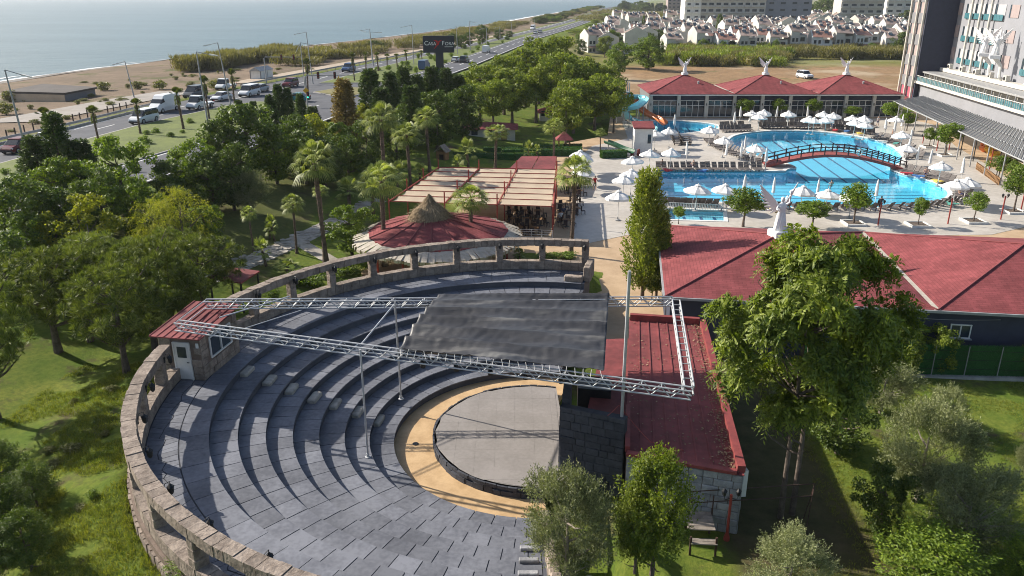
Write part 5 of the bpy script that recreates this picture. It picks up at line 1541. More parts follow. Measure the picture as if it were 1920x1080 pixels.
# ================================================================== HOTEL ON THE RIGHT
HT = thing('hotel', 'grey multi storey hotel with dark blue tower and turquoise balconies', 'hotel', (86.5, 176, 0), R(0))
hd = Vector((-.13, -1, 0)).normalized(); hv = Vector((1, -.13, 0)).normalized(); HO = Vector((86.5, 176, 0))
def hp(a, b, z): q = HO + hd * a + hv * b; return Vector((q.x, q.y, z))      # a: towards the viewer along the front, b: away from the pools
def hbox(a0, a1, b0, b1, z0, z1, name, m, par=None):
    P = [hp(a0, b0, z0), hp(a1, b0, z0), hp(a1, b1, z0), hp(a0, b1, z0), hp(a0, b0, z1), hp(a1, b0, z1), hp(a1, b1, z1), hp(a0, b1, z1)]
    return MB().add(P, [(0, 3, 2, 1), (4, 5, 6, 7), (0, 1, 5, 4), (1, 2, 6, 5), (2, 3, 7, 6), (3, 0, 4, 7)]).build(name, m, par or HT)
SH = 4.35
hbox(-9, 0, .25, 16, 0, 42, 'tower', M['navy'])
for f in range(9):                                     # the tower's lit side: columns and infill
    z = 1.2 + f * SH
    for c in range(2):
        a0_ = -8.2 + c * 4.1
        hbox(a0_, a0_ + 3.6, -.05, .24, z + 2.2, z + SH + .0, 'spandrel', M['dgrey'])
        hbox(a0_ + .5, a0_ + 3.5, .12, .248, z, z + 2.2, 'window', M['pink'] if f > 0 else M['hotpink'])
        hbox(a0_ + .05, a0_ + .5, .1, .246, z, z + 2.2, 'reveal_shade_strip', M['glass'])  # flat dark strip stands in for the shaded reveal
for c in range(3):
    q0, q1 = hp(-8.3 + c * 4.15, -.35, 1), hp(-8.3 + c * 4.15, -.35, 42); MB().tube([q0, q1], .24, 8).build('column', M['offwhite'], HT)
FB = 5.9                                               # main front stands back by this much
hbox(-.5, 90, FB + .5, 20, 0, 42, 'main_block', M['grey'])
ZB = 8.6
M['recess'] = mat('pale_grey_recess', (.42, .42, .43), (.37, .37, .38), sc=.5, rough=.8, bump=.05)
BP = 4.5
for f in range(8):
    z = ZB + f * SH
    hbox(.4, 2.0, FB + .3, FB + .49, z + 1.0, z + 3.3, 'window', M['pink'])
    for grp_ in range(3):
        a = 4.2 + grp_ * 28
        for c in range(4):
            b0_ = a + c * BP
            hbox(b0_, b0_ + 4.1, FB + .42, FB + .496, z + .35, z + 3.2, 'balcony_back', M['recess'])
            hbox(b0_, b0_ + .7, FB + .35, FB + .492, z + .35, z + 3.2, 'opening_shade_strip', M['glass'])  # dark strip at the left imitates the shaded side of the opening
            for j in range(3): hbox(b0_ + .12 + j * 1.32, b0_ + 1.36 + j * 1.32, FB + .15, FB + .2, z + .38, z + 1.45, 'balustrade', M['bluglass'])
        hbox(a + 19.6, a + 23, FB + .38, FB + .49, z + 1.0, z + 3.2, 'window', M['pink'])
        hbox(a + 19.4, a + 19.9, FB + .34, FB + .486, z + 1.0, z + 3.2, 'reveal_shade_strip', M['glass'])  # reveal shade put in as a dark strip here too
for grp_ in range(3):
    for c in range(3):
        a = 4.2 + grp_ * 28 + 4.3 + c * BP
        MB().tube([hp(a, FB - .3, ZB - .6), hp(a, FB - .3, 42)], .24, 8).build('column', M['offwhite'], HT)
        MB().lathe([(.42, 0), (.42, .2), (.3, .3)], 8, hp(a, FB - .3, ZB - .9)).build('column_base', M['offwhite'], HT)
hbox(0, 70, FB - 1.2, FB + .4, ZB - 1.6, ZB - .9, 'parapet', M['offwhite'])
for k in range(5):
    q = hp(4 + k * 6.5, FB - 1.3, ZB - .2); u_ = hbox(3.6 + k * 6.5, 4.8 + k * 6.5, FB - 1.1, FB - .4, ZB - .88, ZB + .1, 'air_conditioner', M['offwhite'])
    MB().lathe([(.35, -.02), (.35, .02)], 10, (0, 0, 0)).build('fan', M['blackmetal'], u_).location = hp(4.2 + k * 6.5, FB - 1.14, ZB - .4)
    u_.children[0].rotation_euler = (0, R(90), 0) if u_.children else (0, 0, 0)
hbox(-1, 70, 1.2, FB + .2, ZB - 2.0, ZB - 1.7, 'canopy', M['greymetal'])
hbox(-1, 80, 0.2, FB + .4, 4.4, 4.9, 'terrace_slab', M['offwhite'])
hbox(-1, 80, 1.2, FB + .4, 0, 4.38, 'ground_floor', M['grey'])
hbox(1, 80, FB + .2, FB + .45, 4.9, ZB - 2.0, 'recess', M['dgrey'])
for k in range(18):
    hbox(1.5 + k * 3.0, 1.75 + k * 3.0, 1.6, FB + .1, 4.9, 6.3, 'partition', M['offwhite'])
    MB().tube([hp(1.6 + k * 3.0, 1.3, 4.9), hp(1.6 + k * 3.0, 1.3, ZB - 2.0)], .1, 6).build('canopy_post', M['greymetal'], HT)
    hbox(.2 + k * 3.0, 2.8 + k * 3.0, .35, .42, 4.95, 5.8, 'balustrade', M['bluglass'])
    for j in range(4): MB().tube([hp(.2 + k * 3 + j * .75, .3, 4.9), hp(.2 + k * 3 + j * .75, .3, 6.0)], .035, 4).build('rail_post', M['white'], HT)
MB().tube([hp(-.5, .3, 6.0), hp(56, .3, 6.0)], .05, 5).build('handrail', M['white'], HT)
hbox(-8.5, 2, -1.2, -.2, 0.2, 1.2, 'plinth', M['redtrim'])
for k, nm in enumerate(('left', 'right')):
    p = hp(23 + k * 6.0, -1.0 + k * .2, 0)
    zt = hgt(112 + k * 4, p.y) if k == 0 else hgt(116, p.y)
    c0 = sl(1853 + k * 20, 140 + k * 4, 152 - k * 5); c1 = sl(1844 + k * 21, 102 + k * 4, 152 - k * 5)
    mid = sl(1856 + k * 20, 120 + k * 4, 152 - k * 5)
    t_ = statue(c1 + Vector((0, 0, .3)), f'white winged statue on curved bracket at the hotel front, the {nm} one', 4.2, R(-25))
    o = thing('statue_bracket', f'white curved bracket under the {nm} hotel statue', 'bracket', c0)
    MB().tube([c0 + Vector((1.5, .5, -1)), c0, mid, c1], [.35, .3, .28, .45], 7).build('curved_arm', M['white'], o)
# ---- slatted terrace roof in front of the hotel
pr = thing('slatted_pergola', 'grey slatted pergola roof along the hotel terrace', 'pergola', bp(1780, 235, 4.0))
e0, e1, e2, e3 = bp(1676, 189, 4.0), bp(1985, 330, 4.0), bp(1985, 268, 4.6), bp(1732, 180, 4.6)
for k in range(58):
    t = k / 57; a, b = e0.lerp(e1, t), e3.lerp(e2, t)
    MB().tube([a, b], .075, 4).build('slat', M['greymetal'], pr)
for s in (0, .33, .66, 1.0):
    MB().tube([e0.lerp(e3, s) - Vector((0, 0, .12)), e1.lerp(e2, s) - Vector((0, 0, .12))], .09, 5).build('beam', M['greymetal'], pr)
for t in np.linspace(.06, .95, 12):
    a = e0.lerp(e1, t); MB().tube([(a.x, a.y, 0), (a.x, a.y, 3.95)], .09, 6).build('post', M['greymetal'], pr)
M['smoke'] = mat('smoked_polycarbonate', (.2, .2, .2), (.17, .17, .17), sc=.4, rough=.4, bump=0)
MB().add([e0 + Vector((0, 0, -.22)), e1 + Vector((0, 0, -.22)), e2 + Vector((0, 0, -.22)), e3 + Vector((0, 0, -.22))], [(0, 1, 2, 3)]).build('roof_sheet', M['smoke'], pr)
aw_ = thing('beige_awning', 'cream awning over the terrace at the right edge', 'awning', bp(1905, 290, 3))
q = [bp(1878, 284, 3.2), bp(1960, 330, 3.2), bp(1990, 305, 3.6), bp(1905, 275, 3.6)]
MB().add([*q, *[p - Vector((0, 0, .08)) for p in q]], [(0, 1, 2, 3), (7, 6, 5, 4), (0, 4, 5, 1), (1, 5, 6, 2), (2, 6, 7, 3), (3, 7, 4, 0)]).build('canvas', M['beigecloth'], aw_)
for p in q[:2]: MB().tube([(p.x, p.y, 0), p], .06, 5).build('post', M['blackmetal'], aw_)
pf = thing('planter_fence', 'low orange wooden planter fence at the right of the deck', 'fence', bp(1850, 330, 0))
pa_, pb_ = bp(1830, 318, 0), bp(1872, 348, 0)
for k in range(22):
    q = pa_.lerp(pb_, k / 21); MB().box((q.x, q.y, .5), (.12, .12, 1.0)).build('board', M['brownwood'], pf)
for z in (.3, .8): MB().tube([pa_ + Vector((0, 0, z)), pb_ + Vector((0, 0, z))], .05, 4).build('rail', M['brownwood'], pf)
M['yellow'] = mat('yellow_plastic', (.7, .4, .04), (.6, .33, .03), sc=2, rough=.4, bump=0, coord='O')
for i, (u, v, m_) in enumerate([(1846, 285, 'orange'), (1856, 287, 'yellow'), (1868, 285, 'orange'), (1862, 294, 'yellow')]):
    p = bp(u, v, 0)
    t = thing('play_ride', ['orange ride nearest the slatted pergola', 'yellow ride between two orange rides', 'orange ride at the right of the group', 'yellow ride in front of the others'][i] + ' in the play corner', 'ride', p, random.random(), 'rides in the play corner')
    MB().lathe([(.25, 0), (.5, .25), (.65, .6), (.5, .9)], 10, sq=1.6).build('body', M[m_], t, w=False)
    MB().lathe([(.1, .8), (.28, 1.0), (.3, 1.25), (.15, 1.45)], 9, (0, .6, 0)).build('head', M[m_], t, w=False)
    MB().box((0, -.2, .95), (.5, .5, .1)).build('seat', M['redtrim'], t, w=False)
for i, (u, v, vt, m_) in enumerate([(1646, 423, 380, 'redmetal'), (1777, 420, 372, 'redmetal'), (1876, 412, 368, 'redmetal'), (1824, 303, 257, 'blackmetal'), (1800, 292, 250, 'blackmetal'), (1855, 318, 270, 'redmetal'), (1756, 283, 262, 'redmetal'), (1730, 269, 255, 'redmetal'), (1779, 282, 262, 'redmetal'), (1914, 395, 360, 'redmetal')]):
    p = bp(u, v, .03); h = hgt(vt, p.y)
    t = thing('deck_lamp_post', ['red lamp post between two planter trees behind the statue roof', 'red lamp post at the near right corner of the pool', 'red lamp post by the tan paving', 'dark post nearest the play corner', 'dark post left of the play corner', 'red post beside the planter fence', 'red post below the slatted pergola, leftmost but one', 'red post below the slatted pergola, leftmost', 'red post below the slatted pergola, third from left', 'red lamp post at the right frame edge'][i], 'lamp post', p, 0, 'posts on the pool deck')
    MB().tube([(0, 0, 0), (0, 0, h)], .07, 6).build('post', M[m_], t, w=False)
    for sx in (-1, 1): MB().lathe([(.03, -.15), (.12, 0), (.14, .15), (.03, .25)], 6, (sx * .28, 0, h)).build('lantern', M['blackmetal'], t, w=False)
    MB().tube([(-.28, 0, h - .2), (0, 0, h - .05), (.28, 0, h - .2)], .025, 4).build('arm', M['blackmetal'], t, w=False)
# ================================================================== ROADSIDE
def text_mesh(s, size, m, ext=.03):
    cu = bpy.data.curves.new('lettering', 'FONT'); cu.body = s; cu.size = size; cu.extrude = ext; cu.align_x = 'LEFT'
    o = bpy.data.objects.new('lettering', cu); COL.objects.link(o)
    bpy.context.view_layer.update()
    dg = bpy.context.evaluated_depsgraph_get()
    me = bpy.data.meshes.new_from_object(o.evaluated_get(dg))
    bpy.data.objects.remove(o); me.materials.clear(); me.materials.append(m)
    return me
M['signface'] = mat('dark_sign_panel', (.035, .038, .055), (.03, .033, .048), sc=.5, rough=.4, bump=0)
M['letters'] = mat('white_letters', (.8, .8, .8), (.75, .75, .75), sc=2, bump=0)
M['redletter'] = mat('red_emblem', (.6, .03, .03), (.5, .025, .025), sc=2, bump=0)
sgp = Vector((-16.6, 188, float(tz(-16.6, 188))))
k_ = ppm((0, 188, 8))
sw, shh = 58 / k_, 30 / k_
zc = hgt(83, 188)
sg = thing('hotel_sign', 'large dark roadside sign reading CASA FORA on a wide post', 'sign', sgp, R(4))
zl = zc - sgp.z
MB().bbox((0, .3, zl), (sw, .7, shh), .05).build('panel', M['signface'], sg, w=False)
MB().box((.15, .3, (zl - shh / 2) / 2), (1.75, .6, zl - shh / 2)).build('post', M['signface'], sg, w=False)
pn = sg.children[0]
def put_text(s, size, x, z, m):
    me = text_mesh(s, size, m); o = bpy.data.objects.new('lettering', me); COL.objects.link(o); o.parent = pn
    o.location = (x, -.085, z); o.rotation_euler = (R(90), 0, 0); return o
put_text('C', 1.35, -sw * .46, zl - .2, M['letters']); put_text('ASA', 1.0, -sw * .46 + .88, zl - .2, M['letters'])
put_text('F', 1.35, sw * .1, zl - .2, M['letters']); put_text('ORA', 1.0, sw * .1 + .72, zl - .2, M['letters'])
em_ = MB()
def stroke(pts, w):
    pts = [Vector((p[0], 0, p[1])) for p in pts]; V = []
    for i, p in enumerate(pts):
        d = (pts[min(i + 1, len(pts) - 1)] - pts[max(i - 1, 0)]).normalized(); n = Vector((-d.z, 0, d.x)) * w * (1 - .6 * abs(i / (len(pts) - 1) - .5) * 2)
        V += [p + n, p - n]
    em_.add(V + [v + Vector((0, -.05, 0)) for v in V], [(2 * i, 2 * i + 1, 2 * i + 3, 2 * i + 2) for i in range(len(pts) - 1)] + [(len(V) + 2 * i, len(V) + 2 * i + 2, len(V) + 2 * i + 3, len(V) + 2 * i + 1) for i in range(len(pts) - 1)])
stroke([(-.75, .75), (-.4, .8), (-.1, .45), (.0, .1), (-.3, -.5), (-.7, -1.0)], .13)
stroke([(.95, .85), (.5, .6), (.1, .1), (-.2, -.4), (-.5, -.85)], .15)
stroke([(-.2, .8), (.2, .5), (.35, .1), (.1, -.35)], .1)
o = em_.build('emblem', M['redletter'], pn, w=False); o.location = (-sw * .04, -.1, zl + .05)
bl_ = MB()
for k in range(12): bl_.box((sw * .2 + k * .165, -.09, zl - .55), (.11, .04, .13))
bl_.build('small_lettering', M['letters'], pn, w=False)

def street_lamp(u, v, ut, vt, arms, label, dbl=False):
    p = G(u, v); z = hgt(vt, p.y); k = ppm((p.x, p.y, z))
    t = thing('street_lamp', label, 'street lamp', p, 0, 'street lamps along the highway')
    h = z - p.z; lx = (ut - 960) / FPX * (p.y * CT - (z - CAMZ) * ST) - p.x
    MB().tube([(0, 0, 0), (lx * .5, 0, h * .5), (lx, 0, h)], [.14, .11, .08], 7).build('pole', M['greymetal'], t, w=False)
    for dx, dz_ in arms:
        a = Vector((lx, 0, h)); b = a + Vector((dx / k, 0, dz_ / k))
        MB().tube([a, b], .05, 5).build('arm', M['greymetal'], t, w=False)
        d = (b - a).normalized()
        MB().add([b + Vector((0, -.18, .1)), b + Vector((0, .18, .1)), b + d * 1.1 + Vector((0, .14, .12)), b + d * 1.1 + Vector((0, -.14, .12)), b + Vector((0, -.18, -.08)), b + Vector((0, .18, -.08)), b + d * 1.1 + Vector((0, .14, 0)), b + d * 1.1 + Vector((0, -.14, 0))], [(0, 3, 2, 1), (4, 5, 6, 7), (0, 1, 5, 4), (1, 2, 6, 5), (2, 3, 7, 6), (3, 0, 4, 7)]).build('lamp_head', M['white'], t, w=False)
    return t
SL = [(54, 302, 9, 131, [(30, -9)], 'street lamp at the far left beside the dark red car'),
 (252, 184, 234, 115, [(-14, -4)], 'street lamp on the beach side above the white van'),
 (394, 257, 368, 97, [(24, -5)], 'tall street lamp on the verge below the white pickup'),
 (433, 198, 408, 80, [(-17, -4)], 'street lamp with left arm beside the white sedan'),
 (573, 175, 563, 80, [(-5, -9), (18, -3)], 'twin headed street lamp left of the traffic light pole'),
 (587, 158, 574, 60, [(-14, -3)], 'tall street lamp at the junction beside the red SUV'),
 (700, 124, 694, 60, [(-8, 0), (15, -1)], 'twin armed street lamp behind the median palms'),
 (698, 118, 693, 54, [(-14, -3)], 'single arm street lamp beside the twin armed one'),
 (776, 121, 772, 47, [(-14, -3)], 'tall street lamp just left of the dark sign'),
 (858, 103, 856, 50, [(-10, -3)], 'street lamp just right of the dark sign'),
 (913, 88, 912, 52, [(-8, -2)], 'street lamp right of the small truck'),
 (938, 78, 937, 50, [(-7, -2)], 'street lamp before the highway bend'),
 (882, 96, 880, 40, [(9, -2)], 'street lamp on the beach side behind the dark sign'),
 (960, 66, 959, 42, [(-6, -1)], 'distant street lamp left of the far white van'),
 (1003, 56, 1002, 36, [(-5, -1)], 'distant street lamp beside the far white van')]
for a in SL: street_lamp(*a)
M['black'] = M['blackmetal']
M['greenlight'] = emis('green_signal', (.05, .8, .5), 2.0)
M['redlight'] = mat('red_signal_lens', (.3, .03, .03))
def traffic(u, v, vt, uarm, heads, label, low=None, sign=False):
    p = G(u, v); h = hgt(vt, p.y) - p.z; k = ppm((p.x, p.y, 8))
    t = thing('traffic_light', label, 'traffic light', p)
    MB().tube([(0, 0, 0), (0, 0, h - .3), (.2, 0, h), ((uarm - u) / k, 0, h)], [.13, .11, .09, .05], 7).build('mast', M['greymetal'], t, w=False)
    def head(x, z, g=False):
        hb = MB().bbox((x, -.15, z), (.42, .3, 1.15), .05).build('signal_head', M['blackmetal'], t, w=False)
        for j in range(3):
            MB().lathe([(.12, -.02), (.12, .03)], 8).build('lens', M['greenlight'] if (g and j == 0) else M['redlight'], hb, w=False).location = (x, -.32, z - .35 + j * .35)
            hb.children[-1].rotation_euler = (R(90), 0, 0)
    for uh in heads: head((uh - u) / k, h)
    if low: head(.25, low, True)
    if sign:
        o = MB().add([(-.55, -.2, h - 2.6), (0, -.2, h - 3.15), (.55, -.2, h - 2.6), (0, -.2, h - 2.05), (-.55, -.16, h - 2.6), (0, -.16, h - 3.15), (.55, -.16, h - 2.6), (0, -.16, h - 2.05)], [(0, 1, 2, 3), (7, 6, 5, 4), (0, 4, 5, 1), (1, 5, 6, 2), (2, 6, 7, 3), (3, 7, 4, 0)]).build('diamond_sign', M['yellow'], t, w=False)
traffic(500, 157, 107, 572, (533, 556), 'traffic light mast with long arm beside the white hut')
traffic(577, 202, 141, 672, (602, 633), 'traffic light mast with yellow diamond sign at the junction', 2.2, True)
# guard rail
gr = thing('guard_rail', 'grey steel guard rail along the beach side of the highway', 'guard rail', (float(fAS(100)), 100, RZ))
gy = [y for y in np.arange(70, 300, 5.0) if not 150 < y < 172]
for part in ([y for y in gy if y < 155], [y for y in gy if y > 165]):
    V = []
    for y in part:
        x = float(fAS(y)) - .7
        V += [(x, y, 3.95), (x, y, 4.3), (x - .1, y, 4.3), (x - .1, y, 3.95)]
    MB().add(V, [(4 * i + k, 4 * i + (k + 1) % 4, 4 * i + 4 + (k + 1) % 4, 4 * i + 4 + k) for i in range(len(part) - 1) for k in range(4)]).build('beam', M['greymetal'], gr)
    for y in part: MB().box((float(fAS(y)) - .9, y, 3.75), (.12, .12, 1.0)).build('post', M['greymetal'], gr)
mbk = MB()
V = []; yk = np.arange(70, 150, 5.0)
for y in yk: x = float(fAS(y)) - .25; V += [(x, y, 3.45), (x, y, 3.75), (x - .35, y, 3.75), (x - .35, y, 3.45)]
mbk.add(V, [(4 * i + k, 4 * i + (k + 1) % 4, 4 * i + 4 + (k + 1) % 4, 4 * i + 4 + k) for i in range(len(yk) - 1) for k in range(4)])
struct('kerb', mbk, M['kerb'])
wf_ = thing('wire_fence', 'row of dark wooden fence posts on the sandy roadside', 'fence', (float(fAS(115)) - 4, 115, 3))
for k, (u, v) in enumerate([(14, 260), (30, 256), (47, 251), (64, 247), (108, 235), (138, 229), (151, 226), (165, 221), (203, 213), (214, 211), (226, 207), (238, 205)]):
    p = G(u, v); MB().box((p.x, p.y, p.z + .6), (.14, .14, 1.3)).build('post', M['darkwood'], wf_)
# ---- white hut, big dark roof, piers on the beach
hp_ = G(480, 149)
hu = thing('beach_hut', 'white cabin with low gabled roof beside the highway', 'hut', hp_, R(-12))
kk = ppm(hp_); hwid = 21 / kk; hlen = 6.0; hh_ = 15 / kk
MB().box((0, hlen / 2, hh_ / 2), (hwid, hlen, hh_)).build('wall', M['white'], hu, w=False)
MB().add([(-hwid / 2 - .2, -.3, hh_), (0, -.3, hh_ + .9), (hwid / 2 + .2, -.3, hh_), (-hwid / 2 - .2, hlen + .3, hh_), (0, hlen + .3, hh_ + .9), (hwid / 2 + .2, hlen + .3, hh_)], [(0, 1, 4, 3), (1, 2, 5, 4), (0, 2, 1), (3, 4, 5)]).build('roof', M['greymetal'], hu, w=False)
for sx in (-1, 1): MB().box((sx * hwid / 2, -.03, hh_ / 2), (.2, .1, hh_)).build('corner_trim', M['dgrey'], hu, w=False)
MB().box((hwid / 2 + .03, hlen * .55, hh_ / 2), (.06, .15, hh_)).build('panel_joint', M['greymetal'], hu, w=False)
tn = thing('beach_pavilion', 'wide beach pavilion with flat dark brown roof on the far left', 'pavilion', G(70, 188))
M['darkroof'] = mat('dark_roof_felt', (.1, .085, .075), (.075, .065, .058), sc=.3, bump=.1)
zr = 4.4
q = [bp(5, 171, zr), bp(122, 174, zr), bp(182, 163, zr), bp(80, 157, zr)]
MB().add([*q, *[p - Vector((0, 0, .35)) for p in q]], [(0, 1, 2, 3), (7, 6, 5, 4), (0, 4, 5, 1), (1, 5, 6, 2), (2, 6, 7, 3), (3, 7, 4, 0)]).build('roof', M['darkroof'], tn)
qi = [p.lerp(sum(q, Vector()) / 4, .06) for p in q]
MB().prism([(p.x, p.y) for p in qi], 1.0, zr - .36).build('wall', M['dgrey'], tn)
MB().add([(*(q[0] - Vector((0, .4, 1.9))),), (*(q[1] - Vector((0, .4, 1.9))),), (*(q[1] - Vector((0, .4, .35))),), (*(q[0] - Vector((0, .4, .35))),)], [(0, 1, 2, 3)]).build('front_screen', M['beigecloth'], tn)
for i, (u0, v0, u1, v1, lb_) in enumerate([(336, 108, 405, 112, 'short wooden pier behind the reeds on the left'), (490, 91, 600, 97, 'long wooden pier reaching out left of the lamp posts'), (738, 68, 800, 67, 'distant low pier left of the dark sign')]):
    a, b = bp(u0, v0, 1.2), bp(u1, v1, 1.2)
    t = thing('pier', lb_, 'pier', b)
    d = (b - a).normalized(); n = Vector((-d.y, d.x, 0)) * 1.1
    L_p = (b - a).length
    for k in range(int(L_p / 1.6)):
        q0 = a + d * k * 1.6; q1 = q0 + d * 1.45
        MB().add([q0 - n, q1 - n, q1 + n, q0 + n, q0 - n - Vector((0, 0, .2)), q1 - n - Vector((0, 0, .2)), q1 + n - Vector((0, 0, .2)), q0 + n - Vector((0, 0, .2))], [(0, 1, 2, 3), (7, 6, 5, 4), (0, 4, 5, 1), (1, 5, 6, 2), (2, 6, 7, 3), (3, 7, 4, 0)]).build('plank', M['wood'], t)
    for k in range(int(L_p / 4.5)):
        for s in (-1, 1):
            q0 = a + d * k * 4.5 + n * s; MB().tube([q0 - Vector((0, 0, 3.0)), q0 + Vector((0, 0, .0 if i else .3))], .22, 6).build('pile', M['darkwood'], t)
# ---- vehicles
def paint(name, c): return mat(name, c, tuple(x * .9 for x in c), sc=1, rough=.3, bump=0, spec=.5, coord='O')
PAINT = {'red': paint('dark_red_paint', (.12, .012, .018)), 'white': paint('white_paint', (.72, .73, .74)), 'grey': paint('dark_grey_paint', (.06, .065, .075)), 'blue': paint('blue_paint', (.05, .1, .22)), 'silver': paint('silver_paint', (.4, .41, .43)), 'teal': paint('teal_paint', (.04, .2, .22))}
M['headlight'] = mat('headlamp_glass', (.7, .72, .75), (.6, .62, .65), sc=5, rough=.15, bump=0, coord='O')
M['taillight'] = mat('tail_lamp', (.4, .02, .02), (.3, .015, .015), sc=5, rough=.2, bump=0, coord='O')
def loft(st, mi=0):
    """stations (x, z0, z1, w0, w1): rings of eight points"""
    P = []; F = []
    for x, z0, z1, w0, w1 in st:
        h = z1 - z0
        P += [(x, -w0 * .9, z0), (x, w0 * .9, z0), (x, w0, z0 + h * .25), (x, w0 * .99, z0 + h * .7), (x, w1 * .93, z1), (x, -w1 * .93, z1), (x, -w0 * .99, z0 + h * .7), (x, -w0, z0 + h * .25)]
    for i in range(len(st) - 1):
        for k in range(8): F.append((i * 8 + k, i * 8 + 8 + k, i * 8 + 8 + (k + 1) % 8, i * 8 + (k + 1) % 8))
    F.append(tuple(range(0, 8))); F.append(tuple(range(len(P) - 1, len(P) - 9, -1)))
    return P, F
CAR = {}
def car_meshes(kind):
    if kind in CAR: return CAR[kind]
    W = .88
    if kind == 'hatch':
        L, body = 4.1, [(-2.0, .35, .8, .8, .75), (-1.9, .25, .95, .86, .82), (-1.2, .22, .98, W, .84), (.6, .22, .95, W, .84), (1.3, .22, .88, W, .8), (1.85, .25, .78, .84, .74), (2.05, .35, .6, .74, .68)]
        cab = [(-1.85, .93, 1.0, .8, .76), (-1.45, .93, 1.42, .82, .66), (.0, .93, 1.48, .83, .67), (.45, .93, 1.4, .82, .66), (1.15, .88, .93, .8, .72)]; rf_ = (-1.45, .4, 1.42, 1.5, .62)
    elif kind == 'sedan':
        L, body = 4.5, [(-2.25, .4, .85, .8, .74), (-2.1, .25, .95, .86, .8), (-1.2, .22, .97, W, .82), (.7, .22, .94, W, .82), (1.5, .22, .86, W, .78), (2.1, .25, .75, .82, .72), (2.28, .35, .6, .74, .66)]
        cab = [(-1.75, .93, .99, .8, .72), (-1.05, .93, 1.38, .81, .62), (.0, .93, 1.44, .82, .64), (.35, .93, 1.38, .81, .62), (1.2, .88, .92, .8, .7)]; rf_ = (-1.05, .33, 1.37, 1.46, .6)
    elif kind == 'suv':
        W = .93
        L, body = 4.5, [(-2.2, .45, 1.0, .85, .8), (-2.1, .3, 1.1, .9, .86), (-1.2, .28, 1.12, W, .88), (.7, .28, 1.1, W, .88), (1.5, .28, 1.03, W, .85), (2.1, .3, .95, .88, .8), (2.25, .4, .75, .8, .72)]
        cab = [(-2.1, 1.08, 1.15, .86, .82), (-1.9, 1.08, 1.68, .87, .72), (.0, 1.08, 1.75, .88, .73), (.4, 1.08, 1.66, .87, .72), (1.05, 1.05, 1.1, .85, .78)]; rf_ = (-1.9, .35, 1.67, 1.77, .7)
    elif kind == 'minivan':
        W = .95
        L, body = 4.4, [(-2.15, .4, 1.0, .86, .84), (-2.1, .28, 1.08, .92, .88), (-1.0, .25, 1.1, W, .9), (.8, .25, 1.08, W, .9), (1.5, .25, 1.0, W, .85), (2.0, .28, .85, .88, .78), (2.18, .38, .66, .78, .7)]
        cab = [(-2.12, 1.05, 1.12, .88, .86), (-2.0, 1.05, 1.78, .89, .78), (.2, 1.05, 1.82, .9, .79), (.7, 1.05, 1.72, .88, .76), (1.4, .98, 1.05, .86, .78)]; rf_ = (-2.02, .66, 1.76, 1.85, .76)
    elif kind == 'van':
        W = 1.03
        L, body = 5.6, [(-2.8, .45, 2.3, .95, .9), (-2.75, .3, 2.6, 1.0, .94), (.6, .28, 2.65, W, .95), (1.0, .28, 2.5, W, .92), (1.7, .28, 1.6, W, .95), (2.4, .3, 1.15, .98, .86), (2.75, .4, .85, .9, .8)]
        cab = [(.95, 1.5, 1.55, 1.035, 1.0), (1.1, 1.45, 2.2, 1.05, .98), (1.45, 1.45, 2.0, 1.045, .98), (1.9, 1.4, 1.5, 1.02, .95)]; rf_ = None
    elif kind == 'pickup':
        W = .98
        L, body = 5.4, [(-2.7, .6, .75, .92, .92), (-2.65, .55, .8, .95, .95), (.1, .55, .8, .95, .95), (.15, .3, 1.25, W, .92), (1.5, .3, 1.2, W, .9), (2.3, .32, 1.0, .93, .84), (2.62, .42, .75, .84, .76)]
        cab = [(.17, 1.2, 1.95, .94, .84), (.9, 1.2, 2.05, .95, .85), (1.2, 1.2, 1.95, .94, .83), (1.85, 1.1, 1.18, .9, .82)]; rf_ = (.15, 1.15, 1.96, 2.1, .82)
    elif kind == 'truck':
        W = 1.15
        L, body = 7.0, [(-3.5, .6, 3.2, 1.15, 1.12), (-3.45, .55, 3.25, 1.18, 1.15), (1.2, .55, 3.25, 1.18, 1.15), (1.25, .45, 2.4, 1.05, 1.0), (2.9, .45, 2.35, 1.05, .95), (3.4, .5, 1.5, 1.03, .95), (3.5, .55, 1.1, .98, .9)]
        cab = [(2.0, 1.5, 2.2, 1.07, 1.0), (2.95, 1.5, 2.25, 1.07, .98), (3.42, 1.4, 1.6, 1.04, .95)]; rf_ = None
    out = {'L': L}
    out['body'] = MB().add(*loft(body)).mesh('body', PAINT['white'])
    out['glass'] = MB().add(*loft(cab)).mesh('windows', M['carglass'])
    if rf_:
        x0, x1, z0, z1, w_ = rf_
        out['roof'] = MB().add(*loft([(x0, z0, z1 - .04, w_ + .05, w_), (x0 + .15, z0 + .03, z1, w_ + .06, w_), (x1 - .1, z0 + .03, z1, w_ + .06, w_), (x1 + .1, z0 - .02, z1 - .06, w_ + .05, w_)])).mesh('roof', PAINT['white'])
        # pillars between the side windows
        pm = MB()
        for s in (-1, 1):
            for xx in (cab[1][0] + .1, (cab[1][0] + cab[-2][0]) / 2, cab[-2][0] - .0):
                pm.add([(xx - .05, s * (cab[1][3] + .012), cab[1][1]), (xx + .05, s * (cab[1][3] + .012), cab[1][1]), (xx + .05, s * (w_ + .06), z0 + .05), (xx - .05, s * (w_ + .06), z0 + .05)], [(0, 1, 2, 3)])
        out['pillar'] = pm.mesh('pillar', PAINT['white'])
    wh = MB(); R_ = .33 if kind in ('hatch', 'sedan') else .37
    if kind == 'truck': R_ = .48
    wh.v = []; 
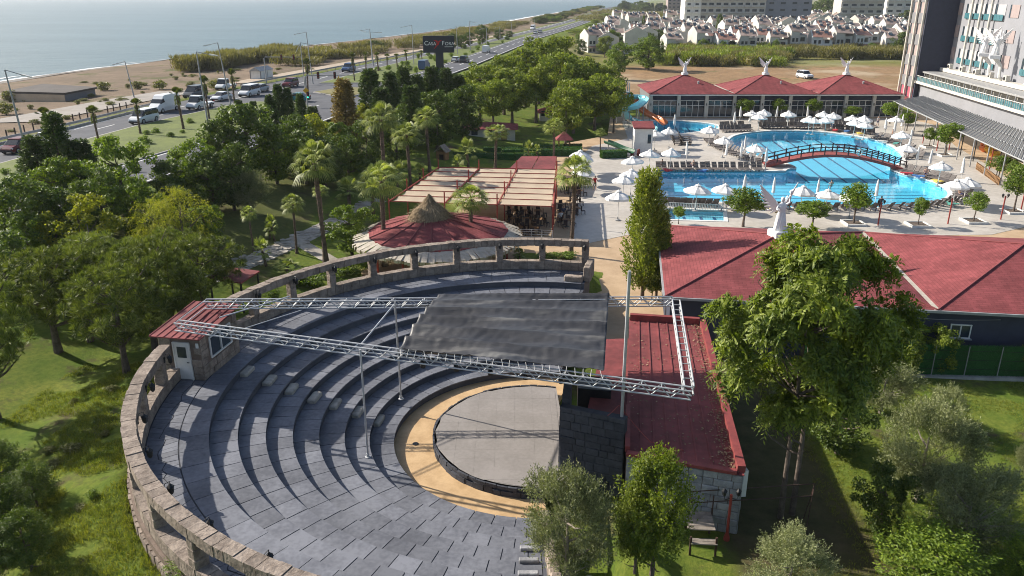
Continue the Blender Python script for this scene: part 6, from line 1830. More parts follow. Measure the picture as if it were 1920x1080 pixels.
    def cyl(r, w_):
        m_ = MB()
        for yy_ in (-w_ / 2, w_ / 2):
            for k in range(14): m_.v.append((r * math.cos(6.2832 * k / 14), yy_, r * math.sin(6.2832 * k / 14)))
        m_.f = [(k, (k + 1) % 14, 14 + (k + 1) % 14, 14 + k) for k in range(14)] + [tuple(range(13, -1, -1)), tuple(range(14, 28))]; m_.m = [0] * len(m_.f)
        return m_
    out['tyre'] = cyl(R_, .22).mesh('tyre', M['tyre']); out['rim'] = cyl(R_ * .62, .235).mesh('rim', M['greymetal'])
    out['wx'] = (-L * .31, L * .31); out['wy'] = W - .1; out['R'] = R_
    x1, zz = body[-2][0], body[-2][2]
    out['hl'] = MB().box((0, 0, 0), (.12, .3, .14)).mesh('headlight', M['headlight']); out['tl'] = MB().box((0, 0, 0), (.08, .14, .3)).mesh('tail_light', M['taillight'])
    out['hlp'] = (body[-2][0] + .06, body[-2][3] - .2, (body[-2][1] + body[-2][2]) / 2 + .12); out['tlp'] = (body[0][0] + .0, body[0][3] - .1, .85)
    out['bump'] = MB().bbox((body[-1][0] - .02, 0, .38), (.14, 1.5, .22), .04).bbox((body[0][0] + .02, 0, .42), (.14, 1.5, .22), .04).mesh('bumper', M['blackmetal'])
    CAR[kind] = out
    return out
def vehicle(kind, u, v, color, label, toward=True, hdg=None, z=RZ, cat='car', sc=1.08):
    c = car_meshes(kind); p = bp(u, v, z + .01)
    if hdg is None:
        y = p.y; d = Vector((float(fAM(y + 5) - fAM(y - 5)), 10, 0)).normalized()
        if toward: d = -d
        hdg = math.atan2(d.y, d.x)
    t = thing({'hatch': 'hatchback_car', 'sedan': 'sedan_car', 'suv': 'sport_utility_car', 'minivan': 'minivan', 'van': 'delivery_van', 'pickup': 'pickup_truck', 'truck': 'box_truck'}[kind], label, cat, p, hdg, 'vehicles on the highway', (sc, sc, sc))
    pm_ = PAINT[color]
    def part(nm, me, paintit=False):
        o = link(nm, me, t, False)
        if paintit: o.material_slots[0].link = 'OBJECT'; o.material_slots[0].material = pm_
        return o
    part('body', c['body'], True); part('windows', c['glass'])
    if 'roof' in c: part('roof', c['roof'], True); part('pillar', c['pillar'], True)
    for x in c['wx']:
        for s in (-1, 1):
            w_ = part('tyre', c['tyre']); w_.location = (x, s * c['wy'], c['R'])
            r = link('rim', c['rim'], w_, False)
    for s in (-1, 1):
        o = part('headlight', c['hl']); o.location = (c['hlp'][0], s * c['hlp'][1], c['hlp'][2])
        o = part('tail_light', c['tl']); o.location = (c['tlp'][0], s * c['tlp'][1], c['tlp'][2])
    part('bumper', c['bump'])
    return t
vehicle('hatch', 36, 284, 'red', 'dark red hatchback at the far left of the highway', sc=1.15)
vehicle('sedan', 88, 270, 'white', 'white car half hidden behind conifers at the far left')
vehicle('minivan', 271, 230, 'white', 'white estate car behind a trimmed palm', cat='car', sc=1.15)
vehicle('van', 309, 209, 'white', 'tall white delivery van in the near lanes', cat='van', sc=1.08)
vehicle('pickup', 376, 203, 'white', 'white flatbed pickup behind the tall delivery van', cat='pickup', sc=1.1)
vehicle('minivan', 367, 183, 'grey', 'dark grey van in the far lane above the white pickup', cat='van', sc=1.25)
vehicle('sedan', 416, 188, 'white', 'white sedan right of the dark grey van', sc=1.1)
vehicle('pickup', 424, 167, 'white', 'white pickup waiting in the slip lane below the reeds', cat='pickup')
vehicle('minivan', 468, 180, 'white', 'white van approaching the junction island', cat='van', sc=1.2)
vehicle('sedan', 488, 172, 'silver', 'silver car following the white van at the junction')
vehicle('suv', 545, 163, 'red', 'dark red SUV crossing below the traffic light arm')
vehicle('suv', 654, 134, 'blue', 'blue SUV on the far carriageway below the reeds', sc=1.2)
vehicle('truck', 796, 131, 'blue', 'blue box truck half hidden by conifers below the sign', False, cat='truck', sc=.8)
vehicle('sedan', 855, 116, 'white', 'white car right of the sign post', False, sc=1.1)
vehicle('suv', 871, 117, 'grey', 'dark SUV beside the white car right of the sign', False, sc=1.1)
vehicle('truck', 912, 99, 'white', 'white box truck alone on the near carriageway', False, cat='truck', sc=.75)
vehicle('van', 999, 56, 'white', 'distant white van near the highway bend', True, cat='van')
vehicle('sedan', 1004, 64, 'white', 'distant white car below the far van, the left one', False)
vehicle('sedan', 1013, 62, 'silver', 'distant silver car below the far van, the right one', False)
vehicle('sedan', 557, 190, 'teal', 'teal car hidden behind the small cypresses', False, R(170))
vehicle('suv', 1508, 147, 'white', 'white SUV parked alone on the bare dirt lot', z=0.0, hdg=R(-75), sc=1.25)

# ================================================================== FAR TOWN
def house_meshes(v):
    W_, D_, H_ = (7.2, 9.0, 7.6) if v != 1 else (8.2, 9.0, 6.4)
    wall = MB()
    wall.box((-W_ * .25, D_ / 2, H_ / 2), (W_ * .5, D_, H_)); wall.box((W_ * .25, D_ / 2 + .6, H_ / 2 - .6), (W_ * .5 - .02, D_ - 1.2, H_ - 1.2))
    # gable parapet walls at the sides
    for x in (-W_ / 2, W_ / 2 - .3):
        wall.add([(x, 0.02, H_ - .01), (x + .3, 0.02, H_ - .01), (x + .3, D_ - .02, H_ - .01), (x, D_ - .02, H_ - .01), (x, D_ / 2, H_ + 2.4), (x + .3, D_ / 2, H_ + 2.4)], [(0, 1, 5, 4), (2, 3, 4, 5), (0, 4, 3), (1, 2, 5)])
    roof = MB()
    roof.add([(-W_ / 2 + .3, -.3, H_ + .05), (W_ / 2 - .3, -.3, H_ - .3), (W_ / 2 - .3, D_ / 2, H_ + 1.9), (-W_ / 2 + .3, D_ / 2, H_ + 2.0), (-W_ / 2 + .3, D_ + .2, H_), (W_ / 2 - .3, D_ + .2, H_)], [(0, 1, 2, 3), (3, 2, 5, 4)])
    sol = []; tank = []
    for x in (-W_ * .22, W_ * .2)[:2 - (v == 2)]:
        sol.append(('solar_panel', MB().add([(x - .8, D_ * .2, H_ + 1.2), (x + .8, D_ * .2, H_ + 1.2), (x + .8, D_ * .38, H_ + 2.2), (x - .8, D_ * .38, H_ + 2.2)], [(0, 1, 2, 3)]).mesh('solar_panel', M['glass'])))
        tank.append(('water_tank', MB().tube([(x - .65, D_ * .43, H_ + 2.5), (x + .65, D_ * .43, H_ + 2.5)], .28, 8).mesh('water_tank', M['white'])))
    wins = []
    for z in (1.5, 4.6):
        for x in (-W_ * .35, -W_ * .14):
            wins.append(MB().box((x, -.02, z), (.95, .08, 1.3)))
        wins.append(MB().box((W_ * .25, 1.18, z), (1.8, .08, 1.7)))
    bal = MB().box((W_ * .25, .55, 3.2), (W_ * .46, 1.2, .18)).box((W_ * .25, .0, 3.65), (W_ * .46, .12, .8))
    aw2 = MB().add([(-W_ * .48, -.05, 3.25), (W_ * .48, -.05, 3.25), (W_ * .48, -1.3, 2.7), (-W_ * .48, -1.3, 2.7)], [(3, 2, 1, 0)])
    gm = [M['offwhite'], M['white']][v % 2]
    roofm = [M['tile1'], M['tile2'], M['tile1']][v]
    return [('wall', wall.mesh('wall', gm)), ('roof', roof.mesh('roof', roofm)), *sol, *tank, ('balcony', bal.mesh('balcony', gm)), ('awning', aw2.mesh('awning', M['tile2']))] + [('window', w_.mesh('window', M['glass'])) for w_ in wins]
M['tile1'] = mat('brown_roof_tile', (.3, .23, .2), (.2, .15, .13), sc=.6, bump=.3, coord='O', objrnd=.25)
M['tile2'] = mat('terracotta_tile', (.32, .18, .14), (.25, .13, .1), sc=.6, bump=.3, coord='O', objrnd=.2)
HM = [house_meshes(v) for v in range(3)]
rnd = random.Random(5)
hrows = [(335, 1118, 1720), (352, 1290, 1725), (372, 1120, 1728), (394, 1130, 1720), (418, 1140, 1720), (446, 1150, 1716), (478, 1180, 1712), (520, 1150, 1715), (565, 1150, 1715), (615, 1160, 1715)]
rn = ['front', 'second', 'third', 'fourth', 'fifth', 'sixth', 'seventh', 'eighth', 'ninth', 'rearmost']
for ri, (y, u0, u1) in enumerate(hrows):
    k = ppm((0, y, 4)); x = (u0 - 960) / k; x1 = (u1 - 960) / k; j = 0
    while x < x1:
        v = rnd.randrange(3)
        if rnd.random() > .05:
            t = thing('townhouse', f'white townhouse in the {rn[ri]} row of the holiday village', 'house', (x, y + rnd.uniform(-3, 3), rnd.uniform(-.6, .3) + max(0, y - 400) * .012), R(rnd.choice([0, 0, 0, 90, -12, 14]) + rnd.uniform(-4, 8)), f'townhouses of the {rn[ri]} row', (1, 1, rnd.uniform(.75, 1.12)))
            for nm, me in HM[v]: link(nm, me, t, False)
        x += (8.6 if v != 1 else 9.4) + (rnd.random() < .22) * rnd.uniform(2, 5); j += 1
def block(u0, u1, y, H_, label, cols, rows, z0, dz_, m, depth=14, win=(.62, .55), rec=M['glass'], name='hotel_block', rz=0, edge=0.0, bal=True):
    k = ppm((0, y, 10)); x0, x1 = (u0 - 960) / k, (u1 - 960) / k; w_ = x1 - x0
    t = thing(name, label, 'hotel', ((x0 + x1) / 2, y, 0), rz)
    MB().box((0, depth / 2, H_ / 2), (w_, depth, H_)).build('wall', m, t, w=False)
    MB().box((0, depth / 2, H_ + .3), (w_ + 1, depth + 1, .6)).build('roof_slab', m, t, w=False)
    cw = w_ * (1 - edge) / cols
    wm = MB().box((0, 0, 0), (cw * win[0], .3, dz_ * win[1])).mesh('window', rec); bm_ = MB().box((0, -.6, 0), (cw * .92, 1.2, .25)).box((0, -1.15, .5), (cw * .92, .12, .9)).mesh('balcony', m)
    for r in range(rows):
        for c in range(cols):
            x = -w_ / 2 + edge * w_ + (c + .5) * cw; z = z0 + r * dz_
            o = link('window', wm, t, False); o.location = (x, -.05, z)
            if bal: o = link('balcony', bm_, t, False); o.location = (x, -.05, z - dz_ * .36)
    return t
block(1312, 1434, 545, 34, 'broad white beach hotel with rows of dark balconies beyond the village', 9, 8, 5, 3.9, M['offwhite'], bal=True)
block(1283, 1313, 541, 34, 'white end wing of the beach hotel with stepped balconies', 2, 8, 5, 3.9, M['white'], bal=True, win=(.4, .4))
block(1434, 1520, 548, 34, 'blue-grey wing of the beach hotel with small windows', 4, 8, 5, 4.2, M['grey'], bal=False, win=(.4, .3))
block(1252, 1284, 1100, 30, 'distant beige tower block at the coast', 4, 7, 4, 4, M['pink'], win=(.5, .4))
block(1575, 1655, 560, 30, 'pale hotel block with paired windows behind the village', 5, 7, 4, 4.0, M['offwhite'], win=(.55, .45))
block(1660, 1740, 575, 30, 'pale hotel block partly hidden by the grey hotel tower', 5, 7, 4, 4.0, M['white'], win=(.55, .45))
# greenhouse tunnels
gh = thing('greenhouse', 'long low plastic covered greenhouse beyond the dirt lot', 'greenhouse', bp(1640, 97, 0))
M['plastic'] = mat('white_polythene', (.5, .5, .5), (.42, .42, .43), sc=.5, rough=.4, bump=.1)
ga, gb = bp(1578, 98, 0), bp(1700, 98, 0)
for k in range(12):
    a = ga.lerp(gb, k / 12); b = ga.lerp(gb, (k + 1) / 12); w_ = (b - a).length; V = []
    for d_ in (0, 18):
        for i in range(7):
            q = math.pi * i / 6; V.append((a.x + w_ / 2 - w_ / 2 * math.cos(q), a.y + d_, .5 + 2.0 * math.sin(q)))
    MB().add(V, [(i, i + 1, i + 8, i + 7) for i in range(6)] + [tuple(range(6, -1, -1))]).build('tunnel', M['plastic'], gh)
MB().box(((ga.x + gb.x) / 2, ga.y + 9, .25), ((gb.x - ga.x), 18, .5)).build('base_wall', M['offwhite'], gh)
st2 = thing('garden_wall', 'pale low wall left of the village', 'wall', bp(1080, 88, 0))
a, b = bp(1072, 88, 0), bp(1128, 100, 0); MB().tube([a + Vector((0, 0, .8)), b + Vector((0, 0, .8))], .8, 4).build('coping', M['offwhite'], st2)

# ================================================================== PEOPLE
SKIN = mat('skin', (.45, .27, .19), (.4, .24, .17), sc=5, bump=0, coord='O'); M['hair'] = mat('dark_hair', (.02, .015, .012)); 
def shirt(c): return mat('fabric', c, tuple(x * .85 for x in c), sc=6, bump=.1, coord='O')
def person(loc, rz, pose, top, low, label, sc=1.0):
    """one skinned body, coloured by region"""
    if pose == 'walk':
        J = {'pel': (0, 0, .95), 'ch': (0, -.03, 1.3), 'nk': (0, -.03, 1.47), 'hd': (0, -.05, 1.62), 'ht': (0, -.04, 1.76),
             'hl': (.1, 0, .9), 'kl': (.11, -.16, .5), 'al': (.11, -.06, .09), 'tl': (.12, -.24, .04), 'hr': (-.1, 0, .9), 'kr': (-.11, .03, .5), 'ar': (-.11, .22, .12), 'tr': (-.12, .08, .04),
             'sl': (.2, -.02, 1.42), 'el': (.27, .08, 1.15), 'wl': (.27, -.04, .93), 'fl': (.27, -.08, .82), 'sr': (-.2, -.02, 1.42), 'er': (-.27, 0, 1.14), 'wr': (-.26, -.2, 1.0), 'fr': (-.25, -.28, .94)}
    else:
        J = {'pel': (0, 0, .5), 'ch': (0, .04, .85), 'nk': (0, .02, 1.03), 'hd': (0, -.02, 1.18), 'ht': (0, -.01, 1.31),
             'hl': (.1, -.02, .5), 'kl': (.12, -.45, .52), 'al': (.12, -.47, .1), 'tl': (.12, -.62, .05), 'hr': (-.1, -.02, .5), 'kr': (-.12, -.43, .52), 'ar': (-.12, -.4, .1), 'tr': (-.12, -.56, .05),
             'sl': (.2, .02, .97), 'el': (.27, -.1, .74), 'wl': (.2, -.34, .74), 'fl': (.16, -.43, .75), 'sr': (-.2, .02, .97), 'er': (-.27, -.08, .74), 'wr': (-.18, -.32, .74), 'fr': (-.13, -.41, .75)}
    E_ = [('pel', 'ch'), ('ch', 'nk'), ('nk', 'hd'), ('hd', 'ht'), ('pel', 'hl'), ('hl', 'kl'), ('kl', 'al'), ('al', 'tl'), ('pel', 'hr'), ('hr', 'kr'), ('kr', 'ar'), ('ar', 'tr'), ('ch', 'sl'), ('sl', 'el'), ('el', 'wl'), ('wl', 'fl'), ('ch', 'sr'), ('sr', 'er'), ('er', 'wr'), ('wr', 'fr')]
    rad = dict(pel=.15, ch=.16, nk=.06, hd=.1, ht=.075, hl=.1, kl=.06, al=.04, tl=.035, hr=.1, kr=.06, ar=.04, tr=.035, sl=.07, el=.045, wl=.03, fl=.025, sr=.07, er=.045, wr=.03, fr=.025)
    names = list(J); me = bpy.data.meshes.new('body'); me.from_pydata([J[n_] for n_ in names], [(names.index(a), names.index(b)) for a, b in E_], [])
    o = bpy.data.objects.new('body', me); COL.objects.link(o)
    md = o.modifiers.new('skin', 'SKIN'); 
    for i, n_ in enumerate(names):
        o.data.skin_vertices[0].data[i].radius = (rad[n_], rad[n_] * (.75 if n_ in ('ch', 'pel') else 1)); o.data.skin_vertices[0].data[i].use_root = n_ == 'pel'
    o.modifiers.new('sub', 'SUBSURF').levels = 2
    bpy.context.view_layer.update()
    me2 = bpy.data.meshes.new_from_object(o.evaluated_get(bpy.context.evaluated_depsgraph_get()))
    bpy.data.objects.remove(o)
    me2.materials.clear()
    for m_ in (SKIN, shirt(top), shirt(low), M['hair']): me2.materials.append(m_)
    hipz, nkz, hdz = J['pel'][2], J['nk'][2], J['hd'][2]
    for p in me2.polygons:
        c = p.center; mi = 0; arm = abs(c.x) > .215
        if c.z > hdz + .06 or (c.z > hdz - .06 and c.y > J['hd'][1] + .04): mi = 3
        elif c.z > nkz - .02: mi = 0
        elif arm: mi = 1 if c.z > J['el'][2] + .06 else 0
        elif c.z > hipz + .02 and c.y > -.2: mi = 1
        elif c.z > (J['kl'][2] + .02 if pose == 'walk' else .42): mi = 2
        p.material_index = mi; p.use_smooth = True
    t = thing('person', label, 'person', loc, rz, None, (sc, sc, sc))
    link('body', me2, t, False)
    return t
person(bp(1115, 357, .04), R(180), 'walk', (.5, .03, .04), (.03, .03, .05), 'person in red shirt and dark shorts walking on the pale walkway', 1.02)
person(bp(1051, 417, .03), R(200), 'sit', (.6, .6, .62), (.1, .1, .14), 'person in white shirt sitting at a table beside the pergola')
person(bp(1056, 408, .03), R(20), 'sit', (.05, .06, .1), (.05, .05, .06), 'person in dark clothes sitting behind the white shirted one')
person(bp(1241, 316, .06), R(180), 'sit', (.45, .25, .2), (.1, .05, .05), 'person in swimwear sitting at the left end of the lounger row')
person(bp(1649, 397, .05), R(150), 'walk', (.03, .03, .04), (.03, .03, .04), 'person in dark clothes standing on the near pool edge')
sw_ = person(bp(1559, 345, -.1) + Vector((0, 0, -.75)), R(180), 'sit', (.45, .27, .19), (.05, .05, .2), 'swimmer with only head and shoulders above the pool water')

M['towel'] = [mat('towel', c, tuple(x * .8 for x in c), sc=6, coord='O') for c in ((.5, .05, .06), (.08, .2, .45), (.6, .45, .1), (.65, .65, .62), (.1, .35, .3))]
for i, (u, v, ps) in enumerate([(1610, 243, 'sit'), (1560, 241, 'sit'), (1672, 262, 'walk'), (1735, 330, 'sit'), (1798, 368, 'sit'), (1645, 236, 'walk'), (1300, 315, 'sit')]):
    person(bp(u, v, .3 if ps == 'sit' else .05) - Vector((0, 0, .15 if ps == 'sit' else 0)), random.uniform(0, 6), ps, [(.4, .24, .17), (.1, .3, .5), (.42, .25, .18), (.5, .3, .22), (.4, .24, .17), (.6, .6, .6), (.42, .25, .18)][i], (.05, .05, .12), ['tanned bather sitting behind the upper basin, right', 'bather in blue top sitting behind the upper basin', 'tanned bather walking right of the upper basin', 'bather sitting on the right shore of the lower basin', 'bather sitting at the near right pool corner', 'person in white top walking below the pool hall', 'bather sitting in the row beyond the long pool'][i])
for i, (u, v) in enumerate([(1566, 243), (1588, 245), (1612, 249), (1655, 264), (1680, 268), (1700, 324), (1722, 329), (1758, 338), (1800, 372), (1785, 380), (1252, 318), (1318, 319), (1456, 391), (1372, 388)]):
    p = bp(u, v, .45)
    t = MB().box((0, 0, 0), (.66, 1.5, .05)).box((0, 0, -.12), (.70, .5, .2)).build('beach_towel', M['towel'][i % 5], w=False)
    t.location = p; t.rotation_euler = (0, 0, random.uniform(0, 3))
    tag(t, ['red', 'blue', 'yellow', 'white', 'green'][i % 5] + ' towel spread on a sun lounger ' + ['behind the upper basin', 'at the right of the pools', 'at the near right corner', 'by the long pool'][0 if i < 5 else 1 if i < 8 else 2 if i < 10 else 3], 'towel', 'towels on the loungers')
# ================================================================== NEAR GARDEN THINGS (right)
# green screen fence before the dark hall
gfa, gfb = G(1500, 700), G(1990, 712)
gf = thing('green_screen_fence', 'dark green artificial hedge fence in front of the navy hall', 'fence', gfa)
M['screen'] = leafmat('green_screen', (.012, .06, .02), (.02, .09, .03), trans=.05, rough=.5)
GFH = 2.1; gfl = (gfb - gfa).length; gfd = (gfb - gfa).normalized()
MB().add([gfa + Vector((0, .03, .12)), gfb + Vector((0, .03, .12)), gfb + Vector((0, .03, GFH)), gfa + Vector((0, .03, GFH))], [(0, 1, 2, 3)]).build('backing', M['screen'], gf)
V = np.zeros((0, 3)); 
nq = 16000
s_ = rng.random(nq) * gfl; zz = rng.random(nq) * (GFH - .1) + .12
zz[:1800] = GFH + rng.random(1800) * .06
c_ = np.stack([gfa.x + gfd.x * s_, gfa.y + gfd.y * s_ - .03, gfa.z * 0 + zz], 1)
d_ = rng.normal(size=(nq, 3)); d_[:, 1] = -np.abs(d_[:, 1]) * .6; d_ /= np.linalg.norm(d_, axis=1)[:, None]; e_ = np.cross(d_, rng.normal(size=(nq, 3))); e_ /= np.linalg.norm(e_, axis=1)[:, None]
Vq = np.concatenate([c_, c_ + d_ * .05 + e_ * .012, c_ + d_ * .11, c_ + d_ * .05 - e_ * .012]); iq = np.arange(nq)
scr = link('needle_screen', np_mesh('needle_screen', Vq, np.stack([iq, iq + nq, iq + 2 * nq, iq + 3 * nq], 1), M['screen']), gf); scr['kind'] = 'stuff'
for k in range(9):
    q = gfa.lerp(gfb, k / 8); MB().tube([(q.x, q.y - .12, 0), (q.x, q.y - .12, GFH)], .03, 5).build('post', M['greymetal'], gf)
for z in (.6, 1.2, 1.8): MB().tube([gfa + Vector((0, -.1, z)), gfb + Vector((0, -.1, z))], .012, 4).build('wire', M['blackmetal'], gf)
MB().prism([(p.x, p.y) for p in (gfa + Vector((0, -.3, 0)), gfb + Vector((0, -.3, 0)), gfb + Vector((0, .3, 0)), gfa + Vector((0, .3, 0)))], -.2, .13).build('footing', M['kerb'], gf)
# red lamp post with two lanterns
lp_ = G(1362, 1012); zt = hgt(928, lp_.y) - lp_.z
t = thing('garden_lamp', 'red garden lamp post with two black lanterns by the stone wall', 'lamp post', lp_)
MB().tube([(0, 0, 0), (0, 0, zt)], .06, 8).build('post', M['redmetal'], t, w=False)
MB().lathe([(.14, 0), (.14, .1), (.07, .35)], 8).build('foot', M['redmetal'], t, w=False)
for s in (-1, 1):
    MB().tube([(0, 0, zt - .15), (s * .25, 0, zt - .25), (s * .3, 0, zt - .03)], .02, 5).build('arm', M['blackmetal'], t, w=False)
    MB().lathe([(.04, -.02), (.08, .03), (.11, .2), (.125, .21), (.05, .3), (.015, .35)], 6, (s * .3, 0, zt - .03)).build('lantern', M['blackmetal'], t, w=False)
# rusty swing frame
fA, fB2 = bp(1295, 922, 2.1), bp(1528, 907, 2.1)
t = thing('pipe_frame', 'thin rusty pipe frame standing in the shade by the tree trunk', 'frame', (fB2.x, fB2.y, 0))
fC, fD = bp(1296, 943, 1.75), bp(1523, 930, 1.75)
for a, b in ((fA, fB2), (fC, fD), (fB2, fD), (fA, fC)): MB().tube([a, b], .025, 5).build('pipe', M['rust'], t)
for p in (fB2, fD, fA): MB().tube([p, (p.x - .1, p.y + (.4 if p is fB2 else -.1), 0)], .025, 5).build('leg', M['rust'], t)
# wooden table of slats
wt = G(1315, 1020); t = thing('slatted_table', 'weathered grey wooden table with lower bench board', 'table', wt, R(-4))
for k in range(5): MB().bbox((-.1, -.5 + k * .26 + .3, .95), (1.15, .24, .05), .01).build('slat', M['wood'], t, w=False)
for k in range(2): MB().bbox((-.05, -1.0 + k * .2 + .25, .62), (1.1, .19, .05), .01).build('bench_slat', M['wood'], t, w=False)
for sx in (-.6, .45):
    for sy_ in (-.75, .75): MB().box((sx, sy_, .46), (.08, .08, .92)).build('leg', M['rust'], t, w=False)
MB().tube([(.5, .8, .9), (.5, .8, 1.9)], .03, 5).build('upright', M['rust'], t, w=False)
# stone footpath on the right of the near seating
mb = MB()
a, b = G(1120, 1000), G(1128, 1120)
struct('footpath', MB().prism([(a.x - .9, a.y), (b.x - .9, b.y), (b.x + .7, b.y), (a.x + .7, a.y)], -.3, .05), M['pathstone'])
for k in range(30):
    q = a.lerp(b, random.random()) + Vector((random.uniform(-.8, .6), 0, 0)); r = random.uniform(.2, .34); n = random.randint(5, 7); a0 = random.random() * 6
    MB().prism([(q.x + r * random.uniform(.8, 1.1) * math.cos(a0 + 6.283 * i / n), q.y + r * random.uniform(.8, 1.1) * math.sin(a0 + 6.283 * i / n)) for i in range(n)], .0, .085 + k * .0012).build('paving_stone', M['pathstone'], bpy.data.objects['footpath'])
# black hose outside the near wall
P = [pol(RW + .8, R(a), 2.2 - (a - 195) * .03) for a in range(195, 232, 4)]
tag(MB().tube(P, .035, 6).build('hose', M['wood']), 'pale hose hanging along the outer wall on the left slope', 'hose')
# ================================================================== VEGETATION
def unit(a): return a / np.maximum(np.linalg.norm(a, axis=-1, keepdims=True), 1e-9)
def leaf_quads(c, d, l, w, r, bend=0.0, nrm=None):
    """diamond leaves: base c, direction d, length l, width w, facing nrm"""
    n = len(c); s = unit(np.cross(d, r.normal(size=(n, 3)) if nrm is None else nrm + r.normal(size=(n, 3)) * .35))
    l = np.broadcast_to(l, (n,))[:, None]; w = np.broadcast_to(w, (n,))[:, None]
    tip = c + d * l; tip[:, 2] -= bend * l[:, 0]
    mid = c + d * l * .5
    V = np.stack([c, mid + s * w / 2, tip, mid - s * w / 2], 1).reshape(-1, 3)
    i = np.arange(n) * 4
    return V, np.stack([i, i + 1, i + 2, i + 3], 1)
def blob(cl, per, l, w, r, out=.7, droop=0, shell=.55, bend=0.0, up=0.0):
    """leaves through clumps; cl rows: x y z rx ry rz"""
    cl = np.asarray(cl, float); n = len(cl) * per
    k = np.repeat(np.arange(len(cl)), per)
    d = unit(r.normal(size=(n, 3)))
    rad = (shell + (1 - shell) * r.random(n)) ** .8
    c = cl[k, :3] + d * rad[:, None] * cl[k, 3:]
    tn = unit(np.cross(d, r.normal(size=(n, 3))))
    dirs = unit(tn + d * .35 + r.normal(size=(n, 3)) * .3 + np.array([0, 0, up * .5 - droop]))
    return leaf_quads(c, dirs, l * (.7 + .6 * r.random(n)), w * (.7 + .6 * r.random(n)), r, bend, unit(d + np.array([0, 0, .25])))
def merge(parts):
    V = []; F = []; o = 0
    for v, f in parts: V.append(v); F.append(f + o); o += len(v)
    return np.concatenate(V), np.concatenate(F)
def clumps_crown(r, n, H0, H1, Rx, cr, prof=None, lobes=0):
    """clump centres in a crown between H0 and H1 with radius Rx; more to the outside"""
    out = []
    lob = [(r.uniform(0, 6.28), r.uniform(.5, 1.1)) for _ in range(5)]
    while len(out) < n:
        t = r.random(); a = r.uniform(0, 6.283)
        pr = prof(t) if prof else math.sqrt(max(0, 1 - (2 * t - 1) ** 2))
        q = 1 + .22 * math.sin(a * 2 + lob[0][0]) + .15 * math.sin(a * 3 + lob[1][0] + t * 3)
        rr = Rx * pr * q * math.sqrt(r.random()) ** .7
        s = cr * r.uniform(.65, 1.25)
        out.append((rr * math.cos(a), rr * math.sin(a), H0 + (H1 - H0) * t, s, s, s * .75))
    return np.array(out)
def trunk_mb(r, h, rad, limbs, spread, hl=(.4, .9), n=8, lean=0.0, two=False):
    mb = MB()
    starts = [(0, 0)] if not two else [(-.3, .25), (.3, -.15)]
    for si, (sx, sy_) in enumerate(starts):
        P = [(sx + lean * (t ** 1.5) * h * .1 + .06 * h * t * r.normal() * .25 + (0 if not two else (.25 if si else -.15) * t * 2), sy_ + .05 * h * t * r.normal() * .25, h * t) for t in (0, .2, .45, .7, 1)]
        mb.tube(P, [rad * 1.35, rad, rad * .82, rad * .6, rad * .25], n)
        for k in range(limbs):
            t = r.uniform(*hl); i = min(int(t * 4), 3); a = r.uniform(0, 6.283); L = spread * r.uniform(.5, 1)
            b = Vector(P[i]).lerp(Vector(P[i + 1]), .5)
            e = b + Vector((math.cos(a) * L, math.sin(a) * L, L * r.uniform(.3, .9)))
            m_ = b.lerp(e, .5) + Vector((0, 0, -L * .08))
            mb.tube([b, m_, e], [rad * .45, rad * .28, rad * .08], 5)
    return mb
LM = {
 'pine': leafmat('pine_needles', (.034, .062, .018), (.14, .18, .045), .2, vs=.5),
 'grove': leafmat('aleppo_needles', (.055, .095, .016), (.17, .215, .035), .3, vs=.35),
 'dark': leafmat('dark_leaves', (.028, .056, .014), (.075, .115, .022), .25, vs=.6),
 'mid': leafmat('mid_green_leaves', (.045, .09, .014), (.115, .17, .025), .35, vs=.6),
 'yellow': leafmat('yellow_green_leaves', (.09, .12, .014), (.2, .22, .03), .4, vs=.6),
 'willow': leafmat('acacia_leaves', (.09, .125, .014), (.23, .25, .04), .4, vs=.7),
 'cypress': leafmat('cypress_leaves', (.024, .05, .016), (.065, .105, .026), .15, vs=.7),
 'juniper': leafmat('juniper_leaves', (.06, .1, .016), (.18, .22, .04), .25, vs=.9),
 'brown': leafmat('dry_conifer', (.1, .085, .04), (.17, .13, .06), .2, vs=.7),
 'olive': leafmat('olive_leaves', (.065, .088, .05), (.19, .225, .155), .2, vs=.9),
 'palm': leafmat('palm_fans', (.08, .12, .034), (.2, .245, .1), .28, vs=1.2),
 'palmdark': leafmat('tied_palm_fans', (.035, .06, .015), (.1, .12, .03), .25, vs=1.2),
 'big': leafmat('feather_leaves', (.038, .072, .012), (.135, .18, .03), .3, vs=.6),
 'lime': leafmat('lime_green_leaves', (.05, .085, .014), (.13, .17, .028), .35, vs=.7),
 'reed': leafmat('reed_leaves', (.085, .09, .04), (.14, .135, .07), .3, vs=.15),
 'hedge': leafmat('hedge_leaves', (.02, .055, .012), (.05, .1, .02), .2, vs=.6),
 'scrub': leafmat('scrub_leaves', (.07, .085, .03), (.13, .14, .05), .25, vs=.3),
 'grassblade': leafmat('grass_blades', (.07, .105, .018), (.14, .155, .04), .35, vs=.4),
}
PROTO = {}
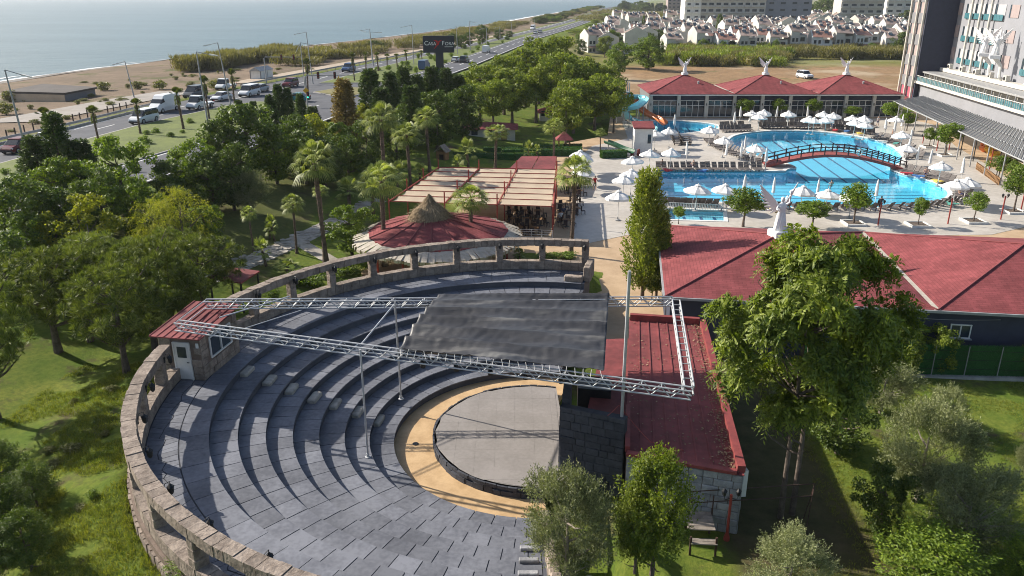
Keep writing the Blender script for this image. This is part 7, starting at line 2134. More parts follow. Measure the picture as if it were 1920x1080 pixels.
def proto(kind, var):
    key = (kind, var)
    if key in PROTO: return PROTO[key]
    r = np.random.default_rng(sum(ord(c) for c in kind) * 13 + var * 101)
    bark = M['bark']
    if kind == 'pine':                       # flat crowned pine with needle tufts
        H, W_ = 7.0, 6.4
        tr = trunk_mb(r, 5.4, .2, 12, 2.8, (.4, .95), lean=r.uniform(-1, 1))
        tuf = []
        while len(tuf) < 135:
            c = clumps_crown(r, 1, 2.3, 6.7, 2.9, .5)[0][:3]
            if all(np.sum((c - q) ** 2) > .42 for q in tuf) or r.random() < .03: tuf.append(c)
        tuf = np.array(tuf); per = 120; sz = r.uniform(.75, 1.2, len(tuf))
        k = np.repeat(np.arange(len(tuf)), per); n = len(k)
        d = unit(r.normal(size=(n, 3)) + np.array([0, 0, .35]))
        dd = unit(d * .8 + np.array([0, 0, .45]) + r.normal(size=(n, 3)) * .35)
        V, F = leaf_quads(tuf[k] + d * .14 * sz[k][:, None], dd, .42 * sz[k] * (.75 + .35 * r.random(n)), .05, r, 0, d)
        m_ = 'pine'
    elif kind == 'grove':
        H, W_ = 9.0, 8.0
        tr = trunk_mb(r, 7.0, .2, 9, 3.0, (.45, .95))
        V, F = blob(clumps_crown(r, 52, 3.0, 8.6, 3.4, .82), 150, .36, .2, r, .55, up=.35, shell=.75); m_ = 'grove'
    elif kind in ('dark', 'mid', 'yellow'):
        H, W_ = 7.0, 6.0
        tr = trunk_mb(r, 5.0, .17, 9, 2.4, (.25, .9))
        V, F = blob(clumps_crown(r, 62, .9, 6.6, 2.55, .6), 130, .27, .15, r, .6, droop=.15, shell=.7); m_ = kind
    elif kind == 'willow':
        H, W_ = 5.5, 6.5
        tr = trunk_mb(r, 4.0, .15, 10, 2.3, (.3, .9)); bark = M['bark']
        cl = clumps_crown(r, 70, 1.2, 5.2, 2.7, .6)
        P_ = []
        for c in cl:
            for _ in range(9):
                b = c[:3] + unit(r.normal(size=3)) * c[3:] * .8; d = unit(np.array([b[0], b[1], 0]) * .3 + r.normal(size=3) * .4 + np.array([0, 0, .5]))
                n = 13; t = np.linspace(0, 1, n)[:, None]
                pts = b + d * t * 1.0 + np.array([0, 0, -.95]) * t ** 2
                dd = unit(d + np.array([0, 0, -1.6]) * t + r.normal(size=(n, 3)) * .45)
                P_.append(leaf_quads(pts, dd, .2, .035, r))
        V, F = merge(P_); m_ = 'willow'
    elif kind in ('cypress', 'brown', 'juniper'):
        H, W_ = 8.0, 2.8
        tr = trunk_mb(r, 7.2, .13, 0, 1)
        P_ = []
        n = 950 if kind == 'juniper' else 800
        for _ in range(n):
            t = r.random() ** .9; a = r.uniform(0, 6.283)
            R0 = 1.3 * ((1 - t) ** .75 * (1 if t > .12 else .7 + 2 * t)) * (1 + .25 * math.sin(a * 3 + t * 9))
            if kind == 'juniper': R0 = 1.35 * math.sin(math.pi * min(1, (t + .12) * .86)) ** .8 * (1.12 - .6 * t) * (1 + .32 * math.sin(a * 3 + t * 7))
            rr = R0 * (.25 + .75 * r.random() ** .5)
            b = np.array([rr * math.cos(a), rr * math.sin(a), .5 + 7.1 * t]); d = unit(np.array([math.cos(a) * .8, math.sin(a) * .8, 1.15 if kind == 'juniper' else .45]) + r.normal(size=3) * .25)
            L = .95 if kind == 'juniper' else .55
            m = 12; s = np.linspace(0, 1, m)[:, None]
            pts = b + d * s * L + r.normal(size=(m, 3)) * .03
            dd = unit(d + r.normal(size=(m, 3)) * .55)
            P_.append(leaf_quads(pts, dd, .26, .1 if kind == 'juniper' else .12, r, 0, np.array([math.cos(a), math.sin(a), .35]) + np.zeros((m, 3))))
        V, F = merge(P_); m_ = kind
    elif kind == 'olive':
        H, W_ = 4.0, 4.2
        tr = trunk_mb(r, 2.6, .11, 14, 1.5, (.15, .9)); bark = M['palebark']
        cl = clumps_crown(r, 60, .8, 3.6, 1.7, .48)
        P_ = []
        for c in cl:
            for _ in range(38):
                b = c[:3] + unit(r.normal(size=3)) * c[3:] * r.uniform(.3, 1); d = unit((b - np.array([0, 0, 1.6])) * .5 + r.normal(size=3) * .5 + np.array([0, 0, .45]))
                n = 14; s = np.linspace(0, 1, n)[:, None]
                pts = b + d * s * .55 + r.normal(size=(n, 3)) * .012
                P_.append(leaf_quads(pts, unit(d + r.normal(size=(n, 3)) * .75), .11, .034, r))
        V, F = merge(P_); m_ = 'olive'
    elif kind == 'big':                       # tall tree with feathery compound leaves
        H, W_ = 12.0, 8.0
        tr = trunk_mb(r, 10.0, .12, 22, 2.8, (.45, .97), two=True, n=10); bark = M['bark']
        cl = clumps_crown(r, 80, 4.9, 11.6, 3.4, .76, lambda t: math.sin(math.pi * min(1, .06 + t * .84)) ** .9)
        P_ = []
        for c in cl:
            for _ in range(14):
                b = c[:3] + unit(r.normal(size=3)) * c[3:] * r.uniform(.5, 1.05)
                o_ = unit(np.array([b[0], b[1], .6]))
                for j in range(7):
                    d = unit(o_ * .45 + r.normal(size=3) * .6 + np.array([0, 0, .35])); n = 10; s = np.linspace(.1, 1, n)[:, None]
                    pts = b + d * s * .55 + np.array([0, 0, -.3]) * s ** 2
                    sd = unit(np.cross(d, r.normal(size=3)))
                    dd = unit(d * .7 + sd * np.where(np.arange(n)[:, None] % 2, 1, -1) + np.array([0, 0, -.35]))
                    P_.append(leaf_quads(pts, dd, .24, .085, r, 0, unit(o_ + np.array([0, 0, .5])) + np.zeros((n, 3))))
        V, F = merge(P_); m_ = 'big'
    elif kind == 'lime':
        H, W_ = 4.2, 3.0
        tr = trunk_mb(r, 3.2, .07, 12, 1.0, (.1, .9))
        P_ = []
        for _ in range(210):
            a = r.uniform(0, 6.283); t = r.random(); rr = 1.15 * math.sqrt(r.random()) * math.sin(math.pi * min(.98, .2 + .75 * t)) 
            b = np.array([rr * math.cos(a), rr * math.sin(a), .7 + 2.9 * t]); d = unit(np.array([math.cos(a) * .35, math.sin(a) * .35, 1.0]) + r.normal(size=3) * .2)
            n = 60; s = r.random(n)[:, None]
            pts = b + d * s * .8 + r.normal(size=(n, 3)) * .07
            P_.append(leaf_quads(pts, unit(r.normal(size=(n, 3)) + d * .6), .1, .055, r, 0, np.array([math.cos(a), math.sin(a), .5]) + np.zeros((n, 3))))
        V, F = merge(P_); m_ = 'lime'
    elif kind == 'citrus':                    # standard tree in planter
        H, W_ = 3.2, 2.4
        tr = trunk_mb(r, 2.4, .06, 7, .7, (.6, .95))
        V, F = blob(clumps_crown(r, 34, 1.5, 3.0, .95, .36), 90, .17, .085, r, .6); m_ = 'mid'
    elif kind == 'bush':
        H, W_ = 1.2, 1.5
        tr = MB().tube([(0, 0, 0), (0, 0, .6)], .04, 5)
        V, F = blob(clumps_crown(r, 14, .25, 1.0, .5, .3), 60, .2, .07, r, .6, up=.4); m_ = 'mid'
    elif kind == 'reedbed':
        H, W_ = 4.0, 6.0
        tr = MB().tube([(0, 0, 0), (0, 0, 1.0)], .03, 5)
        n = 900; b = np.stack([r.uniform(-3, 3, n), r.uniform(-1.6, 1.6, n), r.uniform(0, 2.6, n)], 1)
        V, F = leaf_quads(b, unit(np.array([0, 0, 1.2]) + r.normal(size=(n, 3)) * .4), 1.3, .13, r); m_ = 'reed'
    elif kind == 'hedge':
        H, W_ = 1.0, 3.0
        tr = MB().box((0, 0, .45), (2.8, .8, .9))
        n = 2600; b = r.uniform(-1, 1, (n, 3)); ax = r.integers(0, 3, n); b[np.arange(n), ax] = np.sign(b[np.arange(n), ax]); nn = np.zeros((n, 3)); nn[np.arange(n), ax] = b[np.arange(n), ax]
        b = b * np.array([1.45, .45, .5]) + np.array([0, 0, .5]); b[:, 2] = np.maximum(b[:, 2], .02)
        V, F = leaf_quads(b - nn * .05, unit(nn + r.normal(size=(n, 3)) * .7), .13, .07, r); m_ = 'hedge'; bark = M['screen']
    elif kind in ('palm', 'palmsmall', 'palmtied'):
        tall = kind == 'palm'; H = {'palm': 9.0, 'palmsmall': 3.0, 'palmtied': 7.0}[kind]; W_ = {'palm': 3.8, 'palmsmall': 2.6, 'palmtied': 2.2}[kind]
        th = {'palm': 7.6, 'palmsmall': 1.3, 'palmtied': 5.0}[kind]
        P = [(.25 * math.sin(t * 1.3 + var), .1 * t, th * t) for t in np.linspace(0, 1, 9)]
        tr = MB().tube(P, [.3, .2, .17, .16, .16, .17, .18, .2, .16] if tall else [.2, .16, .14, .13, .13, .13, .14, .15, .12], 10)
        for q in range(int(th * 22)):                 # leaf-base scales
            t = (q + r.random()) / (th * 22); a = q * 2.4; f = t * 8; i = min(int(f), 7); c = Vector(P[i]).lerp(Vector(P[i + 1]), f - i)
            rr = (.17 if tall else .14); e = Vector((math.cos(a), math.sin(a), 0)); s = Vector((-e.y, e.x, 0)) * .09
            tr.add([c + e * rr - s, c + e * rr + s, c + e * (rr + .1) + Vector((0, 0, .16))], [(0, 1, 2)])
        bark = M['palmbark']
        top = np.array(P[-1]); P_ = []
        nl = {'palm': 36, 'palmsmall': 17, 'palmtied': 26}[kind]
        for q in range(nl):
            a = q * 2.39996 + r.uniform(-.2, .2); t = q / nl
            el = (1.35 - 2.0 * t) if kind != 'palmtied' else r.uniform(.45, 1.5)
            el += r.uniform(-.15, .15)
            d = np.array([math.cos(a) * math.cos(el), math.sin(a) * math.cos(el), math.sin(el)])
            pl = {'palm': 1.05, 'palmsmall': .65, 'palmtied': .45}[kind] * r.uniform(.85, 1.15); fl = {'palm': 1.2, 'palmsmall': .8, 'palmtied': .8}[kind]
            hub = top + d * pl; side = unit(np.cross(d, np.array([0, 0, 1.]))); upv = np.cross(side, d)
            P_.append((np.array([top - side * .02, top + side * .02, hub + side * .02, hub - side * .02]), np.array([[0, 1, 2, 3]])))
            ns = 15; sp_ = 1.25 if kind != 'palmtied' else .6
            for j in range(ns):
                b = (j / (ns - 1) - .5) * 2 * sp_
                dj = unit(d * math.cos(b) + side * math.sin(b) + upv * .12 * math.cos(b * 2))
                l = fl * (1 - .25 * abs(b) / 1.4); w = .1
                sj = unit(np.cross(dj, upv)) * w / 2
                m1 = hub + dj * l * .55; tip = hub + dj * l * .95 + np.array([0, 0, -.34 * l * {'palm': 1.35, 'palmsmall': .6, 'palmtied': .05}[kind]])
                P_.append((np.array([hub, m1 + sj, tip, m1 - sj]), np.array([[0, 1, 2, 3]])))
        V, F = merge(P_); m_ = 'palm' if kind != 'palmtied' else 'palmdark'
        if kind == 'palmtied':                         # skirt of dead leaves
            n = 160; aa = r.uniform(0, 6.283, n); zz = r.uniform(-1.1, .1, n)
            b = top + np.stack([.22 * np.cos(aa), .22 * np.sin(aa), zz], 1)
            V2, F2 = leaf_quads(b, unit(np.stack([np.cos(aa) * .5, np.sin(aa) * .5, np.full(n, -1.)], 1)), .5, .06, r); V, F = merge([(V, F), (V2, F2)])
    if kind == 'palm':
        n = 90; aa = r.uniform(0, 6.283, n)
        b = top + np.stack([.2 * np.cos(aa), .2 * np.sin(aa), r.uniform(-.7, .05, n)], 1)
        V2, F2 = leaf_quads(b, unit(np.stack([np.cos(aa) * .6, np.sin(aa) * .6, np.full(n, -1.)], 1)), .6, .05, r); V, F = merge([(V, F), (V2, F2)])
    zmax = float(np.percentile(V[:, 2], 99.7)); wmax = float(np.percentile(np.hypot(V[:, 0], V[:, 1]), 98)) * 2
    PROTO[key] = (tr.mesh('trunk', bark), np_mesh('crown', V, F, LM[m_]), zmax, wmax, m_)
    return PROTO[key]
CROWNNAME = {'palm': 'fronds', 'palmsmall': 'fronds', 'palmtied': 'fronds'}
cnt = 0
def plant(kind, loc, h, w, label, cat='tree', name=None, group=None, leaf=None, rz=None, var=None):
    global cnt; cnt += 1
    v = cnt % 3 if var is None else var
    tr, cr, zm, wm, m_ = proto(kind, v)
    nm = name or {'pine': 'pine_tree', 'grove': 'pine_tree', 'dark': 'broadleaf_tree', 'mid': 'broadleaf_tree', 'yellow': 'broadleaf_tree', 'willow': 'acacia_tree', 'cypress': 'cypress_tree', 'brown': 'conifer_tree', 'juniper': 'conifer_tree', 'olive': 'olive_tree', 'big': 'feathery_tree', 'lime': 'garden_shrub', 'citrus': 'planter_tree', 'bush': 'shrub', 'reedbed': 'reed_clump', 'hedge': 'hedge', 'palm': 'palm_tree', 'palmsmall': 'palm_tree', 'palmtied': 'palm_tree'}[kind]
    t = thing(nm, label, cat, loc, random.uniform(0, 6.28) if rz is None else rz, group, (w / wm, w / wm, h / zm))
    link('trunk' if kind not in ('hedge',) else 'hedge_core', tr, t, False)
    o = link(CROWNNAME.get(kind, 'crown'), cr, t, False)
    if leaf: o.material_slots[0].link = 'OBJECT'; o.material_slots[0].material = LM[leaf]
    return t
def px_plant(kind, u, v, vt, wpx, label, ut=None, dz=0, **k):
    """stands at ground pixel (u, v), top at vt, wpx wide"""
    p = G(u, v); kk = ppm((p.x, p.y, p.z + 3))
    h = hgt(vt, p.y) - p.z
    return plant(kind, p, max(h, .3), wpx / kk, label, **k)
# ---- near right
px_plant('big', 1476, 968, 446, 318, 'tall feathery leaved tree with two pale trunks beside the backstage roof', var=0, rz=1.0)
px_plant('olive', 1062, 1085, 882, 205, 'dense grey-green olive tree at the near end of the seating', var=1)
px_plant('lime', 1222, 1078, 845, 150, 'bright lime green shrub between olive tree and slatted table', var=0)
px_plant('lime', 1190, 1075, 900, 100, 'smaller lime green shrub leaning on the olive tree', var=1)
px_plant('olive', 1718, 940, 752, 190, 'broad grey olive with forked pale stems on the bright lawn')
px_plant('olive', 1800, 1040, 880, 215, 'wide spreading grey olive near the right frame edge')
px_plant('olive', 1475, 1125, 1005, 190, 'pale grey olive cut by the bottom edge')
px_plant('olive', 1765, 812, 725, 90, 'thin sparse olive behind the broad grey olive')
px_plant('olive', 1650, 775, 672, 120, 'greyish olive at the right foot of the feathery tree')
px_plant('olive', 1925, 905, 815, 70, 'grey olive touching the right edge')
px_plant('mid', 1645, 1005, 872, 110, 'small round dark green citrus tree in front of the broad olive', leaf='dark')
px_plant('mid', 1570, 850, 735, 150, 'dark leafy small tree behind the feathery tree trunks', leaf='dark')
px_plant('lime', 1740, 1120, 1000, 230, 'glossy green bush at the lower right corner', leaf='mid')
px_plant('lime', 1905, 1115, 1010, 110, 'glossy green bush cut by the right bottom corner', leaf='mid')
px_plant('mid', 1690, 700, 612, 75, 'young feathery sapling before the green screen, left one', leaf='big')
px_plant('mid', 1755, 700, 612, 75, 'young feathery sapling before the green screen, right one', leaf='big')
px_plant('mid', 1930, 712, 632, 50, 'sapling at the right end of the green screen', leaf='big')
px_plant('juniper', 1204, 560, 318, 82, 'tall upright bright green conifer beside the walkway', var=0)
px_plant('juniper', 1230, 556, 390, 60, 'second upright conifer just right behind the tall one', var=1)
px_plant('mid', 1335, 640, 585, 55, 'leafy branchy bush beside the navy hall corner')
px_plant('citrus', 1222, 562, 520, 40, 'low green shrub at the foot of the upright conifers')
# ---- left foreground pines
px_plant('pine', -5, 785, 520, 200, 'pine with soft tufts at the left frame edge')
px_plant('pine', 238, 700, 500, 210, 'tufted pine left of the control booth')
px_plant('pine', 292, 655, 450, 190, 'tufted pine behind the control booth roof')
px_plant('pine', 110, 660, 470, 220, 'tufted pine between left edge pine and booth pine')
px_plant('pine', 385, 590, 445, 175, 'low tufted pine beside the red roofed shelter')
px_plant('pine', 200, 590, 440, 200, 'tufted pine in the middle of the left pine group')
px_plant('mid', 60, 470, 330, 155, 'dense dark tree at the left edge above the pines', leaf='dark')
px_plant('yellow', 165, 500, 368, 145, 'yellow-green leafy tree above the left pines')
px_plant('willow', 350, 490, 352, 170, 'yellow-green drooping acacia beside the garden lawn')
px_plant('willow', 300, 480, 372, 120, 'smaller drooping acacia left of the larger one')
px_plant('mid', 235, 400, 255, 120, 'bright tree near the highway verge above the yellow tree')
px_plant('dark', 130, 420, 298, 120, 'dark dense tree left of the bright verge tree', leaf='mid')
px_plant('cypress', 125, 365, 212, 70, 'pointed dark conifer beside the far left lamp')
px_plant('cypress', 82, 365, 255, 80, 'shorter dark conifer left of the pointed one')
px_plant('cypress', 165, 360, 262, 70, 'dark conifer right of the pointed one')
px_plant('mid', 370, 385, 262, 95, 'small leafy tree overlapping the lower carriageway')
px_plant('dark', 470, 345, 195, 140, 'big round dark tree right of the highway verge')
px_plant('dark', 420, 350, 225, 80, 'dark tree adjoining the big round one on the left')
px_plant('olive', 470, 400, 318, 90, 'pale grey olive below the big round dark tree')
px_plant('dark', 330, 430, 350, 110, 'shaded tree behind the drooping acacia')
for i, (u, v, vt, w_) in enumerate([(452, 235, 188, 28), (480, 245, 190, 26), (510, 245, 178, 30), (528, 245, 158, 34), (545, 245, 165, 32), (568, 250, 176, 30), (497, 250, 205, 28), (590, 260, 200, 40)]):
    px_plant('cypress', u, v, vt, w_, ['leftmost', 'second', 'third', 'tallest left', 'tallest right', 'sixth', 'shortest', 'rightmost'][i] + ' small cypress in the row below the junction', group='cypress row below the junction')
px_plant('brown', 652, 285, 148, 62, 'brownish dry conifer behind the tall fan palms')
px_plant('yellow', 590, 300, 215, 100, 'yellow-green tree left of the brownish conifer')
px_plant('dark', 550, 330, 225, 90, 'dark tree right of the big round one')
px_plant('yellow', 690, 255, 195, 60, 'light green tree behind the brownish conifer')
px_plant('mid', 772, 270, 185, 60, 'light green tree between the two tallest fan palms')
px_plant('dark', 610, 350, 262, 100, 'dark shrubby tree left of the tall palm with brown trunk')
px_plant('dark', 655, 345, 255, 80, 'dark tree behind the trunk of the tallest palm')
cyp = [(700, 250, 130, 60), (735, 245, 135, 50), (760, 240, 125, 50), (785, 240, 140, 45), (812, 240, 125, 55), (838, 235, 128, 50), (720, 280, 165, 60), (775, 280, 160, 60), (860, 235, 140, 55)]
for i, (u, v, vt, w_) in enumerate(cyp): px_plant('cypress', u, v, vt, w_, 'tall dark cypress in the belt below the dark sign', group='cypress belt below the sign')
px_plant('dark', 820, 280, 170, 90, 'dark broad tree left of the white cottage')
px_plant('dark', 870, 262, 160, 80, 'dark broad tree behind the white cottage')
px_plant('dark', 745, 310, 215, 80, 'dark tree behind the second tall palm')
grove = [(900, 225, 120, 95), (945, 215, 105, 105), (985, 200, 90, 110), (1010, 195, 72, 105), (1045, 190, 68, 90), (960, 235, 130, 100), (1005, 230, 115, 115), (1050, 220, 100, 110), (1090, 215, 108, 95), (1130, 215, 120, 90), (1075, 250, 150, 100), (1115, 245, 140, 100), (1150, 250, 150, 70), (1060, 275, 165, 80), (925, 240, 150, 90)]
for i, (u, v, vt, w_) in enumerate(grove): px_plant('grove', u, v, vt, w_, 'rounded bright green pine in the grove between highway and slides', group='pines of the grove')
px_plant('yellow', 1150, 150, 92, 45, 'leafy tree at the far edge of the grove', leaf='mid')
px_plant('mid', 1215, 132, 68, 75, 'round leafy tree on the edge of the dirt lot')
px_plant('mid', 1165, 128, 80, 60, 'leafy tree left of the round one by the dirt lot')
# ---- more trees filling the belt on the left
fill = [(405, 400, 300, 90, 'dark'), (440, 395, 270, 90, 'dark'), (520, 345, 250, 90, 'mid'), (575, 345, 245, 90, 'dark'), (200, 440, 320, 110, 'dark'), (260, 450, 335, 110, 'mid'), (30, 430, 345, 110, 'dark'), (110, 470, 355, 100, 'dark'), (330, 400, 300, 90, 'dark'), (60, 500, 400, 110, 'mid'), (20, 560, 440, 130, 'dark'), (390, 470, 385, 80, 'mid'), (640, 320, 230, 70, 'dark'), (690, 320, 225, 80, 'dark'), (560, 300, 215, 70, 'dark')]
for i, (u, v, vt, w_, kd) in enumerate(fill): px_plant(kd, u, v, vt, w_, 'leafy tree in the dense belt between highway and garden lawn', group='trees of the left belt')
for i, (u, v, vt, w_) in enumerate([(330, 640, 480, 150), (170, 640, 465, 170), (330, 555, 430, 140)]): px_plant('pine', u, v, vt, w_, 'soft tufted pine filling the left pine group', group='pines of the left group')
for i, (u, v, vt, w_) in enumerate([(10, 930, 830, 130), (70, 950, 870, 110), (20, 1010, 900, 140), (60, 1070, 960, 130), (0, 1090, 980, 120)]): px_plant('lime', u, v, vt, w_ * .8, 'low shaded dark shrub on the slope at the lower left', cat='shrub', group='shrubs of the lower left slope', leaf='dark')
# ---- palms
for i, a in enumerate([('palm', 606, 492, 262, 92, 'tall fan palm leaning left in front of the garden path'), ('palm', 722, 500, 300, 100, 'fan palm rising behind the colonnade left of the round pavilion'), ('palm', 724, 372, 190, 80, 'tallest fan palm left behind the pergola'), ('palm', 768, 356, 228, 66, 'fan palm just left of the wooden kiosk'), ('palm', 806, 322, 198, 60, 'fan palm with slim trunk beside the wooden kiosk'), ('palm', 881, 495, 345, 85, 'fan palm in front of the red round roof'), ('palm', 930, 320, 232, 56, 'fan palm in front of the white cottage'), ('palm', 1070, 478, 290, 85, 'fan palm between pergola and walkway'), ('palm', 1035, 318, 220, 50, 'fan palm at the right rear corner of the pergola'), ('palm', 1125, 285, 240, 22, 'thin young palm near the green slide'),
    ('palm', 476, 470, 385, 36, 'young fan palm beside the garden path, left one'), ('palm', 556, 474, 362, 50, 'young fan palm beside the garden path, right one'), ('palm', 606, 415, 345, 36, 'slim young palm behind the tall leaning palm'),
    ('palmsmall', 515, 452, 400, 34, 'short palm on the lawn between the young palms'), ('palmsmall', 504, 448, 418, 30, 'shortest palm on the lawn'), ('palmsmall', 496, 500, 442, 40, 'short palm at the fork of the garden path'), ('palmsmall', 424, 480, 440, 50, 'short bushy palm beside the acacia'), ('palmsmall', 540, 515, 485, 60, 'low palm just behind the colonnade on the left'), ('palmsmall', 973, 490, 465, 30, 'low palm behind the far colonnade'), ('palmsmall', 655, 385, 332, 60, 'bushy palm left of the pergola corner'), ('palmsmall', 700, 400, 330, 60, 'bushy palm beside the pergola corner'), ('palmsmall', 748, 350, 300, 40, 'small palm under the tall palms'), ('palmsmall', 880, 325, 258, 48, 'banana like palm behind the pergola'), ('palmsmall', 860, 322, 290, 30, 'small palm left of the banana like palm'), ('palmsmall', 990, 305, 262, 24, 'small palm right of the cottage'), ('palmsmall', 1008, 300, 270, 22, 'small palm by the clipped hedges'), ('palmsmall', 790, 345, 305, 40, 'small palm at the pergola rear corner')]):
    px_plant(a[0], *a[1:5], a[5])
rp_ = [(97, 282, 200), (188, 277, 196), (267, 253, 183), (342, 245, 162), (393, 225, 140), (442, 202, 127), (580, 176, 108), (665, 153, 97), (687, 137, 96), (708, 135, 97), (726, 132, 100), (745, 127, 100), (762, 122, 93), (792, 115, 94), (815, 112, 92)]
for i, (u, v, vt) in enumerate(rp_):
    px_plant('palmtied', u, v, vt, 1.9 * ppm(G(u, v)), ['trimmed palm nearest the dark red car', 'trimmed palm right of the pointed conifer', 'trimmed palm in front of the white estate car', 'trimmed palm in front of the tall white van', 'trimmed palm in front of the white pickup', 'trimmed palm beside the white sedan', 'ragged palm trunk at the traffic light', 'trimmed palm in front of the blue SUV', 'second trimmed palm right of the blue SUV', 'third trimmed palm right of the blue SUV', 'fourth trimmed palm right of the blue SUV', 'fifth trimmed palm right of the blue SUV', 'trimmed palm left of the sign panel', 'trimmed palm under the sign panel edge', 'trimmed palm behind the sign post'][i], group='trimmed palms of the median')
# ---- median shrubs
for i, (u, v, w_) in enumerate([(293, 252, 16), (320, 259, 14), (343, 252, 11), (357, 233, 15), (380, 240, 10), (400, 236, 14), (273, 272, 24), (193, 275, 22), (10, 330, 18), (40, 318, 20), (275, 255, 14)]):
    px_plant('bush', u, v, v - w_ * .8, w_ * 1.15, 'small rounded shrub on the near grassy median', cat='shrub', group='median shrubs, near')
for i in range(26):
    y = random.uniform(190, 380); t = random.random(); x = float(fAM(y)) * (1 - t) + float(fBM(y)) * t
    plant('bush', (x, y, RZ + .1), random.uniform(1, 1.8), random.uniform(1.3, 2.2), 'small shrub on the far grassy median', 'shrub', group='median shrubs, far')
# ---- pool deck trees in planters
for i, (u, v, vt, w_, lb_) in enumerate([(1600, 420, 345, 62, 'leafy planter tree left of the red lamp post behind the near roof'), (1721, 423, 372, 34, 'small planter tree right of the middle lamp post'), (1825, 416, 360, 50, 'round planter tree at the near right of the deck'), (1900, 398, 310, 60, 'planter tree by the right frame edge'), (1772, 292, 232, 52, 'planter tree beside the dark posts'), (1742, 276, 240, 30, 'small planter tree left of the dark posts'), (1668, 232, 192, 40, 'planter tree under the slatted pergola corner'), (1700, 245, 212, 36, 'planter tree beside the furled parasols on the right'), (1524, 222, 186, 36, 'planter tree before the middle of the pool hall'), (1596, 224, 200, 36, 'planter tree between parasol clusters'), (1394, 222, 186, 44, 'leftmost planter tree before the pool hall'), (1458, 222, 186, 36, 'planter tree before the left half of the pool hall'), (1393, 425, 355, 80, 'bushy tree behind the near roof ridge on the left'), (1522, 428, 378, 75, 'bushy tree right of the near statue'), (1870, 340, 292, 50, 'bushy tree in the planter fence'), (1905, 350, 300, 50, 'bushy tree behind the planter fence at the frame edge'), (1272, 420, 388, 30, 'small bush beside the paddling pool')]):
    p = bp(u, v, .05); kk = ppm(p); h = hgt(vt, p.y)
    plant('citrus', p, h, w_ / kk, lb_, group='planter trees of the pool deck')
    if i < 6:
        b = thing('tree_planter', 'square white kerb planter ' + ['left of the red lamp post behind the near roof', 'right of the middle lamp post', 'at the near right of the deck', 'by the right frame edge', 'beside the dark posts', 'left of the dark posts'][i], 'planter', p)
        for sx, sy_, lx, ly in ((0, -1, 2.0, .15), (0, 1, 2.0, .15), (-1, 0, .15, 1.84), (1, 0, .15, 1.84)): MB().box((sx * .92, sy_ * .92, .1), (lx, ly, .25)).build('kerb', M['white'], b, w=False)
        MB().box((0, 0, .05), (1.7, 1.7, .16)).build('soil', M['bark'], b, w=False)
# ---- hedges
for i, (u, v, n, w_) in enumerate([(925, 288, 5, 3.2), (960, 292, 4, 3.2), (1000, 283, 3, 3.2), (870, 300, 4, 3.2)]):
    p = bp(u, v, 0)
    for k in range(n): plant('hedge', (p.x + k * 2.9, p.y, 0), 1.1, 3.2, 'clipped hedge ' + ['in front of the cottage', 'on the garden terrace right of the cottage', 'at the right garden edge', 'behind the pergola'][i], 'hedge', group='clipped hedges', rz=0)
p = bp(1150, 296, 0); plant('hedge', p, 1.2, 4, 'round clipped hedge at the foot of the green slide', 'hedge', rz=.2)
for i in range(11): plant('hedge', G(500 + i * 14, 308 + (i % 2)), 1.6, 4.0, 'dark clipped hedge along the left lawn', 'hedge', group='lawn hedges', rz=-.1)
# ---- shrubs behind the colonnade
for i, (u, v, w_, h_) in enumerate([(560, 535, 60, 26), (590, 540, 50, 24), (650, 515, 60, 22), (690, 505, 40, 20), (800, 492, 50, 18), (940, 488, 20, 14), (1040, 487, 45, 12), (1065, 485, 40, 12), (610, 520, 40, 20), (515, 560, 30, 16), (1020, 488, 40, 12)]):
    px_plant('bush', u, v, v - h_, w_, 'low green shrub growing behind the stone colonnade', cat='shrub', group='shrubs behind the colonnade')
px_plant('mid', 660, 478, 385, 95, 'rounded bright shrub between leaning palm and round pavilion')
px_plant('lime', 360, 1090, 1040, 100, 'weedy shrub at the foot of the outer wall', leaf='mid')
for i in range(34):
    a = R(random.uniform(170, 262)); r_ = random.uniform(19.6, 26.5); x, y = AC[0] + r_ * math.cos(a), AC[1] + r_ * math.sin(a)
    plant('bush', (x, y, float(tz(x, y)) - .05), random.uniform(.2, .5), random.uniform(.4, 1.1), 'low weed clump on the slope outside the left wall', 'weed', name='weed_clump', group='weeds on the slope', leaf=random.choice(['scrub', 'mid', 'scrub']))
# ---- scrub and reeds beyond the road
for i in range(46):
    t = i / 45; u = 352 + 200 * t + random.uniform(-4, 4); v = 135 - 30 * t + random.uniform(-3, 3)
    p = G(u, v); plant('reedbed', p, random.uniform(3.5, 5.0), random.uniform(7, 11), 'tall reed clump between the beach and the white hut', 'reeds', group='reeds on the beach, left')
for i in range(60):
    y = random.uniform(230, 620); x = float(fAS(y)) - random.uniform(14, 30 + (y - 230) * .02)
    plant('reedbed', (x, y, float(tz(x, y))), random.uniform(2.5, 4.2), random.uniform(8, 14), 'reed clump in the belt between highway and beach', 'reeds', group='reeds along the highway')
for i, (u, v, vt, w_) in enumerate([(880, 86, 60, 26), (905, 82, 46, 26), (935, 75, 55, 26), (700, 95, 76, 40), (850, 92, 62, 30), (865, 90, 66, 22), (955, 70, 58, 24)]):
    px_plant('mid', u, v, vt, w_, 'dark bushy tree on the beach side of the highway', leaf='dark', group='beach side trees')
for i, (u, v, w_) in enumerate([(258, 167, 22), (300, 168, 26), (405, 168, 26), (195, 170, 24), (105, 185, 24), (240, 165, 12), (330, 150, 10), (12, 215, 34), (25, 190, 30)]):
    px_plant('bush', u, v, v - w_ * .7, w_ * 1.2, 'scrubby bush on the sandy roadside', cat='shrub', group='roadside scrub', leaf='scrub')
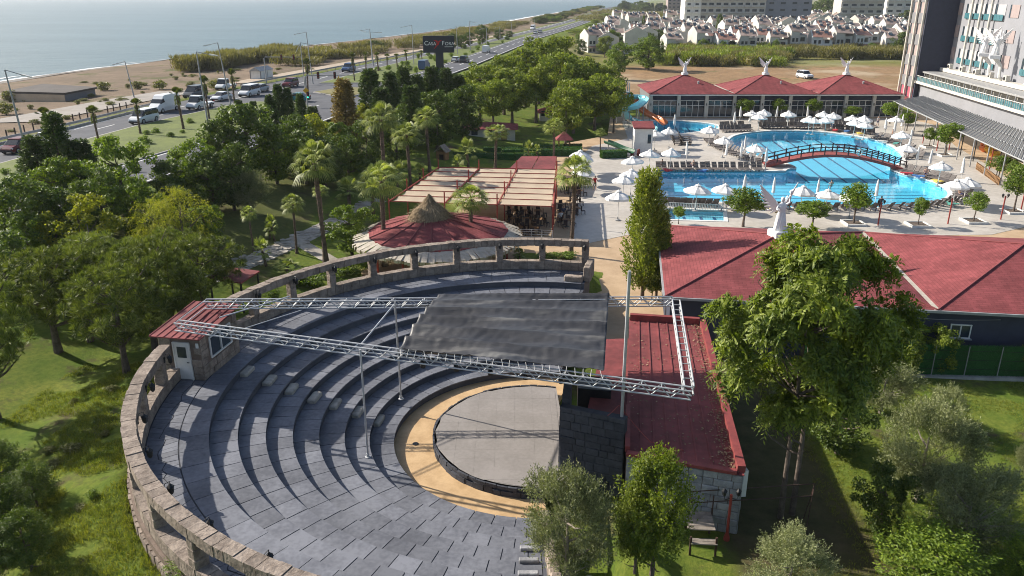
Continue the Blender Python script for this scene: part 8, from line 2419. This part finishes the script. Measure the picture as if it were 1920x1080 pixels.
for i in range(60):
    y = random.uniform(112, 230); x = float(fAS(y)) - random.uniform(8, 55)
    plant('bush', (x, y, float(tz(x, y))), random.uniform(.3, .9), random.uniform(.8, 2.6), 'low dry scrub tuft on the open sand', 'shrub', group='sand scrub', leaf='scrub')
# reeds and trees between the resort and the village
for i in range(120):
    u = random.uniform(1240, 1470); v = random.uniform(99, 124) ; p = bp(u, v, 0)
    plant('reedbed', p, random.uniform(3, 5), random.uniform(7, 12), 'green reed clump behind the dirt lot', 'reeds', group='reeds behind the dirt lot', leaf='grove' if i % 3 else 'reed')
for i in range(60):
    u = random.choice([random.uniform(1470, 1600), random.uniform(1600, 1700)]); v = random.uniform(98, 112); p = bp(u, v, 0)
    plant('reedbed', p, random.uniform(2.2, 5), random.uniform(7, 12), 'green reed clump beside the greenhouse', 'reeds', group='reeds beside the greenhouse')
for i in range(40):
    u = random.uniform(1090, 1270); v = random.uniform(28, 48); p = bp(u, v, 0)
    plant('reedbed', p, random.uniform(4, 8), random.uniform(20, 40), 'distant reed belt left of the white beach hotel', 'reeds', group='distant reeds')
for i in range(34):
    u = random.uniform(1160, 1290); v = random.uniform(22, 27); p = bp(u, v, 0)
    plant('cypress' if i % 2 else 'dark', p, random.uniform(10, 16), random.uniform(8, 16), 'distant tree on the skyline by the coast', group='skyline trees')
for i in range(40):
    u = random.uniform(1060, 1250); v = random.uniform(60, 108); p = bp(u, v, 0)
    if p.x < float(fBN(p.y)) + 6: continue
    plant(random.choice(['mid', 'grove', 'dark']), p, random.uniform(4, 8), random.uniform(5, 9), 'garden tree left of the holiday village', group='trees left of the village')
for i in range(46):
    u = random.uniform(1130, 1700); v = random.uniform(70, 103); p = bp(u, v, 0)
    plant(random.choice(['mid', 'dark', 'cypress']), p, random.uniform(3, 6.5), random.uniform(2.5, 5), 'small tree among the white townhouses', group='trees in the village')
for i, (u, v, vt, w_) in enumerate([(1655, 45, 2, 34), (1700, 60, 18, 36), (1712, 110, 40, 40), (1690, 105, 60, 40), (1540, 45, -5, 40), (1560, 42, 0, 40), (1520, 40, 8, 30), (1347, 70, 26, 16), (1205, 75, 28, 9)]):
    px_plant('dark', u, v, vt, w_, ['large dark tree before the pale hotel block', 'dark tree beside the grey tower top', 'dark tree beside the grey tower middle', 'dark tree right end of the village', 'wooded slope tree between hotel blocks, left', 'wooded slope tree between hotel blocks, right', 'tree at the corner of the blue-grey wing', 'small dark tree before the beach hotel', 'slender dark tree in the village, left'][i])
for i in range(60):
    y = random.uniform(420, 1300); x = float(fBN(y)) + random.uniform(4, 30)
    plant(random.choice(['reedbed', 'mid', 'grove']), (x, y, float(tz(x, y))), random.uniform(3, 5), random.uniform(7, 14), 'roadside bush along the far highway', 'shrub', group='far highway bushes', name='roadside_bush')
for i in range(60):
    y = random.uniform(600, 1500); x = float(fAS(y)) - random.uniform(8, 20)
    plant(random.choice(['reedbed', 'dark', 'mid']), (x, y, float(tz(x, y))), random.uniform(3, 5.5), random.uniform(9, 16), 'bush on the sea side of the far highway', 'shrub', group='far coastal bushes', name='roadside_bush')
# ---- grass
def grass(name, label, pts, h, m, per=7):
    n = len(pts); k = np.repeat(np.arange(n), per)
    d = unit(np.array([0, 0, 1.]) + rng.normal(size=(n * per, 3)) * .5)
    b = pts[k] + rng.normal(size=(n * per, 3)) * np.array([.07, .07, 0])
    V, F = leaf_quads(b, d, h * (.5 + rng.random(n * per)), .022, rng)
    o = link(name, np_mesh(name, V, F, LM[m])); tag(o, label, 'grass', kind='stuff')
n = 26000
aa = rng.uniform(R(165), R(268), n); r_ = 19.1 + rng.random(n) * 9
gx, gy_ = AC[0] + r_ * np.cos(aa), AC[1] + r_ * np.sin(aa)
dens = np.array([mnoise.noise((x * .35, y * .35, 0)) for x, y in zip(gx, gy_)])
ok = dens > -.12
grass('slope_grass', 'rough grass on the slope outside the left wall', np.stack([gx, gy_, tz(gx, gy_)], 1)[ok], .16, 'grassblade', 6)
n = 16000
gx, gy_ = rng.uniform(11, 34, n), rng.uniform(21, 43.5, n)
dens = np.array([mnoise.noise((x * .3, y * .3, 5)) for x, y in zip(gx, gy_)]); ok = (dens > -.2) & (gx > 14.5 - (gy_ < 27) * 5)
grass('lawn_grass', 'lush lawn grass on the right below the hall', np.stack([gx, gy_, tz(gx, gy_)], 1)[ok], .11, 'grassblade', 6)
# ---- tell alike things apart by their place where a group is small
ORD = ['leftmost', 'second', 'third', 'fourth', 'fifth', 'sixth', 'seventh', 'eighth', 'ninth', 'tenth', 'eleventh', 'twelfth', 'thirteenth', 'fourteenth', 'fifteenth', 'sixteenth', 'seventeenth', 'eighteenth', 'nineteenth', 'twentieth']
same = {}
for o in bpy.data.objects:
    if o.parent is None and 'label' in o: same.setdefault(o['label'], []).append(o)
for lab, lst in same.items():
    if 1 < len(lst) <= 20:
        lst.sort(key=lambda o: o.location.x / (o.location.y * CT + (CAMZ - o.location.z) * ST))
        for i, o in enumerate(lst):
            nl_ = lab + (', leftmost' if i == 0 else ', rightmost' if i == len(lst) - 1 else f', {ORD[i]} from left')
            if len(nl_.split()) <= 16: o['label'] = nl_
# ---- air over the coast
hz = MB().box((0, 7000, 19), (24000, 14200, 62)).build('haze', None)
hz.data.materials.clear()
hm = bpy.data.materials.new('haze'); hm.use_nodes = True; hm.node_tree.nodes.clear()
ho = hm.node_tree.nodes.new('ShaderNodeOutputMaterial'); hv_ = hm.node_tree.nodes.new('ShaderNodeVolumePrincipled')
hv_.inputs['Color'].default_value = (.86, .9, .95, 1); hv_.inputs['Density'].default_value = .0001; hv_.inputs['Anisotropy'].default_value = .2
hm.node_tree.links.new(hv_.outputs[0], ho.inputs['Volume'])
hz.data.materials.append(hm); hz['kind'] = 'stuff'; hz['label'] = 'thin sea haze over the coast'; hz['category'] = 'haze'
print('objects', len(bpy.data.objects), 'tris', sum(len(m_.polygons) * 2 for m_ in bpy.data.meshes))
